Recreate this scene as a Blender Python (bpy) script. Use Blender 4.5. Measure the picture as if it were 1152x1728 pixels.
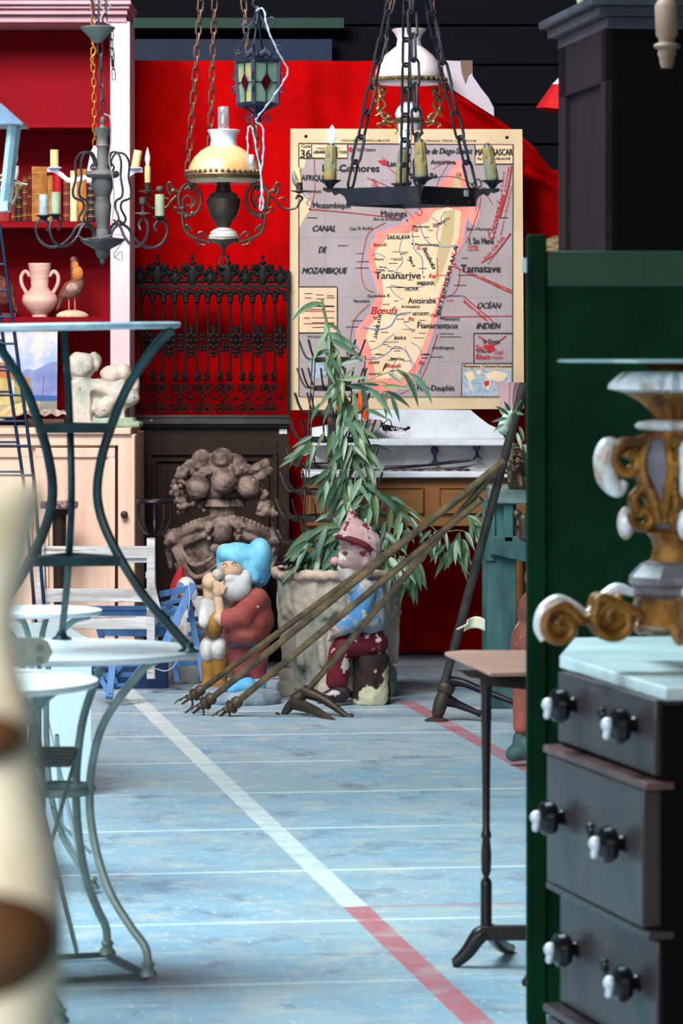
import bpy, bmesh, math, random
from math import sin, cos, pi, radians
from mathutils import Vector, Matrix, noise

random.seed(7)
for o in list(bpy.data.objects):
    bpy.data.objects.remove(o)
SC = bpy.context.scene
COL = SC.collection

# ---------------------------------------------------------------- camera
F = 6400.0      # focal length in pixels of the 1152x1728 frame
EYE = 1.4       # camera height in metres
CX, HY = 576.0, 590.0
cam_d = bpy.data.cameras.new('camera')
cam = bpy.data.objects.new('camera', cam_d)
COL.objects.link(cam)
SC.camera = cam
cam.location = (0, 0, EYE)
cam.rotation_euler = (pi / 2, 0, 0)
cam_d.sensor_fit = 'VERTICAL'
cam_d.sensor_height = 36.0
cam_d.sensor_width = 24.0
cam_d.lens = 36.0 * F / 1728.0
cam_d.shift_y = -(864.0 - HY) / 1728.0
cam_d.clip_start = 0.3
cam_d.clip_end = 100
cam_d.dof.use_dof = True
cam_d.dof.focus_distance = 15.6
cam_d.dof.aperture_fstop = 11.0

# ---------------------------------------------------------------- colour management
SC.view_settings.view_transform = 'Standard'
SC.view_settings.look = 'None'
SC.view_settings.exposure = 0.0
SC.view_settings.gamma = 1.0
SC.view_settings.use_curve_mapping = False

# ---------------------------------------------------------------- world and lights
wd = bpy.data.worlds.new('world')
SC.world = wd
wd.use_nodes = True
wd.node_tree.nodes['Background'].inputs[0].default_value = (0.62, 0.85, 1.0, 1)
wd.node_tree.nodes['Background'].inputs[1].default_value = 0.07

def area(name, loc, target, size, energy, col):
    l = bpy.data.lights.new(name, 'AREA')
    l.shape = 'RECTANGLE'
    l.size, l.size_y = size
    l.energy = energy
    l.color = col
    o = bpy.data.objects.new(name, l)
    COL.objects.link(o)
    o.location = loc
    d = Vector(target) - Vector(loc)
    o.rotation_euler = d.to_track_quat('-Z', 'Y').to_euler()
    return o

# skylight strip over the hall, side gate at left, then two added fill lights
area('skylight', (-1.8, 9.0, 4.8), (-1.0, 9.3, 0), (2.8, 3.2), 545, (0.72, 0.95, 1.0))
area('side_gate', (-5.2, 3.4, 2.6), (0.4, 8.5, 0.9), (4.5, 3.4), 230, (0.80, 0.95, 1.0))
area('figure_fill', (-1.6, -0.9, 2.9), (-0.5, 3.0, 1.2), (2.2, 1.6), 240, (1.0, 0.98, 0.94))  # added fill behind the camera that brightens the near figure
rear = area('back_wall_fill', (-1.7, 12.4, 4.6), (-0.3, 17.0, 1.35), (2.4, 1.5), 190, (1.0, 0.95, 0.93))  # added overhead fill that brightens the back wall
rear.data.spread = radians(105)

# ---------------------------------------------------------------- helpers
def W(px, py, Z):
    return Vector(((px - CX) * Z / F, Z, EYE - (py - HY) * Z / F))

def lin(c):
    out = []
    for v in c:
        v = v / 255.0
        out.append(v / 12.92 if v <= 0.04045 else ((v + 0.055) / 1.055) ** 2.4)
    return (out[0], out[1], out[2], 1.0)

MATS = {}
def M(name, col=None, rough=0.6, metal=0.0, col2=None, scale=6.0, lo=0.4, hi=0.6, stretch=(1, 1, 1), bump=0.0, bscale=None,
      chip=None, chip_scale=14.0, chip_t=0.6, spec=0.3, trans=0.0, emit=None, estr=0.0, coat=0.0, detail=6.0, sub=0.0):
    if name in MATS:
        return MATS[name]
    m = bpy.data.materials.new(name)
    m.use_nodes = True
    nt = m.node_tree
    N, Lk = nt.nodes, nt.links
    b = N['Principled BSDF']
    b.inputs['Roughness'].default_value = rough
    b.inputs['Metallic'].default_value = metal
    b.inputs['Specular IOR Level'].default_value = spec
    b.inputs['Base Color'].default_value = lin(col)
    if trans:
        b.inputs['Transmission Weight'].default_value = trans
    if coat:
        b.inputs['Coat Weight'].default_value = coat
        b.inputs['Coat Roughness'].default_value = 0.15
    if sub:
        b.inputs['Subsurface Weight'].default_value = sub
        b.inputs['Subsurface Scale'].default_value = 0.02
    if emit:
        b.inputs['Emission Color'].default_value = lin(emit)
        b.inputs['Emission Strength'].default_value = estr
    if col2 or chip or bump:
        tc = N.new('ShaderNodeTexCoord')
        mp = N.new('ShaderNodeMapping')
        mp.inputs['Scale'].default_value = stretch
        Lk.new(tc.outputs['Object'], mp.inputs['Vector'])
    cur = None
    def nz(sc, det=detail):
        n = N.new('ShaderNodeTexNoise')
        n.inputs['Scale'].default_value = sc
        n.inputs['Detail'].default_value = det
        n.inputs['Roughness'].default_value = 0.62
        Lk.new(mp.outputs['Vector'], n.inputs['Vector'])
        return n
    def ramp(src, a, c):
        r = N.new('ShaderNodeMapRange')
        r.inputs['From Min'].default_value = a
        r.inputs['From Max'].default_value = c
        Lk.new(src, r.inputs['Value'])
        return r.outputs['Result']
    def mix(fac, a, c):
        x = N.new('ShaderNodeMix')
        x.data_type = 'RGBA'
        Lk.new(fac, x.inputs['Factor'])
        for sock, v in ((x.inputs[6], a), (x.inputs[7], c)):
            if isinstance(v, tuple):
                sock.default_value = v
            else:
                Lk.new(v, sock)
        return x.outputs[2]
    cur = lin(col)
    if col2:
        n = nz(scale)
        cur = mix(ramp(n.outputs[0], lo, hi), cur, lin(col2))
    if chip:
        n2 = nz(chip_scale, 3.0)
        cur = mix(ramp(n2.outputs[0], chip_t, chip_t + 0.03), cur, lin(chip))
    if not isinstance(cur, tuple):
        Lk.new(cur, b.inputs['Base Color'])
    if bump:
        n3 = nz(bscale or scale * 3)
        bp = N.new('ShaderNodeBump')
        bp.inputs['Strength'].default_value = bump
        bp.inputs['Distance'].default_value = 0.01
        Lk.new(n3.outputs[0], bp.inputs['Height'])
        Lk.new(bp.outputs['Normal'], b.inputs['Normal'])
    MATS[name] = m
    return m

def spline(pts, n=6, closed=False):
    """Catmull-Rom through the points"""
    P = [Vector(p) for p in pts]
    m = len(P)
    if m < 3:
        return P
    out = []
    rng = range(m if closed else m - 1)
    for i in rng:
        p1, p2 = P[i], P[(i + 1) % m]
        p0 = P[i - 1] if (i > 0 or closed) else p1 * 2 - p2
        p3 = P[(i + 2) % m] if (i + 2 < m or closed) else p2 * 2 - p1
        for k in range(n):
            t = k / n
            out.append(0.5 * ((2 * p1) + (p2 - p0) * t + (2 * p0 - 5 * p1 + 4 * p2 - p3) * t * t + (3 * p1 - p0 - 3 * p2 + p3) * t ** 3))
    if not closed:
        out.append(P[-1])
    return out

class MB:
    def __init__(self):
        self.v, self.f = [], []
    def add(self, vs, fs):
        b = len(self.v)
        self.v += [tuple(x) for x in vs]
        self.f += [tuple(i + b for i in f) for f in fs]
        return self
    def box(self, a, b, rot=None, piv=None):
        x0, y0, z0 = a
        x1, y1, z1 = b
        vs = [Vector(p) for p in ((x0, y0, z0), (x1, y0, z0), (x1, y1, z0), (x0, y1, z0), (x0, y0, z1), (x1, y0, z1), (x1, y1, z1), (x0, y1, z1))]
        if rot is not None:
            c = Vector(piv) if piv is not None else (Vector(a) + Vector(b)) / 2
            vs = [c + rot @ (p - c) for p in vs]
        return self.add(vs, [(0, 3, 2, 1), (4, 5, 6, 7), (0, 1, 5, 4), (1, 2, 6, 5), (2, 3, 7, 6), (3, 0, 4, 7)])
    def bar(self, p, q, w, t, up=(0, 0, 1)):
        """rectangular bar from p to q, width w across, thickness t along up"""
        p, q = Vector(p), Vector(q)
        d = (q - p).normalized()
        u = Vector(up)
        s = d.cross(u)
        if s.length < 1e-4:
            s = d.cross(Vector((0, 1, 0)))
        s.normalize()
        u = s.cross(d).normalized()
        s, u = s * w / 2, u * t / 2
        vs = [p - s - u, p + s - u, p + s + u, p - s + u, q - s - u, q + s - u, q + s + u, q - s + u]
        return self.add(vs, [(0, 1, 2, 3), (4, 7, 6, 5), (0, 4, 5, 1), (1, 5, 6, 2), (2, 6, 7, 3), (3, 7, 4, 0)])
    def tube(self, pts, r, seg=8, closed=False, flat=None):
        P = [Vector(p) for p in pts]
        n = len(P)
        R = r if isinstance(r, (list, tuple)) else [r] * n
        if len(R) != n:
            R = [R[min(len(R) - 1, int(i * (len(R) - 1) / (n - 1)))] + (R[min(len(R) - 1, int(i * (len(R) - 1) / (n - 1)) + 1)] - R[min(len(R) - 1, int(i * (len(R) - 1) / (n - 1)))]) * ((i * (len(R) - 1) / (n - 1)) % 1) for i in range(n)]
        vs = []
        up = None
        for i in range(n):
            a = P[i - 1] if (i > 0 or closed) else P[i]
            c = P[(i + 1) % n] if (i < n - 1 or closed) else P[i]
            t = (c - a)
            if t.length < 1e-9:
                t = Vector((0, 0, 1))
            t.normalize()
            if up is None:
                up = Vector((0, 0, 1)) if abs(t.z) < 0.9 else Vector((0, 1, 0))
            s = t.cross(up)
            if s.length < 1e-4:
                s = t.cross(Vector((1, 0, 0)))
            s.normalize()
            up = s.cross(t).normalized()
            for k in range(seg):
                an = 2 * pi * k / seg
                vs.append(P[i] + (s * cos(an) + up * sin(an) * (flat or 1)) * R[i])
        fs = []
        m = n if closed else n - 1
        for i in range(m):
            for k in range(seg):
                a, b = i * seg + k, i * seg + (k + 1) % seg
                c, d = ((i + 1) % n) * seg + (k + 1) % seg, ((i + 1) % n) * seg + k
                fs.append((a, b, c, d))
        if not closed:
            fs.append(tuple(reversed(range(seg))))
            fs.append(tuple(range((n - 1) * seg, n * seg)))
        return self.add(vs, fs)
    def lathe(self, prof, c=(0, 0, 0), seg=28, sx=1, sy=1, flute=0.0, nf=12, rot=None, a0=0.0):
        """prof: (radius, height) pairs, bottom to top or top to bottom"""
        c = Vector(c)
        vs, fs = [], []
        n = len(prof)
        for (r, z) in prof:
            for k in range(seg):
                an = 2 * pi * k / seg + a0
                rr = max(r, 1e-5) * (1 + flute * cos(nf * an))
                p = Vector((rr * cos(an) * sx, rr * sin(an) * sy, z))
                if rot is not None:
                    p = rot @ p
                vs.append(c + p)
        for i in range(n - 1):
            for k in range(seg):
                k2 = (k + 1) % seg
                fs.append((i * seg + k, i * seg + k2, (i + 1) * seg + k2, (i + 1) * seg + k))
        fs.append(tuple(reversed(range(seg))))
        fs.append(tuple(range((n - 1) * seg, n * seg)))
        return self.add(vs, fs)
    def ell(self, c, r, seg=16, rot=None):
        if not isinstance(r, (list, tuple, Vector)):
            r = (r, r, r)
        h = max(6, seg // 2)
        c = Vector(c)
        vs = []
        for i in range(1, h):
            th = pi * i / h
            for k in range(seg):
                an = 2 * pi * k / seg
                p = Vector((r[0] * sin(th) * cos(an), r[1] * sin(th) * sin(an), r[2] * cos(th)))
                if rot is not None:
                    p = rot @ p
                vs.append(c + p)
        top, bot = Vector((0, 0, r[2])), Vector((0, 0, -r[2]))
        if rot is not None:
            top, bot = rot @ top, rot @ bot
        vs += [c + top, c + bot]
        T, B = len(vs) - 2, len(vs) - 1
        fs = []
        for k in range(seg):
            k2 = (k + 1) % seg
            fs.append((T, k, k2))
            for i in range(h - 2):
                fs.append((i * seg + k, (i + 1) * seg + k, (i + 1) * seg + k2, i * seg + k2))
            fs.append((B, (h - 2) * seg + k2, (h - 2) * seg + k))
        return self.add(vs, fs)
    def cap(self, p, q, r0, r1, seg=12):
        """limb: tapered capsule between two joints"""
        p, q = Vector(p), Vector(q)
        self.ell(p, r0, seg)
        self.ell(q, r1, seg)
        return self.tube([p, q], [r0, r1], seg)
    def prism(self, pts, y0, y1):
        """outline in the x-z plane (list of (x, z)), thickness from y0 to y1"""
        n = len(pts)
        vs = [(p[0], y0, p[1]) for p in pts] + [(p[0], y1, p[1]) for p in pts]
        area2 = sum(pts[i][0] * pts[(i + 1) % n][1] - pts[(i + 1) % n][0] * pts[i][1] for i in range(n))
        f0, f1 = tuple(range(n)), tuple(reversed(range(n, 2 * n)))
        fs = [f0, f1] if area2 > 0 else [tuple(reversed(f0)), tuple(reversed(f1))]
        for i in range(n):
            j = (i + 1) % n
            q = (i, i + n, j + n, j)
            fs.append(q if area2 > 0 else tuple(reversed(q)))
        return self.add(vs, fs)
    def slab(self, pts, z0, z1):
        """outline in the x-y plane, thickness in z"""
        n = len(pts)
        vs = [(p[0], p[1], z0) for p in pts] + [(p[0], p[1], z1) for p in pts]
        fs = [tuple(reversed(range(n))), tuple(range(n, 2 * n))]
        for i in range(n):
            j = (i + 1) % n
            fs.append((i, j, j + n, i + n))
        return self.add(vs, fs)
    def link(self, c, d, side, L, w, r, seg=6):
        """one oval chain link centred at c, long axis d, wide axis side"""
        c, d, s = Vector(c), Vector(d).normalized(), Vector(side).normalized()
        pts = []
        a, h = w / 2, L / 2 - w / 2
        for k in range(7):
            t = pi * k / 6
            pts.append(c + d * (h + a * sin(t)) + s * (a * cos(t)))
        for k in range(7):
            t = pi + pi * k / 6
            pts.append(c + d * (-h + a * sin(t)) + s * (a * cos(t)))
        return self.tube(pts, r, seg, closed=True)
    def chain(self, p, q, L, w, r, tilt=0.4):
        p, q = Vector(p), Vector(q)
        d = q - p
        n = max(1, int(round(d.length / (L - 2.4 * r))))
        dn = d.normalized()
        a = dn.cross(Vector((0, 1, 0)))
        if a.length < 1e-3:
            a = Vector((1, 0, 0))
        a.normalize()
        b = dn.cross(a)
        for i in range(n):
            c = p + d * ((i + 0.5) / n)
            ang = tilt + (pi / 2 if i % 2 else 0)
            self.link(c, dn, a * cos(ang) + b * sin(ang), d.length / n + 2.4 * r, w, r)
        return self
    def grid(self, nx, ny, fn):
        vs = [fn(i / nx, j / ny) for j in range(ny + 1) for i in range(nx + 1)]
        fs = [(j * (nx + 1) + i, j * (nx + 1) + i + 1, (j + 1) * (nx + 1) + i + 1, (j + 1) * (nx + 1) + i) for j in range(ny) for i in range(nx)]
        return self.add(vs, fs)
    def build(self, name, mat, parent=None, smooth=None, bevel=0.0, solid=0.0, **props):
        me = bpy.data.meshes.new(name)
        me.from_pydata(self.v, [], self.f)
        me.materials.append(mat)
        if smooth is None or smooth:
            lim = radians(42 if smooth is None else 80)
            bm = bmesh.new()
            bm.from_mesh(me)
            for f in bm.faces:
                f.smooth = True
            for e in bm.edges:
                if len(e.link_faces) == 2 and e.calc_face_angle(0) > lim:
                    e.smooth = False
            bm.to_mesh(me)
            bm.free()
        o = bpy.data.objects.new(name, me)
        COL.objects.link(o)
        if parent is not None:
            o.parent = parent
        if solid:
            s = o.modifiers.new('thickness', 'SOLIDIFY')
            s.thickness = solid
            s.offset = 0
        if bevel:
            b = o.modifiers.new('edge', 'BEVEL')
            b.width = bevel
            b.segments = 2
            b.limit_method = 'ANGLE'
            b.angle_limit = radians(40)
        for k, v in props.items():
            o[k] = v
        return o

def blob(mb, name, mat, parent, voxel=0.008, smooth=3, disp=0.0, dscale=20.0, **props):
    """fuse the pieces of mb into ONE continuous surface"""
    me = bpy.data.meshes.new(name)
    me.from_pydata(mb.v, [], mb.f)
    tmp = bpy.data.objects.new('tmp', me)
    COL.objects.link(tmp)
    r = tmp.modifiers.new('r', 'REMESH')
    r.mode = 'VOXEL'
    r.voxel_size = voxel
    r.use_smooth_shade = True
    if smooth:
        s = tmp.modifiers.new('s', 'SMOOTH')
        s.iterations = smooth
        s.factor = 0.6
    dg = bpy.context.evaluated_depsgraph_get()
    m2 = bpy.data.meshes.new_from_object(tmp.evaluated_get(dg))
    bpy.data.objects.remove(tmp)
    m2.name = name
    if disp:
        m2.update()
        ns = [v.normal.copy() for v in m2.vertices]
        for v, nn in zip(m2.vertices, ns):
            v.co += nn * disp * noise.noise(v.co * dscale)
    m2.materials.clear()
    m2.materials.append(mat)
    for p in m2.polygons:
        p.use_smooth = True
    o = bpy.data.objects.new(name, m2)
    COL.objects.link(o)
    if parent is not None:
        o.parent = parent
    for k, v in props.items():
        o[k] = v
    return o

class T:
    """a thing: an Empty at its base; L() turns a measured point and a depth into local metres"""
    def __init__(self, name, label, cat, px, py, Z, group=None):
        self.Z = Z
        self.o = bpy.data.objects.new(name, None)
        COL.objects.link(self.o)
        self.o.empty_display_size = 0.1
        self.org = W(px, py, Z) if py is not None else Vector(((px - CX) * Z / F, Z, 0))
        self.o.location = self.org
        self.o['label'] = label
        self.o['category'] = cat
        if group:
            self.o['group'] = group
    def L(self, px, py, dy=0.0):
        return W(px, py, self.Z + dy) - self.org
    def LL(self, pts, dy=0.0):
        return [self.L(p[0], p[1], (p[2] if len(p) > 2 else 0) + dy) for p in pts]
    def s(self, n, dy=0.0):
        return n * (self.Z + dy) / F
    def prof(self, rows, cy=None):
        """rows of (y pixel, radius pixel) -> lathe profile in local metres"""
        return [(self.s(r), self.L(CX, y).z) for (y, r) in rows]

def tag(o, label, cat, group=None):
    o['label'] = label
    o['category'] = cat
    if group:
        o['group'] = group
    return o

def struct(o):
    o['kind'] = 'structure'
    return o

TXT = {}
def text_shape(s, shear=0.0, font_off=0.0):
    key = (s, shear, font_off)
    if key in TXT:
        return TXT[key]
    c = bpy.data.curves.new('t', 'FONT')
    c.body = s
    c.shear = shear
    c.offset = font_off
    c.resolution_u = 3
    ob = bpy.data.objects.new('t', c)
    COL.objects.link(ob)
    bpy.context.view_layer.update()
    dg = bpy.context.evaluated_depsgraph_get()
    me = bpy.data.meshes.new_from_object(ob.evaluated_get(dg))
    vs = [v.co.copy() for v in me.vertices]
    fs = [tuple(p.vertices) for p in me.polygons]
    bpy.data.objects.remove(ob)
    bpy.data.meshes.remove(me)
    bpy.data.curves.remove(c)
    TXT[key] = (vs, fs)
    return vs, fs

def put_text(mb, s, p, q, h, shear=0.0, bold=0.006, capn=0.70):
    """write s so that it runs from p to q (points in the x-z plane), capitals h tall; y taken from p"""
    vs, fs = text_shape(s, shear, 0.0)
    if not vs:
        return
    x0, x1 = min(v.x for v in vs), max(v.x for v in vs)
    p, q = Vector(p), Vector(q)
    d = q - p
    sx = d.length / (x1 - x0)
    sz = h / capn
    u = d.normalized()
    n = Vector((-u.z, 0, u.x))
    for e in (-bold, bold):
        mb.add([p + u * ((v.x - x0) * sx + e * sz) + n * ((v.y + e * .4) * sz) + Vector((0, e * .002, 0)) for v in vs], fs)

# ================================================================ THE SETTING
def floor_mat():
    m = bpy.data.materials.new('painted_plank_floor')
    m.use_nodes = True
    N, Lk = m.node_tree.nodes, m.node_tree.links
    b = N['Principled BSDF']
    tc = N.new('ShaderNodeTexCoord')
    mp = N.new('ShaderNodeMapping')
    mp.inputs['Rotation'].default_value = (0, 0, radians(-8.6))
    Lk.new(tc.outputs['Object'], mp.inputs['Vector'])
    sep = N.new('ShaderNodeSeparateXYZ')
    Lk.new(mp.outputs['Vector'], sep.inputs[0])
    def math_(op, a, b_=None, c=None):
        n = N.new('ShaderNodeMath')
        n.operation = op
        for i, v in enumerate((a, b_, c)):
            if v is None:
                continue
            if isinstance(v, (int, float)):
                n.inputs[i].default_value = v
            else:
                Lk.new(v, n.inputs[i])
        return n.outputs[0]
    def noise_(sc, st=(1, 1, 1), det=6):
        mm = N.new('ShaderNodeMapping')
        mm.inputs['Scale'].default_value = st
        Lk.new(mp.outputs['Vector'], mm.inputs['Vector'])
        n = N.new('ShaderNodeTexNoise')
        n.inputs['Scale'].default_value = sc
        n.inputs['Detail'].default_value = det
        n.inputs['Roughness'].default_value = 0.65
        Lk.new(mm.outputs['Vector'], n.inputs['Vector'])
        return n.outputs[0]
    def rng(src, a, c, lo=0.0, hi=1.0):
        r = N.new('ShaderNodeMapRange')
        r.inputs['From Min'].default_value = a
        r.inputs['From Max'].default_value = c
        r.inputs['To Min'].default_value = lo
        r.inputs['To Max'].default_value = hi
        Lk.new(src, r.inputs['Value'])
        return r.outputs[0]
    def mixc(f, a, c):
        x = N.new('ShaderNodeMix')
        x.data_type = 'RGBA'
        if isinstance(f, float):
            x.inputs['Factor'].default_value = f
        else:
            Lk.new(f, x.inputs['Factor'])
        for sk, v in ((x.inputs[6], a), (x.inputs[7], c)):
            if isinstance(v, tuple):
                sk.default_value = v
            else:
                Lk.new(v, sk)
        return x.outputs[2]
    # worn paint: grey blue with paler and browner patches
    c = mixc(rng(noise_(1.6), 0.4, 0.62), lin((142, 176, 198)), lin((164, 182, 192)))
    c = mixc(rng(noise_(7.0, (1, 1, 1), 9), 0.5, 0.66), c, lin((190, 192, 190)))
    c = mixc(rng(noise_(4.1, (1.4, 1, 1), 9), 0.54, 0.70), c, lin((118, 132, 156)))
    c = mixc(rng(noise_(34.0, (1.6, 0.6, 1), 4), 0.58, 0.66), c, lin((204, 206, 202)))
    # board joints: one every 0.9 m and a fine one every 0.3 m
    def stripe(coord, pitch, off, half):
        t = math_('FRACT', math_('DIVIDE', math_('ADD', coord, off), pitch))
        d = math_('ABSOLUTE', math_('SUBTRACT', t, 0.5))
        return math_('LESS_THAN', math_('MULTIPLY', d, pitch), half)
    X, Y = sep.outputs['X'], sep.outputs['Y']
    wear = rng(noise_(2.0, (0.6, 3, 1)), 0.38, 0.5)
    c = mixc(math_('MULTIPLY', stripe(Y, 0.895, 0.20, 0.012), math_('MULTIPLY', wear, 0.85)), c, lin((232, 240, 240)))
    c = mixc(math_('MULTIPLY', stripe(Y, 0.298, 0.10, 0.004), math_('MULTIPLY', wear, 0.35)), c, lin((90, 96, 112)))
    FL['X'], FL['Y'] = X, Y
    # court lines
    def band(lo, hi, coord):
        return math_('MULTIPLY', math_('GREATER_THAN', coord, lo), math_('LESS_THAN', coord, hi))
    worn = rng(noise_(9.0, (1, 1, 1)), 0.33, 0.52, 0.45, 1.0)
    a = radians(8.6)
    def rx(x, y):
        return x * cos(a) + y * sin(a)
    def ry(x, y):
        return -x * sin(a) + y * cos(a)
    lx = rx(0.036, 9.53)
    ysw = ry(0.036, 9.53)
    line = band(lx - 0.033, lx + 0.033, X)
    far = math_('GREATER_THAN', Y, ysw)
    c = mixc(math_('MULTIPLY', math_('MULTIPLY', line, far), math_('MULTIPLY', worn, 0.9)), c, lin((226, 228, 224)))
    near = math_('LESS_THAN', Y, ysw)
    c = mixc(math_('MULTIPLY', math_('MULTIPLY', line, near), math_('MULTIPLY', worn, 0.85)), c, lin((196, 96, 104)))
    l2 = rx(0.43, 13.95)
    c = mixc(math_('MULTIPLY', math_('MULTIPLY', band(l2 - 0.033, l2 + 0.033, X), math_('MULTIPLY', math_('GREATER_THAN', Y, ry(0.56, 12.6)), math_('LESS_THAN', Y, ry(0.27, 15.1)))), math_('MULTIPLY', worn, 0.8)), c, lin((190, 92, 96)))
    c = mixc(math_('MULTIPLY', math_('MULTIPLY', band(ysw - 0.012, ysw + 0.012, Y), math_('GREATER_THAN', X, lx)), 0.6), c, lin((205, 110, 115)))
    Lk.new(c, b.inputs['Base Color'])
    Lk.new(rng(noise_(6.0), 0.3, 0.7, 0.30, 0.55), b.inputs['Roughness'])
    bp = N.new('ShaderNodeBump')
    bp.inputs['Strength'].default_value = 0.25
    bp.inputs['Distance'].default_value = 0.004
    Lk.new(noise_(22.0, (0.3, 1.5, 1)), bp.inputs['Height'])
    Lk.new(bp.outputs['Normal'], b.inputs['Normal'])
    return m
FL = {}
struct(MB().box((-6, -3, -0.05), (6, 20.1, 0)).build('floor', floor_mat(), smooth=False))

dark_board = M('dark_wall_boards', (13, 16, 26), 0.7, spec=.1, col2=(7, 9, 15), scale=1.5, stretch=(0.3, 1, 3), bump=0.2)
wb = MB()
z = 0.0
while z < 5.4:
    wb.box((-6, 19.6 - 0.012 * (int(z * 10) % 2), z + 0.008), (6, 19.72, z + 0.20))
    z += 0.205
wb.box((-6, 19.68, 0), (6, 19.8, 5.4))
struct(wb.build('wall_back', dark_board, smooth=False))
struct(MB().box((-6.15, -3, 0), (-6, 19.8, 5.4)).build('wall_left', M('pale_wall', (120, 126, 130), 0.8, col2=(90, 96, 102), scale=0.8), smooth=False))
struct(MB().box((6, -3, 0), (6.15, 19.8, 5.4)).build('wall_right', M('side_wall', (40, 44, 50), 0.8), smooth=False))
# blue and green painted wall panel high on the back wall
gp = MB().box(W(60, 66, 19.4), W(560, 110, 19.5))
struct(gp.build('trim_1', M('blue_wall_panel', (16, 42, 78), 0.6, col2=(10, 26, 50), scale=3), smooth=False))
gp = MB().box(W(60, 30, 19.35), W(580, 50, 19.45))
struct(gp.build('trim_2', M('green_wall_rail', (28, 70, 58), 0.6), smooth=False))
# roof beams the lamps hang from, just above the picture
for k, (yy, zz) in enumerate(((11.0, 2.62), (12.0, 2.72), (12.6, 2.80), (13.1, 2.84), (14.0, 2.94), (14.6, 3.0))):
    struct(MB().box((-2.2, yy - 0.03, zz), (2.2, yy + 0.03, zz + 0.08)).build('trim_%d' % (k + 3), M('beam_steel', (40, 42, 46), 0.5, 0.3), smooth=False))

# ---------------------------------------------------------------- red backdrop cloth
red_cloth = M('red_cloth', (170, 1, 3), 0.9, col2=(146, 1, 2), scale=5, spec=0.05, bump=0.15, bscale=60)
def top_y(px):
    K = [(150, 102), (735, 103), (760, 150), (800, 178), (850, 208), (900, 250), (930, 285), (990, 300)]
    for (a, b) in zip(K, K[1:]):
        if px <= b[0]:
            return a[1] + (b[1] - a[1]) * (px - a[0]) / (b[0] - a[0])
    return 300
def cloth(u, v):
    px = 150 + 830 * u
    Z = 17.35
    zt = W(px, top_y(px), Z).z
    z = 0.012 + (zt - 0.012) * v
    x = (px - CX) * Z / F
    d = 0.016 * sin(px * 0.045 + 1.5 * sin(v * 3)) + 0.008 * sin(px * 0.11 + v * 5)
    py = HY - (z - EYE) * F / Z
    # diagonal drag folds where the cloth slumps at the right
    t = max(0.0, min(1.0, (px - 640) / 150.0)) * max(0.0, min(1.0, (420 - py) / 150.0))
    e = (px - 690) * 0.62 - (py - 100)
    d += t * (0.045 * sin(e * 0.085) + 0.02 * sin(e * 0.19 + 1))
    if px > 880:
        d += 0.035 * sin((py - (px - 880) * 0.4) * 0.05)
    return Vector((x, Z + d, z))
cb = MB().grid(190, 110, cloth)
tag(cb.build('backdrop_cloth', red_cloth, smooth=True, solid=0.004), 'large red cloth hung as a backdrop behind the wall map and the iron grille', 'cloth')
pp = T('torn_poster', 'torn white paper sheet sticking out above the slumped corner of the red cloth', 'paper', 760, 180, 17.553)
wp = M('torn_paper', (196, 186, 196), 0.9)
outl = [(690, 100), (778, 103), (797, 103), (797, 128), (812, 150), (824, 165), (833, 182), (834, 230), (690, 230)]
MB().prism([(p.x, p.z) for p in pp.LL(outl)], 0, 0.004).build('sheet', wp, pp.o, smooth=False)
MB().prism([(p.x, p.z) for p in pp.LL([(776, 102), (797, 102), (797, 122), (790, 127), (785, 142), (779, 125)])], -0.004, -0.001).build('brown_tear', M('brown_tear', (120, 96, 84), 0.9), pp.o, smooth=False)

pb_ = MB().box(W(196, 108, 17.56), W(742, 1110, 17.60))
pb_.v = [(x, y, max(z, 0.0)) for x, y, z in pb_.v]
struct(pb_.build('trim_9', M('partition_board', (60, 20, 22), 0.8), smooth=False))
# ---------------------------------------------------------------- the school map
mp_ = T('wall_map', 'large French school wall map of Madagascar on stiff board in front of the red cloth', 'map', 686, 692, 17.02)
L = mp_.L
def mxz(pts):
    return [(p.x, p.z) for p in mp_.LL(pts)]
def cr(pts, ox=480.0, oy=200.0, k=2.8098):
    return [(ox + a / k, oy + b / k) for a, b in pts]
def layer(i):
    return -0.0012 * i
MB().prism(mxz([(490, 217), (881, 218), (884, 690), (488, 692)]), 0, 0.012).build('board', M('map_paper_edge', (206, 182, 148), 0.8, col2=(186, 158, 126), scale=3, lo=0.45, hi=0.75), mp_.o, smooth=False)
MB().prism(mxz([(504, 242), (865, 244), (864, 670), (504, 669)]), layer(1), 0).build('sea', M('map_sea', (164, 150, 154), 0.8, col2=(154, 142, 140), scale=4), mp_.o, smooth=False)
land_out = [(820, 183), (862, 225), (858, 300), (880, 390), (922, 425), (926, 470), (905, 508), (885, 500), (868, 470), (856, 520), (852, 580), (815, 650), (800, 710), (770, 795), (740, 885), (715, 985), (690, 1065), (655, 1160), (620, 1228), (575, 1262),
            (520, 1300), (455, 1302), (400, 1262), (386, 1200), (370, 1120), (338, 1055), (336, 1000), (370, 960), (398, 930), (420, 872), (442, 828), (420, 760), (398, 700), (388, 640), (408, 590), (428, 560), (434, 530), (470, 530), (500, 512), (545, 505), (560, 480), (592, 490), (585, 465), (630, 440), (652, 425), (690, 400), (700, 350), (740, 300), (772, 262), (790, 225)]
land_in = [(770, 420), (838, 440), (826, 560), (790, 680), (745, 800), (712, 905), (688, 985), (655, 1085), (604, 1185), (560, 1228), (430, 1236), (424, 1170), (405, 1085), (385, 1035), (402, 985), (450, 935), (470, 840), (462, 760), (430, 690), (430, 625), (470, 585), (500, 545), (590, 545), (620, 510), (680, 490), (710, 440)]
pink = M('map_pink', (222, 124, 112), 0.8, col2=(228, 148, 132), scale=8)
cream = M('map_land', (226, 200, 168), 0.8, col2=(214, 190, 152), scale=7)
tan = M('map_highland', (190, 168, 126), 0.8)
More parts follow.
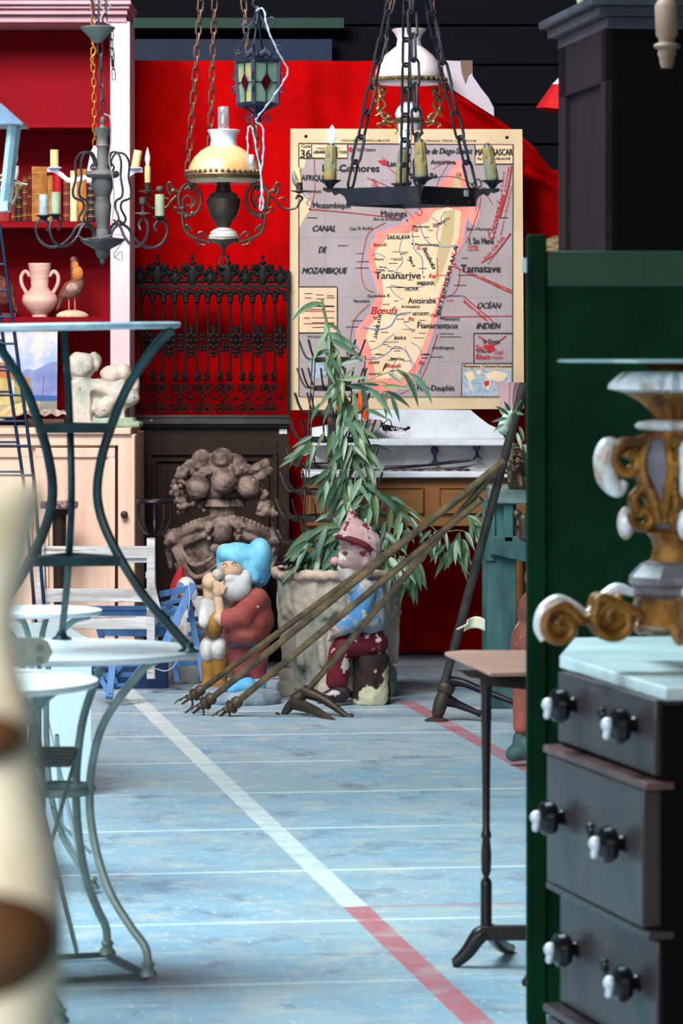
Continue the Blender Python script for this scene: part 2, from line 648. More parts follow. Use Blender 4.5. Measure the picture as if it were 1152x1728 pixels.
halo = M('map_shallows', (136, 142, 180), 0.8)
lc = Vector((640, 760))
def grow(pts, k):
    out = []
    n = len(pts)
    for i in range(n):
        a, b = Vector(pts[i - 1]), Vector(pts[(i + 1) % n])
        t = (b - a).normalized()
        nn = Vector((t.y, -t.x))
        out.append((pts[i][0] + nn.x * k, pts[i][1] + nn.y * k))
    return out
MB().prism(mxz(cr(grow(land_out, 7))), layer(2), layer(1)).build('shallows', halo, mp_.o, smooth=False)
MB().prism(mxz(cr(land_out)), layer(3), layer(2)).build('lowland', pink, mp_.o, smooth=False)
MB().prism(mxz(cr(land_in)), layer(4), layer(3)).build('plateau', cream, mp_.o, smooth=False)
hb = MB()
for pts in ([(760, 440), (806, 430), (800, 540), (776, 640), (740, 750), (712, 800), (706, 760), (730, 690), (720, 640), (742, 560)], [(800, 290), (824, 262), (838, 330), (812, 352)]):
    hb.prism(mxz(cr(pts)), layer(5), layer(3.5))
hb.build('highland', tan, mp_.o, smooth=False)
# coast of Africa, inset panels
ab = []
ab.append((mxz(cr([(66, 350), (118, 372), (126, 410), (118, 440), (96, 470), (70, 520)])), layer(3), layer(1)))
ab.append((mxz([(504, 267), (516, 270), (514, 282), (504, 288)]), layer(3), layer(1)))
ab.append((mxz(cr([(70, 798), (248, 800), (246, 1016), (68, 1016)])), layer(3), layer(1)))
ab.append((mxz(cr([(68, 122), (298, 124), (296, 188), (68, 188)])), layer(3), layer(1)))
ab.append((mxz(cr([(902, 124), (1084, 126), (1084, 216), (902, 216)])), layer(3), layer(1)))
ab.append((mxz(cr([(840, 1162), (1076, 1164), (1076, 1188), (840, 1186)])), layer(3), layer(1)))
for q in ab:
    MB().prism(*q).build('cream_panel', M('map_cream', (216, 188, 150), 0.8, col2=(206, 176, 150), scale=5), mp_.o, smooth=False)
for q in ([(840, 1188), (1076, 1188), (1076, 1318), (838, 1316)], [(120, 1120), (190, 1110), (206, 1150), (196, 1215), (150, 1240), (122, 1200)]):
    MB().prism(mxz(cr(q)), layer(3), layer(1)).build('blue_inset', M('map_blue_inset', (128, 150, 178), 0.8, col2=(170, 180, 186), scale=60), mp_.o, smooth=False)
ib = MB()
for pts in ([(850, 1205), (890, 1200), (905, 1230), (880, 1245), (896, 1290), (880, 1285), (870, 1240)], [(912, 1195), (932, 1192), (928, 1215), (914, 1214)],
            [(948, 1210), (1000, 1195), (1060, 1210), (1040, 1240), (1010, 1250), (985, 1240), (960, 1235)], [(945, 1240), (975, 1242), (978, 1265), (962, 1290), (950, 1265)], [(1030, 1272), (1056, 1270), (1052, 1292), (1034, 1290)]):
    ib.prism(mxz(cr(pts)), layer(4), layer(2))
ib.build('world_inset', cream, mp_.o, smooth=False)
# lines
def strip(mb, pts, w, i=5.2, sp=True):
    P = [mp_.L(a, b) for a, b in pts]
    if sp and len(P) > 2:
        P = spline(P, 4)
    for p in P:
        p.y = layer(i)
    n = len(P)
    vs = []
    for k in range(n):
        t = (P[min(k + 1, n - 1)] - P[max(k - 1, 0)]).normalized()
        s = Vector((-t.z, 0, t.x)) * w / 2
        vs += [P[k] - s, P[k] + s]
    mb.add(vs, [(2 * k, 2 * k + 1, 2 * k + 3, 2 * k + 2) for k in range(n - 1)])
ink = M('map_ink', (34, 34, 42), 0.8)
bl = MB()
for pts in ([(504, 242), (865, 244), (864, 670), (504, 669), (504, 242)], cr([(68, 188), (298, 188), (298, 124)]), cr([(128, 124), (128, 188)]), cr([(902, 126), (902, 216), (1084, 216)]),
            cr([(66, 1016), (250, 1016), (250, 800)]), cr([(66, 798), (248, 798)]), cr([(896, 1162), (896, 1018), (1078, 1018)]), cr([(838, 1318), (840, 1162), (1078, 1162)])):
    strip(bl, pts, 0.0042, sp=False)
for (a, b, c) in ((106, 470, 155), (250, 602, 300), (340, 640, 372), (342, 678, 400), (335, 708, 400), (318, 958, 372), (290, 988, 350), (840, 662, 870), (800, 790, 860), (770, 840, 840), (820, 742, 905), (735, 1020, 800), (735, 1035, 835), (690, 1130, 750),
                  (1010, 470, 1060), (85, 345, 140), (100, 905, 190), (95, 830, 130), (150, 836, 185), (200, 840, 236), (95, 850, 128), (150, 855, 190), (200, 850, 238), (130, 945, 236), (130, 968, 236), (130, 990, 236), (700, 500, 740), (500, 665, 560), (480, 800, 560), (560, 1000, 620), (610, 1040, 660), (470, 1060, 540), (500, 1090, 560), (930, 160, 980), (600, 560, 640),
                  (248, 244, 300), (330, 350, 360), (700, 930, 742), (520, 930, 580), (420, 1120, 470), (560, 1150, 600)):
    strip(bl, cr([(a, b), (c, b)]), 0.0026, sp=False)
strip(bl, cr([(90, 888), (236, 890)]), 0.006, sp=False)
rnd = random.Random(3)
for k in range(46):
    yy = rnd.uniform(500, 1220)
    xx = rnd.uniform(450, 720) - (yy - 500) * 0.1
    w_ = rnd.uniform(14, 40)
    strip(bl, cr([(xx, yy), (xx + w_, yy + rnd.uniform(-1, 1))]), 0.003, sp=False)
bl.build('ink_line', ink, mp_.o, smooth=False)
river = M('map_river', (104, 124, 158), 0.8)
rb = MB()
for pts, w_ in (([(605, 540), (615, 620), (650, 660), (655, 740)], 5), ([(560, 560), (545, 620), (560, 680), (530, 720), (540, 750)], 4), ([(500, 790), (560, 800), (640, 800), (700, 770)], 4), ([(370, 990), (440, 1000), (500, 985), (540, 930), (600, 920)], 7),
                ([(385, 1140), (440, 1138), (490, 1110), (530, 1080), (580, 1110), (620, 1180)], 5), ([(400, 1100), (450, 1080), (480, 1050), (520, 1020)], 4), ([(640, 500), (660, 560), (700, 600), (770, 610), (815, 600)], 5), ([(560, 860), (520, 830), (500, 800)], 4),
                ([(600, 1060), (640, 1090), (650, 1150), (640, 1210)], 4), ([(540, 1130), (520, 1160), (510, 1220)], 4), ([(570, 1080), (590, 1140), (620, 1220)], 3), ([(480, 660), (440, 640), (410, 650)], 4), ([(700, 470), (730, 500), (720, 560), (740, 600)], 4),
                ([(450, 700), (500, 720), (520, 760)], 3), ([(760, 440), (740, 480), (770, 510)], 4), ([(560, 940), (575, 980), (620, 1010)], 3), ([(78, 345), (100, 372), (118, 380), (104, 400), (116, 412)], 6), ([(1010, 140), (1010, 140)], 1)):
    strip(rb, cr(pts), w_ * 0.00088)
for yy in (304, 400, 501, 610):
    strip(rb, [(505, yy), (863, yy + 1)], 0.0014, 1.4, False)
for xx in (548, 645, 742, 838):
    strip(rb, [(xx, 243), (xx, 669)], 0.0014, 1.4, False)
rb.build('river', river, mp_.o, smooth=False)
rd = M('map_red_ink', (178, 38, 44), 0.8)
r_ = MB()
for pts, w_, s_ in (([(120, 430), (300, 445), (540, 472)], 3, False), ([(140, 180), (142, 340), (120, 430)], 2.5, True), ([(480, 492), (400, 540), (376, 620), (362, 720), (380, 800), (425, 825)], 2.5, True), ([(400, 880), (340, 940), (318, 1000), (316, 1080), (372, 1130)], 2.5, True),
                    ([(690, 860), (800, 830), (830, 740), (812, 690)], 2.5, True), ([(735, 940), (1078, 936)], 3, False), ([(800, 700), (1078, 830)], 3.5, False), ([(885, 732), (1078, 815)], 2, False), ([(845, 840), (990, 965)], 4, False), ([(850, 862), (965, 962)], 2.5, False),
                    ([(1074, 225), (1064, 300), (1045, 380), (1018, 470)], 6, True), ([(930, 684), (985, 650), (1030, 600), (1070, 545)], 4, True), ([(905, 330), (925, 370), (920, 430), (880, 540), (860, 590)], 2.5, True), ([(890, 330), (912, 380), (905, 440)], 2, True), ([(950, 345), (985, 410)], 3, False),
                    ([(400, 1290), (470, 1325), (560, 1300), (640, 1240), (690, 1130), (725, 1020)], 2.5, True), ([(390, 280), (500, 330), (560, 420), (610, 470)], 2.5, True), ([(460, 185), (480, 200), (500, 240), (590, 300)], 2.5, True), ([(722, 660), (724, 745), (700, 752)], 4, True), ([(724, 745), (780, 742)], 3, False),
                    ([(90, 913), (236, 914)], 3, False), ([(90, 946), (120, 946)], 4, False), ([(90, 972), (236, 973)], 2.5, False), ([(915, 1030), (990, 1075)], 4, False), ([(1050, 1030), (975, 1085)], 4, False), ([(700, 240), (780, 200), (730, 290), (720, 330)], 2, True)):
    strip(r_, cr(pts), w_ * 0.0011, sp=s_)
for pts in ([(440, 200), (478, 196), (484, 224), (462, 220)], [(940, 1075), (985, 1070), (1000, 1095), (970, 1110)], [(945, 1245), (968, 1243), (970, 1262), (950, 1270)], [(300, 520 - 380), (318, 136), (324, 154), (306, 158)]):
    r_.prism(mxz(cr(pts)), layer(6), layer(4))
r_.build('red_line', rd, mp_.o, smooth=False)
# lettering: (text, x0, y0, x1, y1 baseline in photo pixels, capital height, slant)
tb = MB()
K = 2.8098
for s_, x0, y0, x1, y1, h, sh in (('CANAL', 133, 534, 240, 534, 28, .35), ('DE', 160, 635, 200, 635, 28, .35), ('MOZAMBIQUE', 82, 734, 298, 734, 28, .35), ('OCÉAN', 914, 899, 1026, 899, 27, .35), ('INDIEN', 908, 996, 1024, 996, 28, .35),
                          ('Tamatave', 834, 728, 1022, 728, 36, 0), ('Tananarive', 428, 760, 644, 760, 34, 0), ('Antsirabe', 585, 876, 716, 876, 26, 0), ('Fianarantsoa', 630, 994, 820, 994, 27, 0), ('Fort-Dauphin', 628, 1289, 802, 1289, 26, 0),
                          ('Majunga', 456, 463, 578, 463, 26, 0), ('Mozambique', 134, 424, 312, 424, 27, 0), ('AFRIQUE', 80, 293, 196, 293, 26, 0), ('Les Comores', 180, 252, 448, 252, 34, 0), ('36', 76, 184, 124, 184, 36, 0), ('Carte', 80, 138, 124, 138, 14, 0),
                          ('Baie de Diego-Suarez', 640, 168, 890, 166, 28, .3), ('MADAGASCAR', 905, 174, 1080, 174, 30, 0), ('Par VIDAL-LABLACHE', 915, 196, 1068, 196, 12, 0), ('Antsirane', 692, 216, 806, 216, 22, 0), ('Nossi-Bé', 598, 283, 722, 283, 26, 0), ('Langani', 488, 226, 570, 226, 26, 0),
                          ('Gde Comore', 342, 154, 430, 154, 15, 0), ('Cap St André', 308, 528, 416, 526, 15, .3), ('SAKALAVA', 484, 573, 592, 571, 20, .3), ('Baie de Bombetoke', 420, 482, 556, 482, 13, .3), ('Marovoay', 606, 518, 686, 518, 13, 0), ('Maevatanana', 618, 604, 730, 604, 14, 0),
                          ('IMERINA', 628, 790, 710, 790, 18, 0), ('HOVA', 570, 818, 632, 816, 20, .3), ('Ambositra', 552, 898, 640, 898, 14, 0), ('BETSILEO', 606, 934, 684, 932, 14, .3), ('BARA', 518, 1048, 574, 1048, 16, .3), ('Mananjary', 745, 956, 828, 956, 15, 0), ('Farafangana', 705, 1092, 803, 1092, 15, 0),
                          ('Betroka', 502, 1146, 566, 1146, 14, 0), ('Onilahy', 400, 1164, 452, 1160, 13, .3), ('Tulear', 290, 1126, 356, 1126, 20, 0), ('MAHAFALY', 400, 1216, 460, 1216, 11, 0), ('Cap Ste Marie', 306, 1322, 486, 1322, 24, .3), ('I. Ste Marie', 874, 594, 990, 594, 28, 0), ('Baie d’Antongil', 862, 530, 978, 530, 14, .3),
                          ('Morondava', 328, 872, 402, 870, 14, 0), ('Tsiribihina R.', 392, 848, 500, 846, 14, .3), ('St Denis', 940, 1066, 1018, 1066, 20, 0), ('St Pierre', 912, 1110, 968, 1110, 13, 0), ('Planisphère. Colonies françaises', 846, 1180, 1074, 1180, 13, 0), ('MADAGASCAR', 108, 1038, 186, 1038, 10, 0),
                          ('LIBRAIRIE ARMAND COLIN', 138, 166, 294, 166, 14, 0), ('Voyages Géographie', 152, 144, 262, 144, 7, 0), ('PORTUGAISE', 106, 352, 172, 352, 12, 0), ('Masera', 425, 672, 470, 672, 11, 0), ('ATLAS GÉNÉRAL VIDAL-LABLACHE', 268, 108, 498, 108, 9, 0), ('Collection VIDAL-LABLACHE', 650, 108, 908, 110, 9, 0),
                          ('BETSIMISARAKA', 736, 930, 822, 606, 20, .1), ('TSIMIHETY', 706, 522, 788, 478, 14, .2), ('SAKALAVA', 436, 1044, 462, 932, 17, .3), ('Betsiboka', 650, 616, 702, 716, 22, .3), ('Ikopa R', 588, 656, 606, 704, 14, .3)):
    a, b = L(480 + x0 / K, 200 + y0 / K), L(480 + x1 / K, 200 + y1 / K)
    a.y = b.y = layer(6.5)
    put_text(tb, s_, a, b, h / K * 17.02 / F, sh, 0.024)
for (x, y) in ((808, 214), (660, 752), (634, 965), (604, 594), (580, 484), (118, 430), (702, 1090), (738, 946), (806, 690)):
    tb.ell(L(480 + x / K, 200 + y / K) + Vector((0, layer(5.5), 0)), (0.004, 0.001, 0.004), 8)
tb.build('lettering', ink, mp_.o, smooth=False)
tb = MB()
for s_, x0, y0, x1, y1, h, sh in (('Bœufs', 408, 926, 536, 924, 32, .3), ('Bœufs', 420, 606, 484, 604, 16, .3), ('Bœufs', 480, 1180, 552, 1180, 20, .3), ('Riz', 602, 536, 636, 536, 18, .3), ('Riz', 682, 756, 716, 756, 20, .3), ('Riz', 586, 958, 616, 958, 18, .3), ('Riz', 636, 1166, 664, 1166, 18, .3), ('Café', 690, 940, 726, 940, 16, .3),
                          ('Sucre', 902, 1098, 974, 1098, 26, .3), ('Rhum', 904, 1142, 972, 1140, 26, .3), ('Vanille', 980, 1138, 1034, 1138, 13, .3), ('Café', 994, 1116, 1034, 1116, 16, .3), ('Vanille', 866, 610, 916, 610, 13, 0), ('Girofle', 866, 626, 918, 626, 13, 0), ('Or', 626, 622, 646, 622, 16, .3), ('Or', 812, 276, 840, 276, 20, .3),
                          ('Cotonnades', 988, 574, 1046, 362, 30, .2), ('de France et', 1030, 350, 1042, 250, 10, .1), ('de l’Inde Française', 1046, 348, 1064, 228, 10, .1), ('Vêtements, Vin, Machines de France', 1026, 556, 1078, 320, 9, .1), ('Peaux, Cire, Rafia', 950, 672, 1040, 566, 15, .2), ('Conserves, Vanille, Girofle', 965, 690, 1074, 545, 9, .2),
                          ('Riz de Saïgon, Maïs', 930, 760, 1074, 826, 13, .2), ('Rhum - Sucre', 842, 868, 950, 958, 13, .2), ('Poivre', 410, 290, 440, 330, 15, .3), ('Café', 412, 318, 436, 346, 14, .3), ('Vanille', 764, 866, 802, 866, 9, 0)):
    a, b = L(480 + x0 / K, 200 + y0 / K), L(480 + x1 / K, 200 + y1 / K)
    a.y = b.y = layer(6.8)
    put_text(tb, s_, a, b, h / K * 17.02 / F, sh, 0.024)
tb.build('red_lettering', rd, mp_.o, smooth=False)
ey = MB()
for (x, y) in ((516, 230), (855, 232)):
    ey = MB()
    ey.lathe([(0.007, -0.004), (0.008, -0.001), (0.004, 0.001)], L(x, y) + Vector((0, -0.001, 0)), 14, rot=Matrix.Rotation(pi / 2, 3, 'X'))
    ey.build('eyelet', M('black_metal', (14, 14, 16), 0.4, 0.6), mp_.o)

# ---------------------------------------------------------------- old door with iron grille
dw = M('dark_oak', (46, 31, 24), 0.6, spec=.15, col2=(30, 21, 18), scale=4, stretch=(1, 1, 0.2), lo=0.35, hi=0.7, bump=0.2, chip=(110, 96, 84), chip_scale=16, chip_t=0.74)
dg = M('grille_iron', (16, 13, 14), 0.6, 0.2, spec=.2)
dr = T('antique_door', 'tall old dark wooden door topped by a wrought iron grille, left of the map', 'door', 356, None, 17.0)
L = dr.L
def fr(mb, x0, y0, x1, y1, d0, d1):
    a, b = L(x0, y1), L(x1, y0)
    mb.box((a.x, d0, a.z), (b.x, d1, b.z))
b = MB()
fr(b, 229, 722, 488, 1135, 0.0, 0.03)
a0 = L(229, 722)
b.build('leaf', dw, dr.o, bevel=0.002)
b = MB()
fr(b, 226, 700, 490, 706, -0.03, 0.03)
fr(b, 224, 706, 490, 716, -0.05, 0.03)
fr(b, 228, 716, 488, 722, -0.02, 0.03)
b.build('ledge', M('ledge_wood', (60, 54, 54), 0.55, col2=(40, 34, 34), scale=9, chip=(170, 160, 150), chip_scale=20, chip_t=0.72), dr.o, bevel=0.004)
b = MB()
for (x0, y0, x1, y1) in ((248, 760, 468, 768), (248, 768, 256, 1100), (460, 768, 468, 1100), (262, 776, 454, 779), (262, 779, 265, 1100), (451, 779, 454, 1100)):
    fr(b, x0, y0, x1, y1, -0.018, 0.0)
b.build('moulding', dw, dr.o, bevel=0.003)
b = MB()
fr(b, 471, 724, 484, 732, -0.003, 0.0)
b.build('price_tag', M('white_tag', (225, 230, 235), 0.6), dr.o, smooth=False, label='small white price tag')
b = MB()
b.lathe([(0.006, -0.004), (0.006, 0.001)], L(443, 751), 12, rot=Matrix.Rotation(pi / 2, 3, 'X'))
b.lathe([(0.005, -0.004), (0.005, 0.001)], L(467, 747), 12, rot=Matrix.Rotation(pi / 2, 3, 'X'))
fr(b, 466, 748, 469, 755, -0.004, 0.001)
b.build('keyhole', M('black_metal', (14, 14, 16)), dr.o)
b = MB()
def gt(pts, r, dy=-0.01, closed=False):
    b.tube(spline([L(p[0], p[1], dy) for p in pts], 5, closed), r, 6, closed)
fr(b, 222, 480, 490, 486, -0.025, 0.01)
fr(b, 222, 492, 488, 496, -0.012, 0.006)
fr(b, 222, 471, 488, 474, -0.012, 0.006)
fr(b, 222, 700, 490, 704, -0.02, 0.01)
fr(b, 220, 460, 224, 704, -0.02, 0.01)
fr(b, 484, 455, 489, 704, -0.02, 0.01)
xs = [238 + 18.8 * k for k in range(13)]
for x in xs:
    gt([(x, 490), (x, 640)], 0.0055)
    b.ell(L(x, 636, -0.01), (0.009, 0.009, 0.02), 8)
def scroll(x, y, rx, ry, hand, r=0.0046, turns=1.35, dy=-0.01, a0=0.0):
    pts = []
    for k in range(17):
        t = k / 16
        an = a0 + hand * turns * 2 * pi * t
        q = 1 - 0.78 * t
        pts.append(L(x + rx * q * cos(an), y + ry * q * sin(an), dy))
    b.tube(pts, r, 5)
    b.ell(pts[-1], r * 2.2, 8)
for k in range(13):
    x = 238 + 18.8 * k
    # lower double row of scrolls
    scroll(x, 687, 10.5, 12, 1 if k % 2 else -1, a0=-pi / 2)
    scroll(x, 655, 9.5, 11, -1 if k % 2 else 1, a0=pi / 2)
    b.ell(L(x + 9.6, 671, -0.012), (0.009, 0.008, 0.011), 8)
    b.lathe([(0.004, 0), (0.009, 0.012), (0.003, 0.02), (0.008, 0.03), (0.001, 0.05)], L(x + (4 if k % 2 else -4), 644, -0.01), 8)
    # rosettes midway
    if k % 2 == 0:
        cxm = x + 9.6
        for an in range(0, 360, 45):
            b.ell(L(cxm + 8 * cos(radians(an)), 575 + 12 * sin(radians(an)), -0.014), (0.011, 0.008, 0.013), 8)
        b.ell(L(cxm, 575, -0.018), 0.014, 8)
        for (q, w_) in ((552, 5), (557, 7), (594, 7), (600, 4)):
            b.ell(L(cxm, q, -0.012), (dr.s(w_), 0.008, 0.009), 8)
    else:
        for q in (566, 572, 584, 590):
            b.ell(L(x + 9.6 - 2, q, -0.012), (0.008, 0.007, 0.01), 8)
            b.ell(L(x + 9.6 + 3, q, -0.012), (0.008, 0.007, 0.01), 8)
        b.ell(L(x + 9.6, 578, -0.012), (0.005, 0.006, 0.02), 8)
    # arcade below the rail
    for an in range(0, 181, 30):
        b.ell(L(x + 9.6 + 9 * cos(radians(an)), 504 - 12 * sin(radians(an)), -0.012), (0.012, 0.008, 0.012), 8)
    b.ell(L(x, 508, -0.012), (0.012, 0.01, 0.012), 8)
    b.ell(L(x + 4, 491, -0.012), (0.02, 0.008, 0.012), 8)
# cresting: alternating large and small palmettes
for k in range(9):
    x = 236 + 29.6 * k
    big = k % 2 == 1
    H = 44 if big else 27
    b.ell(L(x, 478 - H * .3, -0.012), (dr.s(9 if big else 8), 0.008, dr.s(H * .42)), 10)
    b.ell(L(x, 478 - H, -0.012), (dr.s(3.2), 0.008, dr.s(4.5)), 8)
    b.ell(L(x, 478 - H * .78, -0.012), (dr.s(6), 0.008, dr.s(4)), 8)
    for sgn in (-1, 1):
        b.ell(L(x + sgn * (12 if big else 8), 478 - H * .6, -0.012), (dr.s(8 if big else 6), 0.008, dr.s(7)), 8)
        b.ell(L(x + sgn * (9 if big else 6), 478 - H * .35, -0.012), (dr.s(7), 0.008, dr.s(6)), 8)
        b.ell(L(x + sgn * 12, 474, -0.012), (dr.s(6), 0.008, dr.s(4)), 8)
        scroll(x + sgn * (11 if big else 8), 478 - H * .55, 7 if big else 5, 8 if big else 5, sgn, 0.003, dy=-0.022)
b.build('grille', dg, dr.o)

# ---------------------------------------------------------------- hutch and pine cabinet
hw = M('white_painted_wood', (222, 196, 200), 0.6, col2=(204, 172, 176), scale=5, stretch=(1, 1, 0.25), lo=0.45, hi=0.75, bump=0.1)
hr = M('hutch_red', (128, 2, 18), 0.75, spec=.1, col2=(118, 5, 16), scale=2.5)
hu = T('open_hutch', 'tall white open hutch with red shelves and lining, left of the iron grille', 'shelf unit', 40, 716, 16.55)
L = hu.L
def fr(mb, x0, y0, x1, y1, d0, d1):
    a, b_ = L(x0, y1), L(x1, y0)
    mb.box((a.x, d0, a.z), (b_.x, d1, b_.z))
b = MB()
fr(b, -160, 40, 216, 716, 0.38, 0.40)
b.build('back_panel', hr, hu.o, smooth=False)
b = MB()
fr(b, 186, 36, 219, 716, 0.0, 0.03)
fr(b, 212, 36, 219, 716, 0.03, 0.40)
b.build('side_post', hw, hu.o, bevel=0.003)
b = MB()
fr(b, -160, 36, -130, 716, 0.0, 0.40)
b.build('side_post', hw, hu.o, bevel=0.003)
b = MB()
for (y0, y1, ex, d) in ((4, 11, 9, -0.10), (11, 17, 6, -0.075), (17, 26, 2, -0.05), (26, 38, 0, -0.012)):
    fr(b, -165 - ex, y0, 214 + ex, y1, d, 0.42)
b.build('cornice', M('cornice_wood', (200, 150, 158), 0.6, col2=(180, 128, 138), scale=6, stretch=(.25, 1, 1)), hu.o, bevel=0.004)
for (y0, y1) in ((207, 215), (374, 384), (535, 545)):
    b = MB()
    fr(b, -130, y0, 186, y1, 0.02, 0.38)
    b.build('shelf', hr, hu.o, bevel=0.001)

pine = M('pine_wood', (230, 194, 172), 0.55, col2=(212, 170, 148), scale=5, stretch=(3, 3, 0.25), lo=0.35, hi=0.7, chip=(156, 104, 76), chip_scale=7, chip_t=0.74)
pc = T('pine_cabinet', 'pale pine cabinet below the open hutch with one knob on its panelled door', 'cabinet', 50, None, 16.2)
L = pc.L
b = MB()
fr(b, -160, 733, 228, 1140, 0.03, 0.74)
b.build('body', pine, pc.o, bevel=0.004)
b = MB()
fr(b, -166, 722, 221, 733, -0.02, 0.76)
b.build('top', pine, pc.o, bevel=0.004)
b = MB()
fr(b, -160, 733, 200, 752, 0.0, 0.03)
fr(b, 199, 733, 227, 1135, 0.0, 0.03)
fr(b, -160, 1095, 199, 1135, 0.0, 0.03)
b.build('face_frame', pine, pc.o, bevel=0.003)
d = MB()
fr(d, 60, 756, 194, 772, 0.0, 0.03)
fr(d, 60, 772, 82, 1090, 0.0, 0.03)
fr(d, 182, 772, 194, 1090, 0.0, 0.03)
fr(d, 82, 772, 182, 1090, 0.014, 0.03)
do = d.build('door', pine, pc.o, bevel=0.003)
MB().lathe([(0.005, -0.005), (0.006, 0.012), (0.016, 0.018), (0.016, 0.026), (0.006, 0.032)], L(210, 868) , 14, rot=Matrix.Rotation(pi / 2, 3, 'X')).build('knob', M('dark_knob', (50, 36, 38), 0.5), pc.o)
d = MB()
fr(d, -140, 756, 54, 772, 0.0, 0.03)
fr(d, -140, 772, -120, 1090, 0.0, 0.03)
fr(d, 36, 772, 54, 1090, 0.0, 0.03)
fr(d, -120, 772, 36, 1090, 0.014, 0.03)
d.build('door', pine, pc.o, bevel=0.003)
b = MB()
fr(b, 194, 752, 199, 1095, 0.024, 0.0305)
b.build('door_gap', M('gap_shadow_red', (64, 10, 12), 0.8), pc.o, smooth=False)

# ================================================================ ON THE HUTCH AND THE PINE CABINET
bk = T('wicker', 'x', 'x', 0, 374, 16.6)
bpy.data.objects.remove(bk.o)
books = [  # x0, x1, top y, colour, second colour, gold bands, label
    (-12, 16, 345, (150, 30, 34), (120, 20, 26), 0, 'low red book at the left end of the row on the book shelf'),
    (17, 27, 318, (120, 40, 28), (90, 26, 20), 3, 'thin reddish brown book right of the low red book in the shelf row'),
    (27, 37, 311, (38, 26, 24), (60, 40, 32), 4, 'narrow near black book with gilt bands on the book shelf'),
    (37, 47, 297, (112, 48, 36), (80, 32, 26), 4, 'worn brown ribbed book right of the near black book in the row'),
    (46, 54, 292, (96, 30, 24), (74, 22, 18), 3, 'slim dark red book touching the tall thick tan book'),
    (53, 79, 281, (168, 108, 46), (128, 72, 28), 3, 'tallest and thickest tan leather book in the shelf row'),
    (79, 90, 296, (186, 126, 56), (140, 84, 34), 4, 'ochre leather book right of the tallest tan book'),
    (90, 104, 290, (176, 12, 26), (150, 8, 20), 0, 'plain bright red book behind the green candle sleeve'),
    (106, 118, 300, (118, 46, 30), (88, 32, 22), 4, 'brown ribbed book between the bright red and the cream book'),
    (118, 130, 288, (226, 212, 170), (206, 186, 140), 1, 'cream paper spine book in the middle of the shelf row'),
    (130, 146, 285, (192, 120, 52), (150, 84, 36), 4, 'orange tan ribbed book right of the cream spine book'),
    (147, 160, 312, (34, 28, 44), (24, 20, 30), 5, 'dark violet book at the right end of the shelf row'),
]
gilt = M('gilt_band', (190, 140, 70), 0.5, 0.3)
for i, (x0, x1, ty, c1, c2, nb, lab) in enumerate(books):
    t = T('book', lab, 'book', (x0 + x1) / 2, 373.6, 16.62, 'old books on the hutch shelf')
    a, b_ = t.L(x0 + .4, 373.6), t.L(x1 - .4, ty)
    w_ = (b_.x - a.x)
    m = MB()
    m.box((a.x + 0.003, 0.006, 0.002), (b_.x - 0.003, 0.155, b_.z - 0.004))
    m.build('page_block', M('old_paper', (206, 186, 150), 0.9), t.o, smooth=False)
    m = MB()
    m.box((a.x, 0.004, 0), (a.x + 0.003, 0.16, b_.z))
    m.box((b_.x - 0.003, 0.004, 0), (b_.x, 0.16, b_.z))
    arc = [(a.x, 0.004)] + [(a.x + w_ * q / 6, 0.004 - 0.010 * sin(pi * q / 6)) for q in range(1, 6)] + [(b_.x, 0.004), (b_.x - 0.002, 0.008), (a.x + 0.002, 0.008)]
    m.slab(arc, 0, b_.z)
    m.build('cover', M('book_cover_%d' % i, c1, 0.6, col2=c2, scale=18, bump=0.15), t.o, smooth=False)
    if nb:
        m = MB()
        for q in range(nb):
            zz = b_.z * (0.12 + 0.76 * q / max(1, nb - 1)) if nb > 1 else b_.z * .8
            arc = [(a.x, 0.003)] + [(a.x + w_ * q2 / 6, 0.003 - 0.0115 * sin(pi * q2 / 6)) for q2 in range(1, 6)] + [(b_.x, 0.003)]
            m.slab(arc, zz, zz + 0.0035)
            m.slab(arc, zz + 0.008, zz + 0.0095)
        m.build('gilt_bands', gilt, t.o, smooth=False)

clay = M('pale_clay', (222, 178, 164), 0.75, col2=(200, 150, 138), scale=6, stretch=(.3, .3, 3), bump=0.1)
t = T('amphora_vase', 'pale pink clay vase with two loop handles on the hutch shelf', 'vase', 67, 535, 16.7)
m = MB()
m.lathe(t.prof([(535, 13), (531, 13), (522, 22), (512, 29), (506, 30), (498, 28), (490, 18), (484, 14.5), (470, 15.5), (455, 18), (446, 19.5), (444, 19.5), (446, 17), (470, 13), (490, 12)]), seg=32)
m.build('body', clay, t.o)
for sg in (-1, 1):
    m = MB()
    m.tube(spline(t.LL([(67 + sg * 16, 466), (67 + sg * 24, 458), (67 + sg * 31, 466), (67 + sg * 30, 480), (67 + sg * 22, 495)]), 6), 0.0085, 8)
    m.build('handle', clay, t.o)

t = T('stuffed_partridge', 'stuffed partridge with an orange neck standing on a pale base on the hutch shelf', 'bird', 122, 535, 16.72)
L = t.L
m = MB()
m.lathe(t.prof([(535, 27), (532, 28), (527, 22), (524, 12), (523, 2)]), sx=1, sy=.6, seg=24)
m.build('base', M('plaster_base', (226, 200, 170), 0.8, col2=(200, 170, 140), scale=20), t.o)
m = MB()
m.ell(L(122, 488), (0.052, 0.045, 0.040), 16, Matrix.Rotation(radians(-25), 3, 'Y'))
m.ell(L(112, 492), (0.045, 0.035, 0.025), 14, Matrix.Rotation(radians(-50), 3, 'Y'))
m.cap(L(104, 500), L(96, 522), 0.016, 0.006)
m.ell(L(133, 478), (0.026, 0.028, 0.034), 14)
m.cap(L(131, 470), L(125, 447), 0.030, 0.018)
m.ell(L(124, 438), (0.017, 0.016, 0.015), 12)
blob(m, 'body', M('partridge_plumage', (142, 96, 78), 0.8, col2=(96, 60, 50), scale=16, bump=0.3), t.o, 0.004, 3)
m = MB()
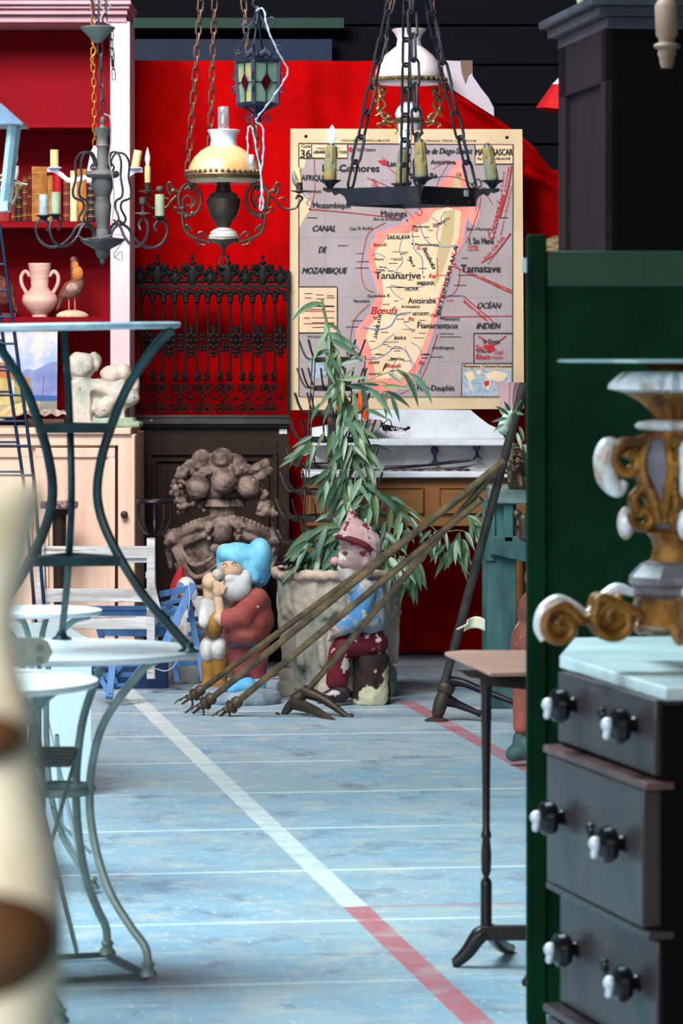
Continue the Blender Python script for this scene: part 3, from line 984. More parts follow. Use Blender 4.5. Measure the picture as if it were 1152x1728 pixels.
m.ell(L(131, 462, -0.018), (0.026, 0.022, 0.034), 14)
m.ell(L(127, 448, -0.012), (0.017, 0.014, 0.02), 12)
m.build('neck_feathers', M('orange_feathers', (196, 128, 64), 0.8, col2=(176, 104, 50), scale=20, bump=0.2), t.o, smooth=True)
m = MB()
m.ell(L(122, 486, -0.03), (0.030, 0.018, 0.024), 14, Matrix.Rotation(radians(-20), 3, 'Y'))
m.build('breast', M('pale_feathers', (190, 158, 150), 0.8, col2=(140, 110, 104), scale=30), t.o, smooth=True)
m = MB()
for x in (116, 126):
    m.tube(t.LL([(x, 500), (x + 0.5, 523)]), 0.0035, 6)
    for a_ in (-0.7, 0, 0.7):
        p = L(x + .5, 523)
        m.tube([p, p + Vector((0.02 * sin(a_), -0.022 * cos(a_), -0.002))], 0.002, 5)
m.build('legs', M('bird_leg', (170, 120, 90), 0.6), t.o, kind='stuff')
m = MB()
m.lathe([(0.006, 0), (0.001, 0.018)], L(129, 439), 8, rot=Matrix.Rotation(radians(110), 3, 'Y'))
m.ell(L(126, 436, -0.014), 0.003, 8)
m.build('beak', M('dark_beak', (40, 24, 20), 0.4), t.o)

t = T('stuffed_bird', 'brown stuffed bird at the left edge on the hutch shelf, behind the ladder stand', 'bird', 5, 535, 16.75)
m = MB()
m.ell(t.L(4, 492), (0.055, 0.04, 0.07), 16, Matrix.Rotation(radians(-25), 3, 'Y'))
m.cap(t.L(14, 500), t.L(29, 526), 0.03, 0.006)
m.ell(t.L(-6, 462), 0.022, 12)
blob(m, 'body', M('brown_plumage', (120, 66, 46), 0.8, col2=(70, 34, 28), scale=40, bump=0.4), t.o, 0.005, 3)
m = MB()
m.box((-0.06, -0.04, 0), (0.062, 0.06, 0.018))
m.cap(t.L(-2, 510), t.L(-2, 532), 0.006, 0.006, 6)
m.build('wooden_base', M('brown_base', (84, 40, 34), 0.6), t.o, bevel=0.002)

# painting: coastal scene, flat picture with a thin stretcher
t = T('seascape_painting', 'unframed seascape painting with clouds, blue mountains and orange roofs leaning in the hutch', 'painting', 30, 699, 16.62)
L = t.L
def pz(pts, y0, y1, mb=None):
    mb = mb or MB()
    return mb.prism([(p.x, p.z) for p in t.LL(pts)], y0, y1)
pz([(-60, 559), (97, 559), (96, 699), (-60, 699)], 0, 0.018).build('canvas', M('painted_sky', (150, 176, 212), 0.6, col2=(226, 206, 196), scale=7, lo=0.42, hi=0.6), t.o, smooth=False)
m = pz([(36, 628), (46, 622), (58, 625), (72, 618), (84, 612), (97, 610), (96, 674), (36, 674)], -0.001, 0)
m.build('mountains', M('painted_mountain', (112, 124, 176), 0.6, col2=(140, 148, 190), scale=10), t.o, smooth=False)
m = pz([(44, 666), (96, 668), (96, 677), (44, 676)], -0.002, 0)
m.build('sea', M('painted_sea', (58, 92, 156), 0.6), t.o, smooth=False)
m = pz([(-60, 676), (96, 677), (96, 699), (-60, 699)], -0.002, 0)
m.build('quay', M('painted_quay', (176, 158, 140), 0.6, col2=(130, 130, 120), scale=14), t.o, smooth=False)
m = pz([(-60, 622), (14, 622), (20, 640), (20, 684), (-60, 684)], -0.003, 0)
m.build('houses', M('painted_house', (204, 184, 120), 0.6, col2=(176, 150, 90), scale=14), t.o, smooth=False)
m = pz([(-60, 608), (12, 612), (24, 628), (52, 640), (50, 646), (20, 640), (-60, 630)], -0.004, 0)
m.build('roofs', M('painted_roof', (196, 92, 54), 0.6, col2=(160, 120, 60), scale=14), t.o, smooth=False)
m = pz([(24, 642), (52, 646), (56, 668), (44, 682), (24, 684)], -0.004, 0)
m.build('bushes', M('painted_bush', (108, 128, 74), 0.7, col2=(176, 150, 90), scale=30), t.o, smooth=False)
m = MB()
m.bar(L(69, 690, -0.004), L(74, 635, -0.004), 0.004, 0.002)
m.build('mast', M('painted_mast', (120, 96, 84), 0.7), t.o, smooth=False)

stone = M('weathered_stone', (206, 192, 182), 0.9, col2=(150, 160, 146), scale=9, lo=0.42, hi=0.62, bump=0.5, bscale=40, chip=(120, 112, 104), chip_scale=26, chip_t=0.66)
stone2 = M('pale_stone', (222, 200, 190), 0.9, col2=(196, 176, 164), scale=14, bump=0.5, bscale=50)
t = T('stone_carving', 'broken pale stone carving with a round head on a mossy base, on the pine cabinet', 'sculpture', 180, 722, 16.34)
L = t.L
m = MB()
m.box(L(118, 722, -0.05), L(158, 640, 0.15))
m.box(L(150, 716, 0.0), L(215, 640, 0.17))
m.ell(L(134, 618, 0.05), (0.068, 0.075, 0.062), 20)
m.ell(L(160, 612, 0.09), (0.03, 0.05, 0.045), 14)
m.ell(L(124, 690, 0.05), (0.03, 0.06, 0.05), 14)
m.cap(L(160, 650, -0.02), L(216, 668, 0.0), 0.03, 0.05, 14)
m.cap(L(170, 690, -0.02), L(200, 668, -0.01), 0.035, 0.03, 14)
blob(m, 'carved_block', stone, t.o, 0.007, 4, 0.010, 22)
m = MB()
m.box(L(150, 722, -0.06), L(241, 710, 0.18))
m.box(L(160, 712, -0.04), L(230, 704, 0.17))
blob(m, 'base_slab', M('mossy_stone', (176, 190, 176), 0.9, col2=(140, 160, 130), scale=10, bump=0.4, bscale=40), t.o, 0.007, 2, 0.006, 30)
m = MB()
m.ell(L(188, 632, 0.02), (0.05, 0.05, 0.042), 18)
m.ell(L(206, 628, 0.03), (0.036, 0.045, 0.04), 16)
m.ell(L(226, 650, 0.03), (0.026, 0.05, 0.055), 14)
blob(m, 'broken_shoulder', stone2, t.o, 0.006, 3, 0.006, 30)
t = T('driftwood_plank', 'splintered bare wood plank lying at the left on the pine cabinet', 'plank', 10, 722, 16.22)
m = MB()
m.bar(t.L(-30, 713, 0.02), t.L(54, 682, 0.05), 0.05, 0.045)
blob(m, 'plank', M('bare_wood', (226, 198, 150), 0.8, col2=(196, 150, 100), scale=12), t.o, 0.006, 1, 0.01, 40)
t = T('crumpled_cloth', 'crumpled dusty paper bundle lying beside the stone carving on the pine cabinet', 'paper', 80, 722, 16.4)
m = MB()
m.grid(24, 10, lambda u, v: t.L(50 + 62 * u, 700 + 3 * sin(u * 19) * sin(v * 9 + 2) - 12 * sin(pi * v) * (0.5 + .5 * sin(u * 3)) * .6, 0.01 + 0.12 * v))
m.build('paper', M('dusty_paper', (196, 176, 164), 0.9, col2=(120, 84, 76), scale=16, bump=0.4), t.o, solid=0.006)
m = MB()
m.box(t.L(44, 721.5, 0.0), t.L(112, 706, 0.13))
m.build('box', M('brown_box', (92, 62, 50), 0.8, col2=(60, 36, 30), scale=6), t.o, bevel=0.002)

# ================================================================ MARBLE WASHSTAND
marble = M('white_marble', (206, 212, 218), 0.35, col2=(170, 178, 186), scale=5, lo=0.45, hi=0.75)
mgray = M('grey_marble', (168, 166, 168), 0.45, col2=(136, 138, 140), scale=7, lo=0.4, hi=0.65)
ochre = M('ochre_cabinet_wood', (128, 84, 42), 0.6, col2=(104, 66, 34), scale=5, stretch=(.3, 1, 2), bump=0.1)
t = T('washstand', 'ochre wooden washstand with a white marble top and splashback in front of the map', 'washstand', 670, None, 16.45)
L = t.L
def bx(mb, x0, y0, x1, y1, d0, d1, dref=0.0):
    a, b_ = L(x0, y1, dref), L(x1, y0, dref)
    return mb.box((a.x, d0, a.z), (b_.x, d1, b_.z))
m = MB()
bx(m, 516, 806, 888, 888, 0.0, 0.62)
m.build('cabinet_body', ochre, t.o, bevel=0.003)
for (x0, x1) in ((524, 600), (620, 714), (740, 836)):
    d = MB()
    bx(d, x0, 822, x1, 866, -0.012, 0.0)
    dd = d.build('drawer', ochre, t.o, bevel=0.002)
    d = MB()
    for q in ((x0, 822, x1, 824), (x0, 864, x1, 866), (x0, 822, x0 + 2, 866), (x1 - 2, 822, x1, 866)):
        bx(d, *q, -0.020, -0.012)
    d.build('drawer_moulding', ochre, dd, bevel=0.002)
for x in (524, 872):
    d = MB()
    p = L(x, 888)
    d.lathe([(0.024, 0), (0.03, 0.05), (0.022, 0.1), (0.034, 0.3), (0.03, p.z - 0.02), (0.034, p.z)], (p.x, 0.05, 0), 14)
    d.build('leg', ochre, t.o)
    d = MB()
    d.lathe([(0.024, 0), (0.03, 0.05), (0.022, 0.1), (0.034, 0.3), (0.03, p.z - 0.02), (0.034, p.z)], (p.x, 0.56, 0), 14)
    d.build('leg', ochre, t.o)
m = MB()
bx(m, 508, 795, 896, 806, -0.04, 0.62)
m.build('marble_top', marble, t.o, bevel=0.006)
m = MB()
bx(m, 526, 750, 896, 795, 0.46, 0.50, 0.46)
m.build('back_slab', mgray, t.o, smooth=False)
m = MB()
bx(m, 524, 741, 866, 752, 0.34, 0.62, 0.36)
m.build('marble_shelf', marble, t.o, bevel=0.005)
m = MB()
o2 = [(524, 741), (524, 722), (560, 716), (600, 690), (794, 692), (808, 704), (824, 716), (842, 724), (852, 741)]
m.prism([(p.x, p.z) for p in t.LL(o2, 0.58)], 0.57, 0.60)
m.build('splashback', marble, t.o, smooth=False)
for (x, d_) in ((733, 0), (804, -8)):
    m = MB()
    m.ell(L(x, 760 + d_ * .8, 0.42), (0.018, 0.014, 0.022), 12)
    m.cap(L(x, 768 + d_, 0.42), L(x + 1, 778 + d_, 0.42), 0.007, 0.007, 8)
    m.cap(L(x, 776 + d_, 0.42), L(x - 6, 784 + d_, 0.40), 0.006, 0.005, 8)
    m.cap(L(x, 776 + d_, 0.42), L(x + 8, 782 + d_, 0.40), 0.006, 0.005, 8)
    m.cap(L(x, 762 + d_, 0.42), L(x, 762 + d_, 0.46), 0.01, 0.012, 8)
    m.build('tap', M('bronze_tap', (62, 56, 84), 0.35, 0.6), t.o)
steel = M('tarnished_silver', (176, 160, 158), 0.22, 0.9, col2=(70, 60, 70), scale=30)
t2 = T('fire_tongs', 'long dark metal tongs lying along the marble top under the two taps', 'tongs', 720, 793, 16.62)
m = MB()
m.tube(spline(t2.LL([(648, 790, 0.1), (680, 788, 0.1), (720, 785, 0.12), (760, 780, 0.14), (795, 776, 0.14)]), 4), [0.010, 0.008, 0.006, 0.008, 0.007], 8)
m.build('tong_arm', M('black_iron', (38, 36, 44), 0.4, 0.6), t2.o)
m = MB()
m.tube(spline(t2.LL([(640, 795, 0.03), (700, 792, 0.05), (770, 790, 0.05), (806, 783, 0.06)]), 4), [0.012, 0.010, 0.014, 0.006], 8, flat=.5)
m.build('tong_arm', M('worn_iron', (120, 104, 104), 0.4, 0.6, col2=(60, 50, 56), scale=20), t2.o)
rr = random.Random(5)
for k in range(9):
    t2 = T('spoon', 'tarnished silver spoon lying loose on the marble top among the cutlery', 'spoon', 642 + 16 * k, 795.4, 16.47, 'loose cutlery on the marble top')
    an = rr.uniform(-0.5, 0.5)
    ln = rr.uniform(0.05, 0.075)
    u = Vector((cos(an), sin(an), 0)) * ln
    m = MB()
    m.tube([Vector((0, 0, 0.008)) - u, Vector((0, 0, 0.009)), Vector((0, 0, 0.007)) + u * .6], [0.004, 0.0022, 0.003], 6)
    m.build('handle', steel, t2.o)
    m = MB()
    m.ell(Vector((0, 0, 0.007)) + u * .9, (0.019, 0.012, 0.005), 12, Matrix.Rotation(an, 3, 'Z'))
    m.build('bowl', steel, t2.o)
# things on the marble shelf behind the bamboo
glass = M('clear_glass', (235, 235, 240), 0.06, trans=0.9)
silver = M('polished_silver', (210, 200, 196), 0.12, 0.95)
t2 = T('silver_bowl', 'shiny silver bowl on the marble shelf behind the bamboo stems', 'bowl', 612, 740.5, 16.88)
m = MB()
m.lathe(t2.prof([(741, 14), (739, 12), (735, 8), (728, 24), (718, 34), (710, 36), (709, 34), (718, 30), (732, 4)]), seg=28)
m.build('bowl', silver, t2.o)
m = MB()
m.tube(spline(t2.LL([(646, 716), (656, 708), (660, 720), (650, 732)]), 5), 0.004, 6)
m.build('handle', silver, t2.o)
for k, (x, lab) in enumerate(((570, 'left glass tumbler'), (584, 'second glass tumbler from the left'), (556, 'small glass tumbler nearest the bottle rack'))):
    t2 = T('glass_tumbler', lab + ' on the marble shelf by the bamboo', 'glass', x, 740.5, 16.86 + .03 * k, 'glass tumblers on the marble shelf')
    m = MB()
    m.lathe(t2.prof([(741, 4.5), (722 - 3 * k, 6), (722 - 3 * k, 5.4), (739, 4)]), seg=18)
    m.build('tumbler', glass, t2.o)
t2 = T('feather_duster', 'black handled bunch of feathers lying on the marble shelf right of the silver bowl', 'duster', 668, 740.5, 16.88)
m = MB()
m.cap(t2.L(650, 722), t2.L(684, 725), 0.016, 0.006)
m.cap(t2.L(684, 725), t2.L(689, 722), 0.005, 0.008)
m.build('handle', M('black_lacquer', (16, 14, 18), 0.25), t2.o)
m = MB()
for k in range(9):
    a_ = -2.6 + .55 * k
    m.tube(t2.LL([(668, 735), (668 + 10 * cos(a_), 735 - 9 * abs(sin(a_))), (668 + 18 * cos(a_), 733 - 13 * abs(sin(a_)), -0.02)]), [0.004, 0.006, 0.001], 6)
m.build('feathers', M('white_feather', (216, 206, 210), 0.8), t2.o, kind='stuff')
orange = M('orange_plastic', (226, 84, 22), 0.5, col2=(200, 60, 16), scale=8)
for k, (x0, y0, x1, y1) in enumerate(((573, 664, 576, 708), (598, 668, 594, 702), (606, 664, 618, 706))):
    t2 = T('orange_pod', ('left', 'middle', 'right')[k] + ' one of the three orange pods behind the bamboo above the silver bowl', 'pod', x1, 740.5, 17.0, 'orange pods behind the bamboo')
    m = MB()
    m.tube(spline(t2.LL([(x0, y0 - 4), ((x0 + x1) / 2 - 1, (y0 + y1) / 2), (x1, y1 + 4)]), 5), [0.004, 0.015, 0.018, 0.006], 10)
    m.build('pod', orange, t2.o)
    m = MB()
    m.tube(t2.LL([(x1, y1), (x1, 741)]), 0.003, 6)
    m.build('stalk', M('green_stalk', (60, 90, 60), 0.6), t2.o)
t2 = T('pink_glass_shade', 'fluted pale pink glass lamp shade above the right end of the washstand', 'glass shade', 857, 702, 16.88)
m = MB()
m.lathe(t2.prof([(702, 8), (698, 12), (690, 15), (675, 13), (660, 15), (647, 20), (645, 21), (648, 18), (662, 13), (675, 11), (690, 13), (697, 10)]), seg=48, flute=0.05, nf=12)
m.build('shade', M('pink_glass', (226, 190, 196), 0.12, trans=0.35, coat=0.5), t2.o)
m = MB()
m.lathe([(0.05, t2.L(0, 741).z - 0.03), (0.05, t2.L(0, 741).z - 0.02), (0.012, t2.L(0, 741).z), (0.01, -0.005), (0.03, 0.0)], (0, 0, 0), 16)
m.lathe([(0.012, -1.1 + 1.1 - 0.12), (0.012, 0)], (0, 0, 0), 8)
m.build('stem', M('brass_dark', (96, 76, 46), 0.35, 0.8), t2.o)

# ================================================================ BOTTLE DRYING RACK
iron = M('rack_iron', (52, 56, 64), 0.45, 0.7, col2=(84, 70, 64), scale=12)
t = T('bottle_drying_rack', 'tall galvanised iron bottle drying rack with tiers of upright hooks behind the bamboo', 'bottle rack', 560, None, 15.98)
L = t.L
m = MB()
m.bar(L(560, 590), L(560, 1120), 0.035, 0.012, up=(0, 1, 0))
for k in range(3):
    a_ = radians(30 + 120 * k)
    p = L(560, 1110)
    m.bar(p, Vector((0.3 * cos(a_), 0.3 * sin(a_), 0.01)), 0.02, 0.01)
m.build('post', iron, t.o)
tiers = [(607, 26), (655, 30), (697, 36), (742, 44), (786, 50), (830, 58), (874, 66), (916, 72)]
for i, (y, rp) in enumerate(tiers):
    R = t.s(rp) * 1.0
    zc = L(560, y).z
    ring = MB()
    ring.tube([Vector((R * cos(a_ * pi / 16), R * sin(a_ * pi / 16), zc)) for a_ in range(32)], 0.006, 6, closed=True, flat=2.2)
    ring.bar((-R, 0, zc), (R, 0, zc), 0.012, 0.012)
    ring.bar((0, -R, zc), (0, R, zc), 0.012, 0.012)
    rg = ring.build('ring', iron, t.o)
    n = 8 + i
    for k in range(n):
        a_ = 2 * pi * (k + .3 * i) / n
        c, s_ = cos(a_), sin(a_)
        h = MB()
        h.tube(spline([(R * c, R * s_, zc), ((R + .035) * c, (R + .035) * s_, zc + 0.004), ((R + .055) * c, (R + .055) * s_, zc + 0.03), ((R + .075) * c, (R + .075) * s_, zc + 0.085)], 3), 0.0042, 5)
        h.build('hook', iron, rg)
m = MB()
for x in (515, 520, 604):
    m.tube(t.LL([(x + 12, 600, -0.05), (x - 6, 930, -0.12)]), 0.003, 5)
m.build('stay_rods', iron, t.o, kind='stuff')

# ================================================================ STONE PLANTER AND BAMBOO
pl_m = M('weathered_planter', (186, 168, 154), 0.9, col2=(120, 128, 116), scale=6, lo=0.42, hi=0.6, bump=0.6, bscale=30, chip=(84, 76, 70), chip_scale=12, chip_t=0.66)
t = T('stone_planter', 'round weathered stone garden planter with a rope edge and drapery, behind the seated gnome', 'planter', 570, None, 15.42)
L = t.L
m = MB()
pr = t.prof([(1160, 84), (1128, 88), (1100, 94), (1060, 99), (1010, 102), (975, 103), (962, 104), (955, 96), (975, 90), (1130, 80)])
m.lathe(pr, seg=56, flute=0.02, nf=22)
for k in range(7):
    a_ = radians(200 + 24 * k)
    R = 0.243
    m.cap((R * cos(a_), R * sin(a_), 0.47), (R * .96 * cos(a_ + .12), R * .96 * sin(a_ + .12), 0.14), 0.016, 0.02, 8)
    a2 = a_ + radians(12)
    for q in range(6):
        t_ = q / 5
        m.ell((R * 1.01 * cos(a_ + radians(24) * t_), R * 1.01 * sin(a_ + radians(24) * t_), 0.40 - 0.07 * sin(pi * t_)), 0.016, 8)
blob(m, 'body', pl_m, t.o, 0.008, 3, 0.006, 18)
m = MB()
m.tube([Vector((0.252 * cos(a_ * pi / 24), 0.252 * sin(a_ * pi / 24), L(0, 966).z + 0.006 * sin(a_ * 4))) for a_ in range(48)], 0.021, 10, closed=True)
m.build('rim', M('rope_rim_stone', (206, 182, 164), 0.9, col2=(150, 130, 116), scale=14, bump=0.5, bscale=40), t.o)
m = MB()
m.lathe([(0.225, L(0, 972).z), (0.225, L(0, 970).z)], seg=32)
m.build('soil', M('dark_soil', (34, 28, 24), 0.95, col2=(54, 44, 36), scale=30, bump=0.6), t.o)
for k, a_ in enumerate((radians(-160), radians(-100), radians(-20), radians(90))):
    m = MB()
    m.box((-0.04, -0.05, 0), (0.04, 0.05, 0.055))
    m.ell((0, 0, 0.085), (0.055, 0.05, 0.05), 12)
    for i_ in range(len(m.v)):
        v = Vector(m.v[i_])
        m.v[i_] = tuple(Matrix.Rotation(a_ + pi / 2, 3, 'Z') @ v + Vector((0.205 * cos(a_), 0.205 * sin(a_), 0)))
    blob(m, 'foot', pl_m, t.o, 0.007, 3, 0.004, 30)
t_pl = t

bam = T('bamboo_plant', 'tall leafy bamboo with drooping green leaves growing in the stone planter', 'plant', 570, 972, 15.42)
L = bam.L
leafm = bpy.data.materials.new('bamboo_leaf')
def leaf_mat(m):
    m.use_nodes = True
    N, Lk = m.node_tree.nodes, m.node_tree.links
    b_ = N['Principled BSDF']
    b_.inputs['Roughness'].default_value = 0.42
    g = N.new('ShaderNodeNewGeometry')
    r = N.new('ShaderNodeValToRGB')
    e = r.color_ramp.elements
    e[0].position, e[0].color = 0.0, lin((44, 72, 52))
    e[1].position, e[1].color = 1.0, lin((134, 170, 140))
    e2 = r.color_ramp.elements.new(0.5)
    e2.color = lin((74, 110, 84))
    e3 = r.color_ramp.elements.new(0.8)
    e3.color = lin((88, 106, 62))
    Lk.new(g.outputs['Random Per Island'], r.inputs[0])
    Lk.new(r.outputs[0], b_.inputs['Base Color'])
leaf_mat(leafm)
stalk = M('bamboo_stalk', (122, 132, 84), 0.5, col2=(92, 104, 66), scale=8, stretch=(1, 1, .3))
stalks = [
    ([(612, 972, 0.05), (632, 900, 0.03), (626, 820, 0.0), (612, 760, -0.02), (590, 700, -0.03), (572, 640, -0.04), (562, 600, -0.04), (556, 570, -0.05), (543, 507, -0.05)], 0.012),
    ([(582, 972, 0.0), (578, 900, -0.04), (577, 820, -0.06), (576, 770, -0.06), (570, 690, -0.05)], 0.008),
    ([(600, 972, -0.05), (604, 900, -0.08), (598, 840, -0.1), (600, 800, -0.1)], 0.006),
]
nodes = []
for pts, r0 in stalks:
    P = spline(bam.LL(pts), 6)
    n = len(P)
    m = MB()
    m.tube(P, [r0 * (1 - 0.55 * i / n) for i in range(n)], 8)
    for i in range(3, n, 5):
        d = (P[i] - P[i - 1]).normalized()
        m.tube([P[i] - d * 0.004, P[i], P[i] + d * 0.004], [r0 * (1 - 0.55 * i / n) * q for q in (1.0, 1.3, 1.0)], 8)
    m.build('stalk', stalk, bam.o)
lf = MB()
tw = MB()
rl = random.Random(21)
def leaf(p, d, ln, wd, droop):
    """one blade: starts at p, direction d, bends downward"""
    P = [Vector(p)]
    dd = Vector(d).normalized()
    n = 7
    for i in range(n):
        dd = (dd + Vector((0, 0, -droop / n))).normalized()
        P.append(P[-1] + dd * ln / n)
    ws = [0.12, .75, 1.0, .98, .82, .6, .33, 0.02]
    sd = dd.cross(Vector((rl.uniform(-.5, .5), -1, rl.uniform(-.2, .5)))).normalized()
    vs, fs = [], []
    for i, q in enumerate(P):
        t_ = (P[min(i + 1, n)] - P[max(i - 1, 0)]).normalized()
        s_ = (sd - t_ * sd.dot(t_)).normalized()
        nn = s_.cross(t_)
        w2 = wd * ws[i] / 2
        vs += [q - s_ * w2 + nn * w2 * .3, q, q + s_ * w2 + nn * w2 * .3]
    for i in range(n):
        a_ = 3 * i
        fs += [(a_, a_ + 1, a_ + 4, a_ + 3), (a_ + 1, a_ + 2, a_ + 5, a_ + 4)]
    lf.add(vs, fs)
def spray(px, py, dy, n, ang0, ang1, l0, l1, droop=1.0, spread=6):
    for k in range(n):
        a_ = radians(rl.uniform(ang0, ang1))
        d = Vector((cos(a_), rl.uniform(-.75, .45), sin(a_)))
        q = L(px + rl.uniform(-spread, spread), py + rl.uniform(-spread, spread), dy + rl.uniform(-.04, .04))
        ln = rl.uniform(l0, l1) * bam.Z / F
        leaf(q, d, ln, ln * rl.uniform(.13, .18) + 0.004, droop * rl.uniform(.6, 1.3))
def twig(pts, r=0.002):
    tw.tube(spline(bam.LL(pts), 5), r, 5)
# explicit blades seen in the photograph: start, end, droop
def blade(x0, y0, x1, y1, dy=-0.08, droop=.25, w=.14):
    p, q = L(x0, y0, dy), L(x1, y1, dy + rl.uniform(-.05, .03))
    d = q - p
    ln = d.length * 1.03
    leaf(p, d.normalized() + Vector((0, 0, droop / 2)), ln, ln * w + .003, droop)
for bl_ in ((545, 512, 492, 545, 1.3), (540, 515, 500, 522, .9), (548, 545, 556, 600, .2), (552, 548, 575, 575, 1.6), (552, 562, 606, 590, .5), (555, 572, 612, 608, .5), (556, 590, 520, 610, .6), (552, 560, 530, 612, .8), (556, 600, 580, 640, .3),
            (570, 618, 620, 606, .4), (572, 640, 622, 636, .0), (575, 642, 600, 620, .3), (548, 610, 566, 650, .3), (546, 612, 562, 646, .2),
            (652, 612, 645, 628, .2), (668, 622, 690, 644, .4), (655, 630, 684, 650, .3), (680, 628, 700, 690, 1.2), (690, 630, 718, 690, 1.5), (640, 650, 612, 648, .1), (644, 652, 692, 656, .2), (648, 660, 692, 688, .6), (660, 668, 674, 712, .4), (646, 660, 652, 706, .4),
            (620, 655, 660, 708, .9), (610, 650, 622, 700, .4), (596, 660, 604, 712, .3), (585, 650, 640, 662, .3), (615, 690, 655, 708, .3), (540, 680, 524, 715, .6), (556, 680, 545, 718, .5),
            (562, 728, 576, 786, .5), (570, 728, 580, 788, .3), (600, 720, 640, 744, .5), (622, 752, 660, 762, .9), (625, 762, 648, 800, .3), (630, 795, 634, 820, .2),
            (500, 760, 488, 790, .4), (530, 745, 500, 765, .3), (528, 735, 492, 756, .3), (524, 742, 488, 776, .4), (548, 728, 534, 760, .6), (555, 800, 530, 850, .3), (560, 810, 545, 860, .3), (545, 800, 505, 830, .9),
            (575, 840, 545, 876, .2), (590, 832, 620, 828, .4), (620, 832, 648, 832, .2), (652, 836, 684, 858, .8), (660, 842, 680, 885, .4), (668, 850, 706, 872, .6), (690, 862, 712, 880, .3), (650, 880, 690, 905, .5)):
    blade(*bl_[:4], droop=bl_[4])
twig([(572, 650, -0.05), (610, 646, -0.07), (645, 632, -0.09), (672, 625, -0.1), (690, 632, -0.1)])
twig([(600, 650, -0.06), (640, 644, -0.08), (660, 652, -0.09)])
twig([(606, 860, -0.08), (650, 840, -0.12), (700, 864, -0.16), (740, 900, -0.2)])
twig([(740, 900, -0.2), (775, 895, -0.2), (800, 905, -0.2)])
twig([(575, 780, -0.06), (540, 770, -0.1), (510, 760, -0.12)])
spray(560, 590, -0.05, 12, -150, -30, 28, 50, .9, 10)
spray(570, 650, -0.06, 14, -160, -20, 30, 60, .9, 12)
spray(590, 690, -0.06, 14, -150, -20, 30, 55, .9, 14)
spray(600, 720, -0.06, 12, -140, -30, 30, 60, .8, 14)
spray(600, 760, -0.06, 18, -170, -20, 34, 62, .9, 20)
spray(575, 730, -0.08, 10, -170, -60, 34, 60, .7, 14)
spray(520, 760, -0.12, 10, -190, -90, 30, 50, .5, 14)
spray(560, 800, -0.10, 14, -180, -60, 35, 60, .8, 24)
spray(600, 830, -0.08, 20, -170, -20, 35, 62, .9, 24)
spray(585, 870, -0.08, 26, -190, 10, 35, 66, .9, 26)
spray(640, 850, -0.12, 14, -120, 10, 30, 55, .9, 20)
spray(690, 880, -0.14, 10, -120, -20, 28, 50, .8, 20)
spray(740, 905, -0.2, 12, -150, -40, 26, 50, .5, 14)
spray(775, 912, -0.2, 18, -130, -50, 30, 58, .3, 16)
spray(800, 880, -0.2, 12, -150, 60, 26, 44, .6, 12)
spray(560, 910, -0.14, 28, -210, -20, 40, 72, .9, 24)
spray(530, 930, -0.15, 22, -200, -60, 40, 70, .8, 16)
spray(640, 900, -0.14, 18, -150, 10, 36, 66, .9, 20)
spray(660, 950, -0.16, 16, -110, -20, 40, 66, .6, 14)
spray(690, 940, -0.16, 12, -110, -50, 50, 86, .4, 12)
spray(600, 890, -0.1, 20, -190, 10, 40, 70, .9, 26)
lf.build('foliage', leafm, bam.o, smooth=True, kind='stuff')
tw.build('twigs', stalk, bam.o, kind='stuff')
t = T('iron_tray', 'dark round iron pan resting on the left rim of the stone planter', 'pan', 497, 951, 15.3)
m = MB()
m.lathe([(t.s(20), -0.004), (t.s(33), 0.0), (t.s(34), 0.014), (t.s(32), 0.014), (t.s(31), 0.003)], seg=28)
m.build('pan', M('black_iron', (38, 36, 44)), t.o)

# ================================================================ GARDEN URN WITH FRUIT
um = M('brown_cast_stone', (140, 118, 108), 0.75, col2=(78, 64, 58), scale=16, lo=0.4, hi=0.6, bump=0.8, bscale=30)
t = T('stone_fruit_urn', 'large brown cast stone urn with a mask, drapery and a pile of fruit on top', 'urn', 376, None, 16.35)
L = t.L
R_ = lambda n: t.s(n)
m = MB()
ru = random.Random(9)
for (x, y, r, d) in ((334, 822, 21, -.06), (377, 812, 22, -.1), (420, 822, 20, -.06), (375, 774, 19, 0), (340, 775, 17, 0.02), (322, 790, 15, 0.02)):
    m.ell(L(x, y, d), R_(r), 20)
m.ell(L(376, 802, 0.06), (R_(66), 0.10, R_(26)), 20)
m.ell(L(376, 832, 0.06), (R_(72), 0.09, R_(18)), 20)
m.ell(L(376, 780, 0.06), (R_(40), 0.08, R_(18)), 20)
fruit = m
g = MB()
for (x0, y0, x1, y1, n) in ((310, 790, 296, 830, 26), (300, 820, 312, 862, 34), (336, 790, 352, 800, 10), (400, 790, 414, 802, 12), (440, 830, 458, 872, 36), (446, 850, 440, 872, 20), (330, 845, 350, 858, 12), (306, 800, 318, 815, 12)):
    for k in range(n):
        q = ru.random()
        g.ell(L(x0 + (x1 - x0) * q + ru.uniform(-9, 9), y0 + (y1 - y0) * q + ru.uniform(-5, 5), ru.uniform(-.07, 0.0)), R_(ru.uniform(4.2, 6.2)), 8)
for (x, y, a_) in ((428, 792, 40), (440, 786, 20), (446, 800, -10), (436, 806, 10)):
    fruit.cap(L(x - 14, y + 6), L(x + 8, y - 4, -.03), 0.016, 0.022, 10)
fruit.add(g.v, g.f)
blob(fruit, 'fruit_pile', um, t.o, 0.0045, 1, 0.003, 50)
m = MB()
m.lathe(t.prof([(842, 30), (850, 36), (854, 36), (856, 26), (868, 22), (874, 26), (880, 34)]), seg=60, flute=0.04, nf=20, sy=.8)
m.build('fluted_neck', um, t.o)
m = MB()
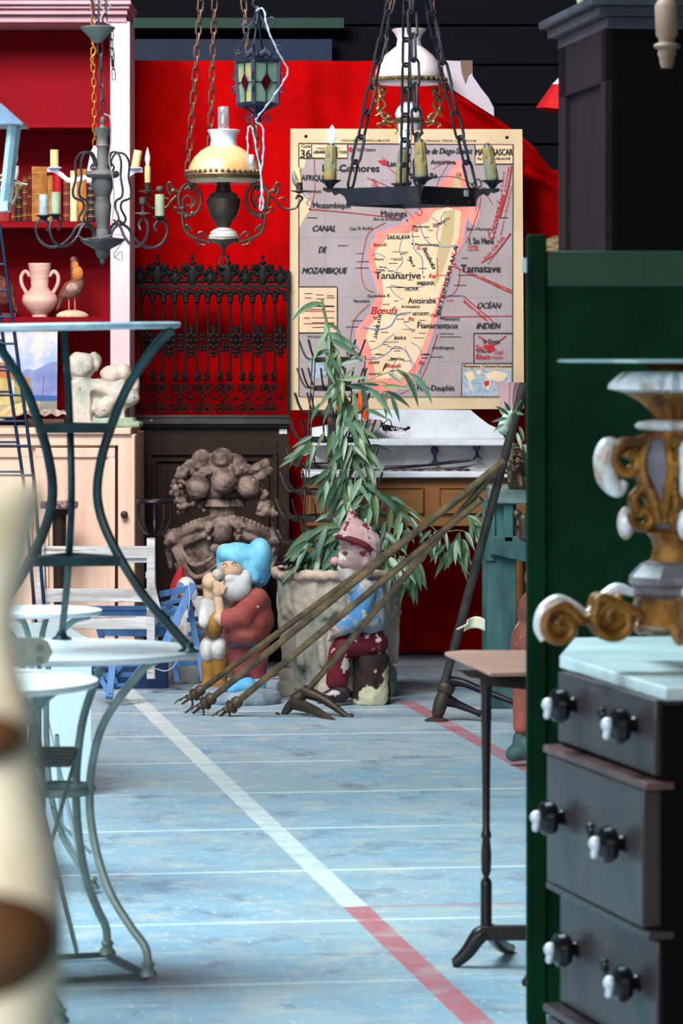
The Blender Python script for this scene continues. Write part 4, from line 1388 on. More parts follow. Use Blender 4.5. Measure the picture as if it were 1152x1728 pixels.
# bowl: arched double band over a draped belly
m.lathe(t.prof([(896, 60), (904, 80), (918, 86), (930, 84), (950, 76), (968, 58), (980, 36), (992, 24), (1006, 22), (1020, 34), (1034, 40)]), seg=48, sy=.60)
def arch(y0, rise, w_, d0):
    return spline([L(376 + w_ * u, y0 - rise * (1 - u * u), d0 * math.sqrt(max(.05, 1 - u * u))) for u in (-1, -.75, -.5, -.25, 0, .25, .5, .75, 1)], 4)
m.tube(arch(912, 30, 88, -.15), .020, 10)
m.tube(arch(930, 30, 84, -.165), .014, 10)
m.tube(arch(922, 30, 84, -.13), .022, 8)
for k in range(27):
    u = -1 + 2 * k / 26
    m.ell(L(376 + 88 * u, 903 - 30 * (1 - u * u), -0.15 * math.sqrt(max(0.05, 1 - u * u))), (0.008, 0.02, 0.016), 8)
for (x0, y0, x1, y1, xs_, ys_) in ((290, 925, 392, 942, 332, 992), (294, 922, 386, 938, 330, 974), (300, 920, 372, 932, 330, 954), (296, 950, 350, 996, 314, 982), (404, 942, 464, 926, 434, 968), (408, 955, 466, 940, 438, 988), (392, 946, 402, 996, 392, 975)):
    pts = [L(x0, y0, -.09), L(xs_, ys_, -.155), L(x1, y1, -.17 if x1 < 430 else -.08)]
    m.tube(spline(pts, 6), [0.008, 0.013, 0.011, 0.007], 8)
blob(m, 'bowl', um, t.o, 0.005, 1, 0.003, 40)
m = MB()
m.ell(L(377, 896, -.165), (R_(16), 0.045, R_(20)), 18)
m.ell(L(377, 897, -.197), (R_(3), 0.012, R_(7)), 10)
m.ell(L(377, 906, -.19), (R_(6), 0.01, R_(2.6)), 10)
for sg in (-1, 1):
    m.ell(L(377 + sg * 7, 888, -.192), (R_(5), 0.010, R_(1.8)), 10)
    m.ell(L(377 + sg * 8, 900, -.183), (R_(5), 0.016, R_(6)), 10)
    for q in range(7):
        m.ell(L(377 + sg * (4 + 3.6 * q), 876 + 1.2 * q * q * .45, -.16), R_(4.6), 10)
    for q in range(5):
        m.ell(L(377 + sg * (24 + q % 2 * 3), 884 + 6 * q, -.15), R_(4.6), 10)
m.cap(L(362, 925, -.16), L(392, 928, -.16), 0.02, 0.02)
m.v = [(x, y - .03, z) for x, y, z in m.v]
m.ell(L(377, 900, -.13), (R_(20), .05, R_(22)), 14)
blob(m, 'mask', um, t.o, 0.003, 0)
for sg, x, y in ((-1, 292, 910), (1, 458, 908)):
    m = MB()
    m.ell(L(x, y, -.04), (R_(15), 0.05, R_(16)), 14)
    m.ell(L(x + sg * 8, y + 6, -.08), (R_(8), 0.04, R_(7)), 12)
    for q in range(9):
        a_ = q * 2 * pi / 9
        m.ell(L(x + 13 * cos(a_), y + 15 * sin(a_), -.04), R_(5), 8)
    m.cap(L(x + sg * 6, y + 18, -.05), L(x + sg * 4, y + 46, -.03), 0.02, 0.012)
    blob(m, 'lion_head', um, t.o, 0.005, 1)
m = MB()
m.lathe([(0.17, 0), (0.17, 0.05), (0.13, 0.08), (0.11, 0.2), (0.13, 0.26), (0.08, 0.30)], (0, 0, 0), 32)
m.build('pedestal', um, t.o)

t = T('iron_torch_stand', 'black iron basket holder on a thin post behind the slatted bench', 'stand', 260, None, 16.12)
L = t.L
m = MB()
zt = L(0, 846).z
RR = t.s(29)
m.tube([Vector((RR * cos(a_ * pi / 14), RR * sin(a_ * pi / 14), zt)) for a_ in range(28)], 0.009, 8, closed=True)
m.build('basket_ring', M('black_iron', (38, 36, 44)), t.o)
for k in range(5):
    a_ = 2 * pi * k / 5 + .35
    m = MB()
    m.tube(spline([(RR * cos(a_), RR * sin(a_), zt), (RR * .95 * cos(a_), RR * .95 * sin(a_), zt - 0.08), (RR * .55 * cos(a_), RR * .55 * sin(a_), zt - 0.135), (0, 0, zt - 0.145)], 5), 0.006, 6)
    m.build('basket_rib', M('black_iron', (38, 36, 44)), t.o)
m = MB()
m.tube([(0, 0, zt - 0.145), (0, 0, 0.01)], 0.011, 8)
m.lathe([(0.09, 0), (0.09, 0.012), (0.02, 0.03)], (0, 0, 0), 20)
m.build('post', M('black_iron', (38, 36, 44)), t.o)

# ================================================================ GARDEN GNOMES
def paint(name, c, c2, chip=(206, 200, 192), ct=0.62, cs=16, sc=9):
    return M(name, c, 0.7, col2=c2, scale=sc, chip=chip, chip_scale=cs, chip_t=ct, bump=0.25, bscale=30)
t = T('blue_hat_gnome', 'standing garden gnome with a big sky blue hat, white beard and red brown coat', 'garden gnome', 412, None, 15.02)
L = t.L
R_ = lambda n: t.s(n)
m = MB()
m.ell(L(412, 1166, 0.0), (R_(62), 0.13, 0.075), 28)
m.box((-0.16, -0.14, -0.08), (0.16, 0.14, -0.0))
m.v = [(x, y, max(z, 0.0)) for (x, y, z) in m.v]
m2 = MB().lathe([(R_(60), 0), (R_(63), 0.02), (R_(58), 0.045), (R_(40), 0.06), (R_(10), 0.065)], (0, 0.0, 0), 32, sy=.85)
blob(m2, 'base', M('grey_blue_stone', (150, 164, 172), 0.85, col2=(120, 130, 140), scale=8, bump=0.5, bscale=25), t.o, 0.007, 2, 0.006, 16)
blue = paint('gnome_sky_blue', (84, 164, 214), (128, 196, 226), (214, 232, 240), 0.66, 12)
m = MB()
m.ell(L(402, 938), (R_(34), 0.085, R_(23)), 24, Matrix.Rotation(radians(4), 3, 'Y'))
m.ell(L(438, 940, .0), (R_(22), 0.085, R_(33)), 20)
m.cap(L(400, 930, -.06), L(430, 975, -.05), R_(9), R_(9), 12)
m.ell(L(434, 966, .02), (R_(24), 0.075, R_(22)), 18)
m.cap(L(438, 975, .02), L(434, 996, .02), R_(16), R_(3), 14)
m.ell(L(381, 934, -.01), (R_(17), 0.07, R_(17)), 18)
m.cap(L(375, 940, -.02), L(371, 962, -.02), R_(11), R_(6), 12)
blob(m, 'hat', blue, t.o, 0.006, 4)
skin = paint('gnome_skin', (216, 180, 150), (190, 150, 124), (226, 214, 200), 0.68, 18)
wht = paint('gnome_white', (214, 210, 206), (180, 178, 178), (150, 140, 132), 0.68, 20)
m = MB()
m.ell(L(392, 962, -.02), (R_(24), 0.075, R_(24)), 20)
m.ell(L(381, 958, -.055), (R_(9), 0.03, R_(7)), 12)
blob(m, 'face', skin, t.o, 0.0055, 2)
m = MB()
m.ell(L(398, 990, -.05), (R_(27), 0.055, R_(25)), 20)
m.ell(L(416, 975, -.04), (R_(12), 0.05, R_(18)), 16)
m.ell(L(390, 976, -.08), (R_(14), 0.022, R_(8)), 14)
blob(m, 'beard', wht, t.o, 0.0055, 2)
m = MB()
m.ell(L(368, 969, -.09), (R_(10.5), 0.03, R_(9.5)), 16)
m.build('nose', M('gnome_nose', (206, 196, 180), 0.5, col2=(180, 160, 140), scale=12), t.o, smooth=True)
m = MB()
for (x, y) in ((379, 953), (395, 951)):
    m.tube(spline(t.LL([(x - 4, y + 1, -.088), (x, y - 2, -.094), (x + 4, y + 1, -.09)]), 4), 0.002, 5)
m.build('painted_eyes', M('gnome_dark_paint', (40, 34, 40), 0.6), t.o, smooth=True)
coat = paint('gnome_coat_red', (158, 78, 70), (130, 56, 54), (214, 196, 190), 0.70, 14)
m = MB()
m.ell(L(420, 1046, .01), (R_(43), 0.115, R_(38)), 26)
m.ell(L(426, 1020, .01), (R_(32), 0.095, R_(28)), 22)
m.ell(L(414, 1068, .0), (R_(40), 0.11, R_(24)), 22)
m.cap(L(432, 1012, -.03), L(410, 1040, -.09), R_(22), R_(20), 16)
m.cap(L(410, 1040, -.09), L(384, 1044, -.10), R_(19), R_(17), 16)
blob(m, 'coat', coat, t.o, 0.007, 4)
m = MB()
m.cap(L(382, 1046, -.10), L(370, 1042, -.10), R_(14), R_(11), 14)
blob(m, 'cuff', skin, t.o, 0.006, 3)
m = MB()
m.cap(L(372, 1040, -.10), L(368, 1010, -.09), R_(9), R_(8), 12)
m.ell(L(368, 998, -.09), (R_(10), 0.025, R_(12)), 12)
for k in range(4):
    m.cap(L(364 + 4 * k, 1000, -.105), L(362 + 4.5 * k, 984 - (k % 2) * 2, -.10), R_(3.2), R_(2.6), 8)
m.cap(L(374, 1000, -.10), L(382, 990, -.10), R_(3.4), R_(2.8), 8)
blob(m, 'hand', skin, t.o, 0.0038, 2)
m = MB()
m.cap(L(428, 1090, .02), L(430, 1120, .02), R_(28), R_(22), 16)
m.cap(L(402, 1090, 0), L(408, 1130, -.0), R_(22), R_(18), 16)
m.cap(L(430, 1120, .02), L(432, 1145, .02), R_(20), R_(19), 16)
blob(m, 'trousers', paint('gnome_trousers', (150, 66, 66), (120, 50, 54), ct=.74), t.o, 0.007, 3)
m = MB()
m.cap(L(430, 1078, .0), L(448, 1072, .03), 0.028, 0.02, 10)
m.cap(L(395, 1086, -.05), L(430, 1084, -.06), 0.02, 0.02, 10)
blob(m, 'belt', M('gnome_belt', (62, 66, 84), 0.7), t.o, 0.006, 3)
m = MB()
m.cap(L(418, 1156, -.04), L(392, 1163, -.08), R_(14), R_(10), 14)
m.cap(L(392, 1163, -.08), L(376, 1158, -.09), R_(9), R_(4), 12)
m.cap(L(436, 1154, .0), L(416, 1160, -.02), R_(14), R_(10), 14)
blob(m, 'shoes', blue, t.o, 0.006, 3)

t = T('seated_gnome', 'peeling seated garden gnome in a pointed hat and blue jacket on a log', 'garden gnome', 606, None, 14.98)
L = t.L
R_ = lambda n: t.s(n)
hatm = paint('peeling_hat', (204, 190, 190), (180, 140, 142), (128, 36, 44), 0.56, 24, 8)
m = MB()
n = 14
prof = [(592, 858, 2), (592, 866, 6), (593, 876, 11), (595, 888, 17), (598, 900, 25), (604, 912, 33), (612, 922, 38)]
for (a_, b_) in zip(prof, prof[1:]):
    m.cap(L(a_[0], a_[1]), L(b_[0], b_[1]), R_(a_[2]), R_(b_[2]) * .9, 14)
m.ell(L(598, 912, -.01), (R_(39), 0.085, R_(9)), 22, Matrix.Rotation(radians(14), 3, 'Y'))
m.ell(L(620, 926, .02), (R_(22), 0.08, R_(22)), 18)
blob(m, 'hat', hatm, t.o, 0.006, 3, 0.003, 30)
m = MB()
m.tube(spline(t.LL([(566, 904, -.06), (590, 910, -.09), (615, 920, -.09), (634, 940, -.05), (636, 958, -.02)]), 5), 0.014, 8)
blob(m, 'hat_brim', M('dark_red_peeling', (120, 34, 42), 0.7, col2=(84, 24, 30), scale=14, chip=(196, 184, 180), chip_scale=20, chip_t=.58), t.o, 0.006, 2)
fm = paint('seated_gnome_face', (196, 170, 164), (160, 130, 128), (220, 210, 204), 0.6, 20)
m = MB()
m.ell(L(600, 940), (R_(30), 0.075, R_(30)), 20)
m.ell(L(583, 948, -.01), (R_(14), 0.05, R_(13)), 14)
m.cap(L(574, 924, -.02), L(584, 920, -.05), 0.01, 0.012, 8)
m.ell(L(618, 950, -.06), (R_(7), 0.02, R_(11)), 12)
blob(m, 'head', fm, t.o, 0.0055, 2, 0.002, 40)
m = MB()
m.ell(L(565, 947, 0), (R_(8.5), 0.02, R_(7.5)), 14)
m.build('nose', M('pink_nose', (206, 150, 150), 0.6), t.o, smooth=True)
m = MB()
m.ell(L(582, 933, -.06), (R_(5), 0.01, R_(3)), 10)
m.ell(L(578, 975, 0), (R_(6), 0.02, R_(5)), 10)
m.build('painted_features', M('gnome_feature_paint', (84, 66, 70), 0.7), t.o, smooth=True)  # dark paint for the small face marks
m = MB()
m.ell(L(590, 972, -.01), (R_(20), 0.06, R_(20)), 16)
m.ell(L(602, 985, -.02), (R_(24), 0.065, R_(22)), 16)
m.cap(L(574, 958, -.01), L(584, 970, -.03), R_(6), R_(8), 10)
m.ell(L(618, 962, -.03), (R_(12), 0.05, R_(18)), 14)
blob(m, 'beard', M('grey_beard', (186, 178, 176), 0.8, col2=(150, 140, 140), scale=12, bump=.6, bscale=40), t.o, 0.0055, 1, 0.004, 40)
jac = M('peeling_blue_jacket', (66, 128, 178), 0.7, col2=(150, 150, 150), scale=7, lo=.46, hi=.56, chip=(176, 164, 152), chip_scale=20, chip_t=.56, bump=.3, bscale=30)
m = MB()
m.ell(L(618, 1010, 0), (R_(34), 0.09, R_(36)), 20)
m.ell(L(622, 1042, 0), (R_(32), 0.095, R_(30)), 20)
m.cap(L(616, 998, -.07), L(608, 1040, -.10), R_(20), R_(17), 14)
m.cap(L(608, 1040, -.10), L(578, 1060, -.09), R_(17), R_(14), 14)
blob(m, 'jacket', jac, t.o, 0.0065, 3, 0.003, 30)
m = MB()
m.cap(L(574, 1062, -.09), L(558, 1066, -.08), R_(12), R_(10), 12)
for k in range(4):
    m.cap(L(560 + 2 * k, 1066 + 2 * k, -.10 + .012 * k), L(553 + 3 * k, 1080 + k, -.10 + .012 * k), R_(3.4), R_(2.8), 8)
m.cap(L(564, 1062, -.105), L(556, 1058, -.11), R_(3.4), R_(2.8), 8)
blob(m, 'hand', fm, t.o, 0.004, 2)
trm = M('peeling_red_trousers', (112, 22, 40), 0.65, col2=(80, 16, 30), scale=10, chip=(206, 186, 184), chip_scale=12, chip_t=.56, bump=.3, bscale=30)
m = MB()
m.cap(L(630, 1086, -.0), L(580, 1090, -.06), R_(26), R_(19), 16)
m.cap(L(630, 1086, .04), L(575, 1096, .05), R_(24), R_(18), 16)
m.cap(L(576, 1094, -.06), L(572, 1150, -.05), R_(18), R_(16), 14)
m.cap(L(572, 1098, .05), L(564, 1150, .05), R_(18), R_(15), 14)
blob(m, 'trousers', trm, t.o, 0.0065, 3)
m = MB()
m.cap(L(578, 1170, -.06), L(552, 1178, -.10), R_(14), R_(10), 14)
m.cap(L(566, 1172, .04), L(540, 1180, .02), R_(13), R_(9), 14)
m.v = [(x, y, max(z, 0.002)) for (x, y, z) in m.v]
blob(m, 'shoes', M('black_peeling_shoe', (34, 28, 32), 0.5, col2=(60, 50, 50), scale=10, chip=(196, 190, 186), chip_scale=14, chip_t=.6), t.o, 0.006, 2)
m = MB()
m.lathe([(R_(32), 0), (R_(33), 0.03), (R_(30), 0.1), (R_(32), 0.18), (R_(29), 0.20), (R_(5), 0.205)], L(626, 1190) * 1.0 + Vector((0, 0, -L(626, 1190).z)), 26, flute=.03, nf=9)
blob(m, 'log', M('peeling_log', (52, 36, 32), 0.8, col2=(26, 20, 20), scale=12, chip=(196, 190, 160), chip_scale=8, chip_t=.54, bump=.5, bscale=30), t.o, 0.007, 2, 0.005, 30)

t = T('apron_gnome', 'garden figure in white with ochre boots, half hidden behind the blue hat gnome', 'garden gnome', 352, None, 15.3)
L = t.L
R_ = lambda n: t.s(n)
och = paint('ochre_paint', (156, 112, 48), (124, 84, 36), ct=.74)
m = MB()
m.ell(L(356, 982), (R_(16), 0.05, R_(17)), 16)
m.cap(L(352, 990), L(354, 1008), R_(10), R_(12), 12)
blob(m, 'head', skin, t.o, 0.006, 2)
m = MB()
m.ell(L(352, 1035), (R_(19), 0.06, R_(28)), 18)
m.cap(L(346, 1018, -.03), L(344, 1050, -.06), R_(9), R_(10), 12)
m.ell(L(350, 1096, 0), (R_(14), 0.06, R_(22)), 16)
m.ell(L(370, 1094, 0), (R_(14), 0.06, R_(22)), 16)
blob(m, 'white_clothes', wht, t.o, 0.006, 3)
m = MB()
m.ell(L(362, 1052, -.02), (R_(17), 0.055, R_(26)), 16)
blob(m, 'vest', och, t.o, 0.006, 3)
m = MB()
m.cap(L(352, 1118), L(352, 1156), R_(13), R_(11), 14)
m.cap(L(372, 1112), L(372, 1156), R_(14), R_(11), 14)
m.ell(L(348, 1160, -.03), (R_(14), .05, R_(8)), 12)
m.ell(L(370, 1160, -.03), (R_(14), .05, R_(8)), 12)
m.v = [(x, y, max(z, 0.004)) for (x, y, z) in m.v]
blob(m, 'boots', och, t.o, 0.006, 3)
m = MB()
m.lathe([(0.10, 0), (0.10, 0.03), (0.08, 0.045)], L(362, 1180) + Vector((0, 0, -L(0, 1180).z)), 20)
m.build('base', M('grey_blue_stone', (1, 1, 1)), t.o)

t = T('red_hat_gnome', 'small garden gnome with a red pointed hat peeping over the blue folding chair', 'garden gnome', 308, None, 15.95)
L = t.L
R_ = lambda n: t.s(n)
m = MB()
for (a_, b_) in zip([(307, 957, 3), (304, 966, 7), (303, 978, 12), (303, 992, 17)], [(304, 966, 7), (303, 978, 12), (303, 992, 17), (306, 1000, 19)]):
    m.cap(L(a_[0], a_[1]), L(b_[0], b_[1]), R_(a_[2]), R_(b_[2]), 12)
blob(m, 'hat', paint('gnome_hat_red', (166, 24, 34), (140, 16, 26), (230, 200, 196), .70, 20), t.o, 0.005, 2)
m = MB()
m.ell(L(314, 992, -.02), (R_(17), .05, R_(19)), 16)
m.ell(L(322, 1006, -.03), (R_(13), .045, R_(18)), 14)
blob(m, 'beard', wht, t.o, 0.005, 2)
m = MB()
m.ell(L(312, 1060, 0), (R_(28), .08, R_(40)), 18)
m.cap(L(330, 1050, -.05), L(337, 1022, -.06), R_(7), R_(6), 10)
for k in range(4):
    m.cap(L(332 + 3 * k, 1020, -.06), L(331 + 4 * k, 1005 + abs(k - 1.5) * 2, -.06), R_(2.6), R_(2.2), 8)
m.cap(L(330, 1024, -.06), L(324, 1014, -.07), R_(2.8), R_(2.3), 8)
m.cap(L(312, 1100, 0), L(312, 1146, 0), R_(26), R_(30), 14)
m.v = [(x, y, max(z, 0.0)) for (x, y, z) in m.v]
blob(m, 'body', paint('gnome_pale_body', (190, 186, 180), (150, 150, 150), (130, 120, 116), .66, 20), t.o, 0.006, 2)

t = T('standing_statue', 'garden figure at the screen edge with a terracotta leg and a painted green shoe', 'garden figure', 893, None, 12.75)
L = t.L
R_ = lambda n: t.s(n)
m = MB()
m.cap(L(890, 1150), L(880, 1226), R_(26), R_(15), 16)
m.cap(L(930, 1150), L(932, 1226), R_(26), R_(16), 16)
blob(m, 'legs', paint('terracotta_leg', (176, 92, 80), (150, 76, 68), (200, 140, 128), .72), t.o, 0.006, 3)
m = MB()
m.cap(L(890, 1262), L(866, 1272), R_(22), R_(14), 16)
m.cap(L(876, 1246), L(880, 1262), R_(12), R_(18), 14)
m.cap(L(936, 1262), L(920, 1272), R_(22), R_(14), 16)
m.v = [(x, y, max(z, 0.0)) for (x, y, z) in m.v]
blob(m, 'shoes', M('green_chipped_shoe', (72, 96, 92), 0.6, col2=(40, 52, 60), scale=12, chip=(206, 200, 190), chip_scale=12, chip_t=.58), t.o, 0.006, 2)
m = MB()
m.ell(L(912, 1090), (R_(52), .14, R_(60)), 20)
m.ell(L(912, 1030), (R_(40), .11, R_(40)), 20)
m.ell(L(912, 975), (R_(28), .08, R_(30)), 20)
blob(m, 'torso', paint('terracotta_coat', (150, 84, 72), (120, 64, 56)), t.o, 0.008, 3)

# ================================================================ CURTAIN RODS, LAMP STANDS
brass = M('old_brass', (146, 122, 88), 0.38, 0.55, col2=(92, 80, 66), scale=10, stretch=(1, 1, 1), lo=.4, hi=.6)
irn = M('dark_cast_iron', (66, 58, 52), 0.5, 0.5, col2=(84, 70, 56), scale=14)
def rod(label, x0, y0, Z0, x1, y1, Z1, r, name='curtain_rod', fin=True):
    a_, b_ = W(x0, y0, Z0), W(x1, y1, Z1)
    t = T(name, label, 'curtain rod', x0, y0, Z0, 'brass rods leaning on the bench')
    d = (b_ - a_)
    m = MB()
    m.tube([Vector((0, 0, 0)), d], r, 12)
    m.build('rod', brass, t.o)
    if fin:
        u = d.normalized()
        q = Vector((0, 0, 1)).rotation_difference(-u).to_matrix()
        m = MB()
        m.lathe([(r, -0.03), (r * 1.7, -0.02), (r * 1.8, -0.004), (r * 1.2, 0.004), (r * 2.1, 0.014), (r * 2.1, 0.022), (r * 1.0, 0.032), (r * 1.3, 0.04), (r * .5, 0.05), (r * .35, 0.085), (0.001, 0.09)], (0, 0, 0), 14, rot=q)
        for k in range(3):
            an = 2 * pi * k / 3 + .4
            o1 = q @ Vector((cos(an), sin(an), 0))
            m.tube(spline([-u * 0.04 + o1 * r, -u * 0.055 + o1 * 0.03, -u * 0.085 + o1 * 0.036, -u * 0.10 + o1 * 0.028], 4), [0.004, 0.004, 0.003, 0.0015], 6)
        m.build('finial', irn, t.o)
    return t
rod('brass curtain rod with a spiked finial, leftmost of the leaning bundle', 334, 1168, 14.60, 832, 800, 14.02, 0.0125)
rod('brass curtain rod with a spiked finial, second from the left in the leaning bundle', 352, 1182, 14.50, 852, 776, 13.92, 0.0135)
rod('brass curtain rod with a spiked finial, rightmost of the leaning bundle', 396, 1188, 14.46, 812, 842, 14.0, 0.0135)
t = T('fallen_floor_lamp_stand', 'brass floor lamp pole leaning right from an upended foot with two tapered iron legs', 'lamp stand', 512, None, 14.55)
L = t.L
m = MB()
m.tube([L(516, 1168, 0), L(848, 836 - 56, -0.62)], 0.0125, 12)
m.build('pole', brass, t.o)
m = MB()
m.cap(L(516, 1168), L(500, 1180), 0.022, 0.026, 14)
m.tube([L(500, 1180), L(486, 1195), L(478, 1205)], [0.024, 0.018, 0.012], 12)
m.lathe([(0.026, -0.004), (0.028, 0), (0.026, 0.005), (0.01, 0.006)], L(474, 1210) + Vector((0, 0, 0)), 16, rot=Matrix.Rotation(radians(40), 3, 'Y'))
blob(m, 'hub', irn, t.o, 0.004, 1)
for (x0, y0, x1, y1, d) in ((494, 1186, 580, 1228, -.25), (512, 1166, 592, 1212, -.1)):
    m = MB()
    m.tube(spline([L(x0, y0, 0), L((x0 * .55 + x1 * .45), (y0 * .6 + y1 * .4) - 3, d * .4), L(x1 - 5, y1 - 2, d), L(x1, y1 - 3, d)], 5), [0.026, 0.017, 0.010, 0.006], 10)
    m.ell(L(x1, y1 - 4, d), 0.011, 10)
    m.build('leg', irn, t.o)
    m = MB()

t = T('leaning_lamp_stand', 'dark metal lamp pole on a tripod foot leaning right in front of the workbench', 'lamp stand', 738, None, 14.3)
L = t.L
pm = M('dull_pipe', (88, 84, 76), 0.45, 0.6, col2=(66, 64, 62), scale=9)
m = MB()
m.tube([L(745, 1172, .01), L(884, 648, -.35)], 0.0165, 12)
m.build('pole', pm, t.o)
m = MB()
m.ell(L(752, 1160, .01), 0.036, 16)
m.tube([L(752, 1160, .01), L(744, 1185), L(738, 1205), L(737, 1212)], [0.02, 0.028, 0.024, 0.014], 14)
m.lathe([(0.045, 0.0), (0.045, 0.005), (0.02, 0.014)], L(736, 1214) * 1 + Vector((0, 0, -L(736, 1214).z)), 18)
m.build('foot_hub', irn, t.o)
for pts in ([(752, 1150, .01), (780, 1152, -.03), (815, 1166, -.06), (868, 1186, -.12)], [(756, 1182, .01), (780, 1192, .0), (808, 1204, -.02)]):
    m = MB()
    m.tube(spline(t.LL(pts), 5), [0.024, 0.016, 0.013, 0.010], 10)
    m.ell(L(*pts[-1]), 0.014, 8)
    m.build('leg', M('black_iron', (38, 36, 44)), t.o)
m = MB()
m.cap(L(852, 722, -.28), L(860, 702, -.3), 0.03, 0.026, 12)
blob(m, 'tape_wrap', M('white_tape', (196, 206, 202), 0.6, col2=(150, 160, 160), scale=20), t.o, 0.006, 1)
t = T('paper_label', 'blank curled paper tag tied to the leaning lamp pole', 'tag', 800, 1055, 14.0)
m = MB()
m.grid(8, 6, lambda u, v: t.L(788 + 30 * u - 6 * v * (1 - u), 1046 + 20 * v - 6 * sin(u * 3), 0.02 * sin(u * 4)))
m.build('paper', M('cream_paper', (206, 204, 176), 0.8), t.o, smooth=True, solid=0.001)
m = MB()
m.tube(t.LL([(771, 1062, .02), (780, 1058), (790, 1052)]), 0.004, 6)
m.build('string', M('cream_paper', (206, 204, 176)), t.o)

# ================================================================ WORKBENCH
wbm = M('turquoise_bench_paint', (66, 104, 102), 0.75, col2=(40, 66, 70), scale=6, stretch=(1, 1, .3), chip=(112, 96, 80), chip_scale=14, chip_t=.68, bump=.4, bscale=20)
t = T('workbench', 'old carpenter workbench with flaking turquoise paint beside the green screen', 'workbench', 870, None, 14.75)
L = t.L
def bx(mb, x0, y0, x1, y1, d0, d1):
    a_, b_ = L(x0, y1), L(x1, y0)
    return mb.box((a_.x, d0, a_.z), (b_.x, d1, b_.z))
m = MB()
bx(m, 830, 826, 1010, 850, -0.02, 0.6)
m.build('top', M('worn_bench_top', (140, 156, 148), 0.75, col2=(84, 110, 106), scale=7, stretch=(.3, 1, 1), bump=.4), t.o, bevel=0.006)
m = MB()
bx(m, 818, 850, 836, 948, 0.02, 0.06)
m.prism([(p.x, p.z) for p in t.LL([(826, 905), (1000, 905), (1000, 975), (826, 935)])], 0.0, 0.03)
bx(m, 850, 850, 866, 915, 0.0, 0.05)
m.build('apron', wbm, t.o, bevel=0.004)
for (x0, x1, d) in ((822, 872, 0.03), (950, 1000, 0.03), (822, 872, 0.5), (950, 1000, 0.5)):
    m = MB()
    a_, b_ = L(x0, 850), L(x1, 850)
    m.box((a_.x, d, 0), (b_.x, d + .08, a_.z))
    m.build('leg', wbm, t.o, bevel=0.005)
m = MB()
m.cap(L(884, 875, -.05), L(884, 905, -.05), 0.02, 0.02)
m.ell(L(872, 868, -.02), 0.02, 12)
m.build('vice_screw', pm, t.o)
dryl = M('dry_stalks', (66, 54, 50), 0.8, col2=(110, 92, 66), scale=20)
t = T('dry_branches', 'heap of dark twisted dry leaves and branches on the workbench', 'branches', 880, 826, 14.65)
m = MB()
rb_ = random.Random(12)
for k in range(60):
    x, y = rb_.uniform(856, 960), rb_.uniform(760, 826)
    a_ = rb_.uniform(0, pi)
    l_ = rb_.uniform(12, 38)
    p, q = t.L(x, y, rb_.uniform(-.05, .25)), t.L(x + l_ * cos(a_), min(825, y - l_ * sin(a_)), rb_.uniform(-.05, .25))
    mid = (p + q) / 2 + Vector((0, 0, 0.015))
    m.tube(spline([p, mid, q], 4), [0.006, 0.010, 0.002], 6, flat=.5)
for k in range(26):
    x = 860 + 4 * k
    m.tube(spline(t.LL([(x, 826, .1), (x - 4, 790, .05), (x + rb_.uniform(-14, 14), 755 + rb_.uniform(-15, 30), 0)]), 4), [0.006, 0.005, 0.002], 6)
m.build('heap', dryl, t.o, kind='stuff')
t = T('green_sprig', 'small green leafy sprig tied beside the tape on the leaning lamp pole', 'leaves', 855, 715, 13.95)
lf2, lf = lf, MB()
L = t.L
for (x0, y0, x1, y1) in ((858, 700, 835, 684), (856, 706, 828, 712), (850, 716, 832, 728), (868, 690, 882, 672), (870, 696, 884, 700), (860, 694, 850, 676), (876, 720, 884, 745), (872, 730, 880, 760)):
    p, q = L(x0, y0), L(x1, y1, -.03)
    leaf(p, (q - p).normalized() + Vector((0, 0, .15)), (q - p).length, 0.014, .3)
lf.build('leaf_blades', leafm, t.o, smooth=True, kind='stuff')
m = MB()
m.tube(t.LL([(856, 722), (862, 700), (872, 690)]), 0.003, 6)
m.build('stem', stalk, t.o)

# ================================================================ HANGING LAMPS
wrought = M('wrought_iron_grey', (84, 80, 84), 0.45, 0.55, col2=(58, 54, 60), scale=16)
turned = M('turned_grey_wood', (112, 104, 102), 0.55, col2=(72, 64, 66), scale=9, stretch=(1, 1, .4), bump=.15)
wax = M('candle_sleeve_cream', (220, 196, 138), 0.5, col2=(204, 172, 110), scale=12, sub=.1)
waxg = M('candle_sleeve_green', (186, 190, 156), 0.5, col2=(160, 168, 140), scale=12)
waxw = M('candle_sleeve_white', (196, 200, 208), 0.5, col2=(150, 156, 166), scale=24)
bulbm = M('frosted_bulb', (226, 206, 206), 0.15, trans=0.1, coat=.6)
blackm = M('black_iron', (38, 36, 44))
def arm_pt(c, ang, r, z):
    return Vector((c.x + r * cos(ang), c.y + r * sin(ang), z))
def candle(t, p, h, r, mat, bulb=0.0, lean=0.0, name='candle_sleeve', label=None, bulbmat=None):
    p = Vector(p)
    R = Matrix.Rotation(lean, 3, 'Y')
    m = MB()
    m.lathe([(r, 0), (r, h * .85), (r * .97, h), (r * .6, h), (r * .55, h - .003)], p, 16, rot=R)
    o = m.build(name, mat, t.o)
    if label:
        o['label'] = label
    if bulb:
        b0 = p + R @ Vector((0, 0, h - 0.004))
        m = MB()
        m.lathe([(r * .5, 0), (r * .62, bulb * .12), (r * .95, bulb * .38), (r * .9, bulb * .5), (r * .5, bulb * .8), (r * .12, bulb * .98), (0.0005, bulb)], b0, 16, rot=R)
        m.build('bulb', bulbmat or bulbm, t.o)
def cup(t, p, r, h, mat, n='drip_cup'):
    m = MB()
    m.lathe([(r * .12, -h), (r * .25, -h * .9), (r * .5, -h * .45), (r, -0.001), (r * .97, 0.001), (r * .2, -h * .3)], p, 20)
    m.build(n, mat, t.o)

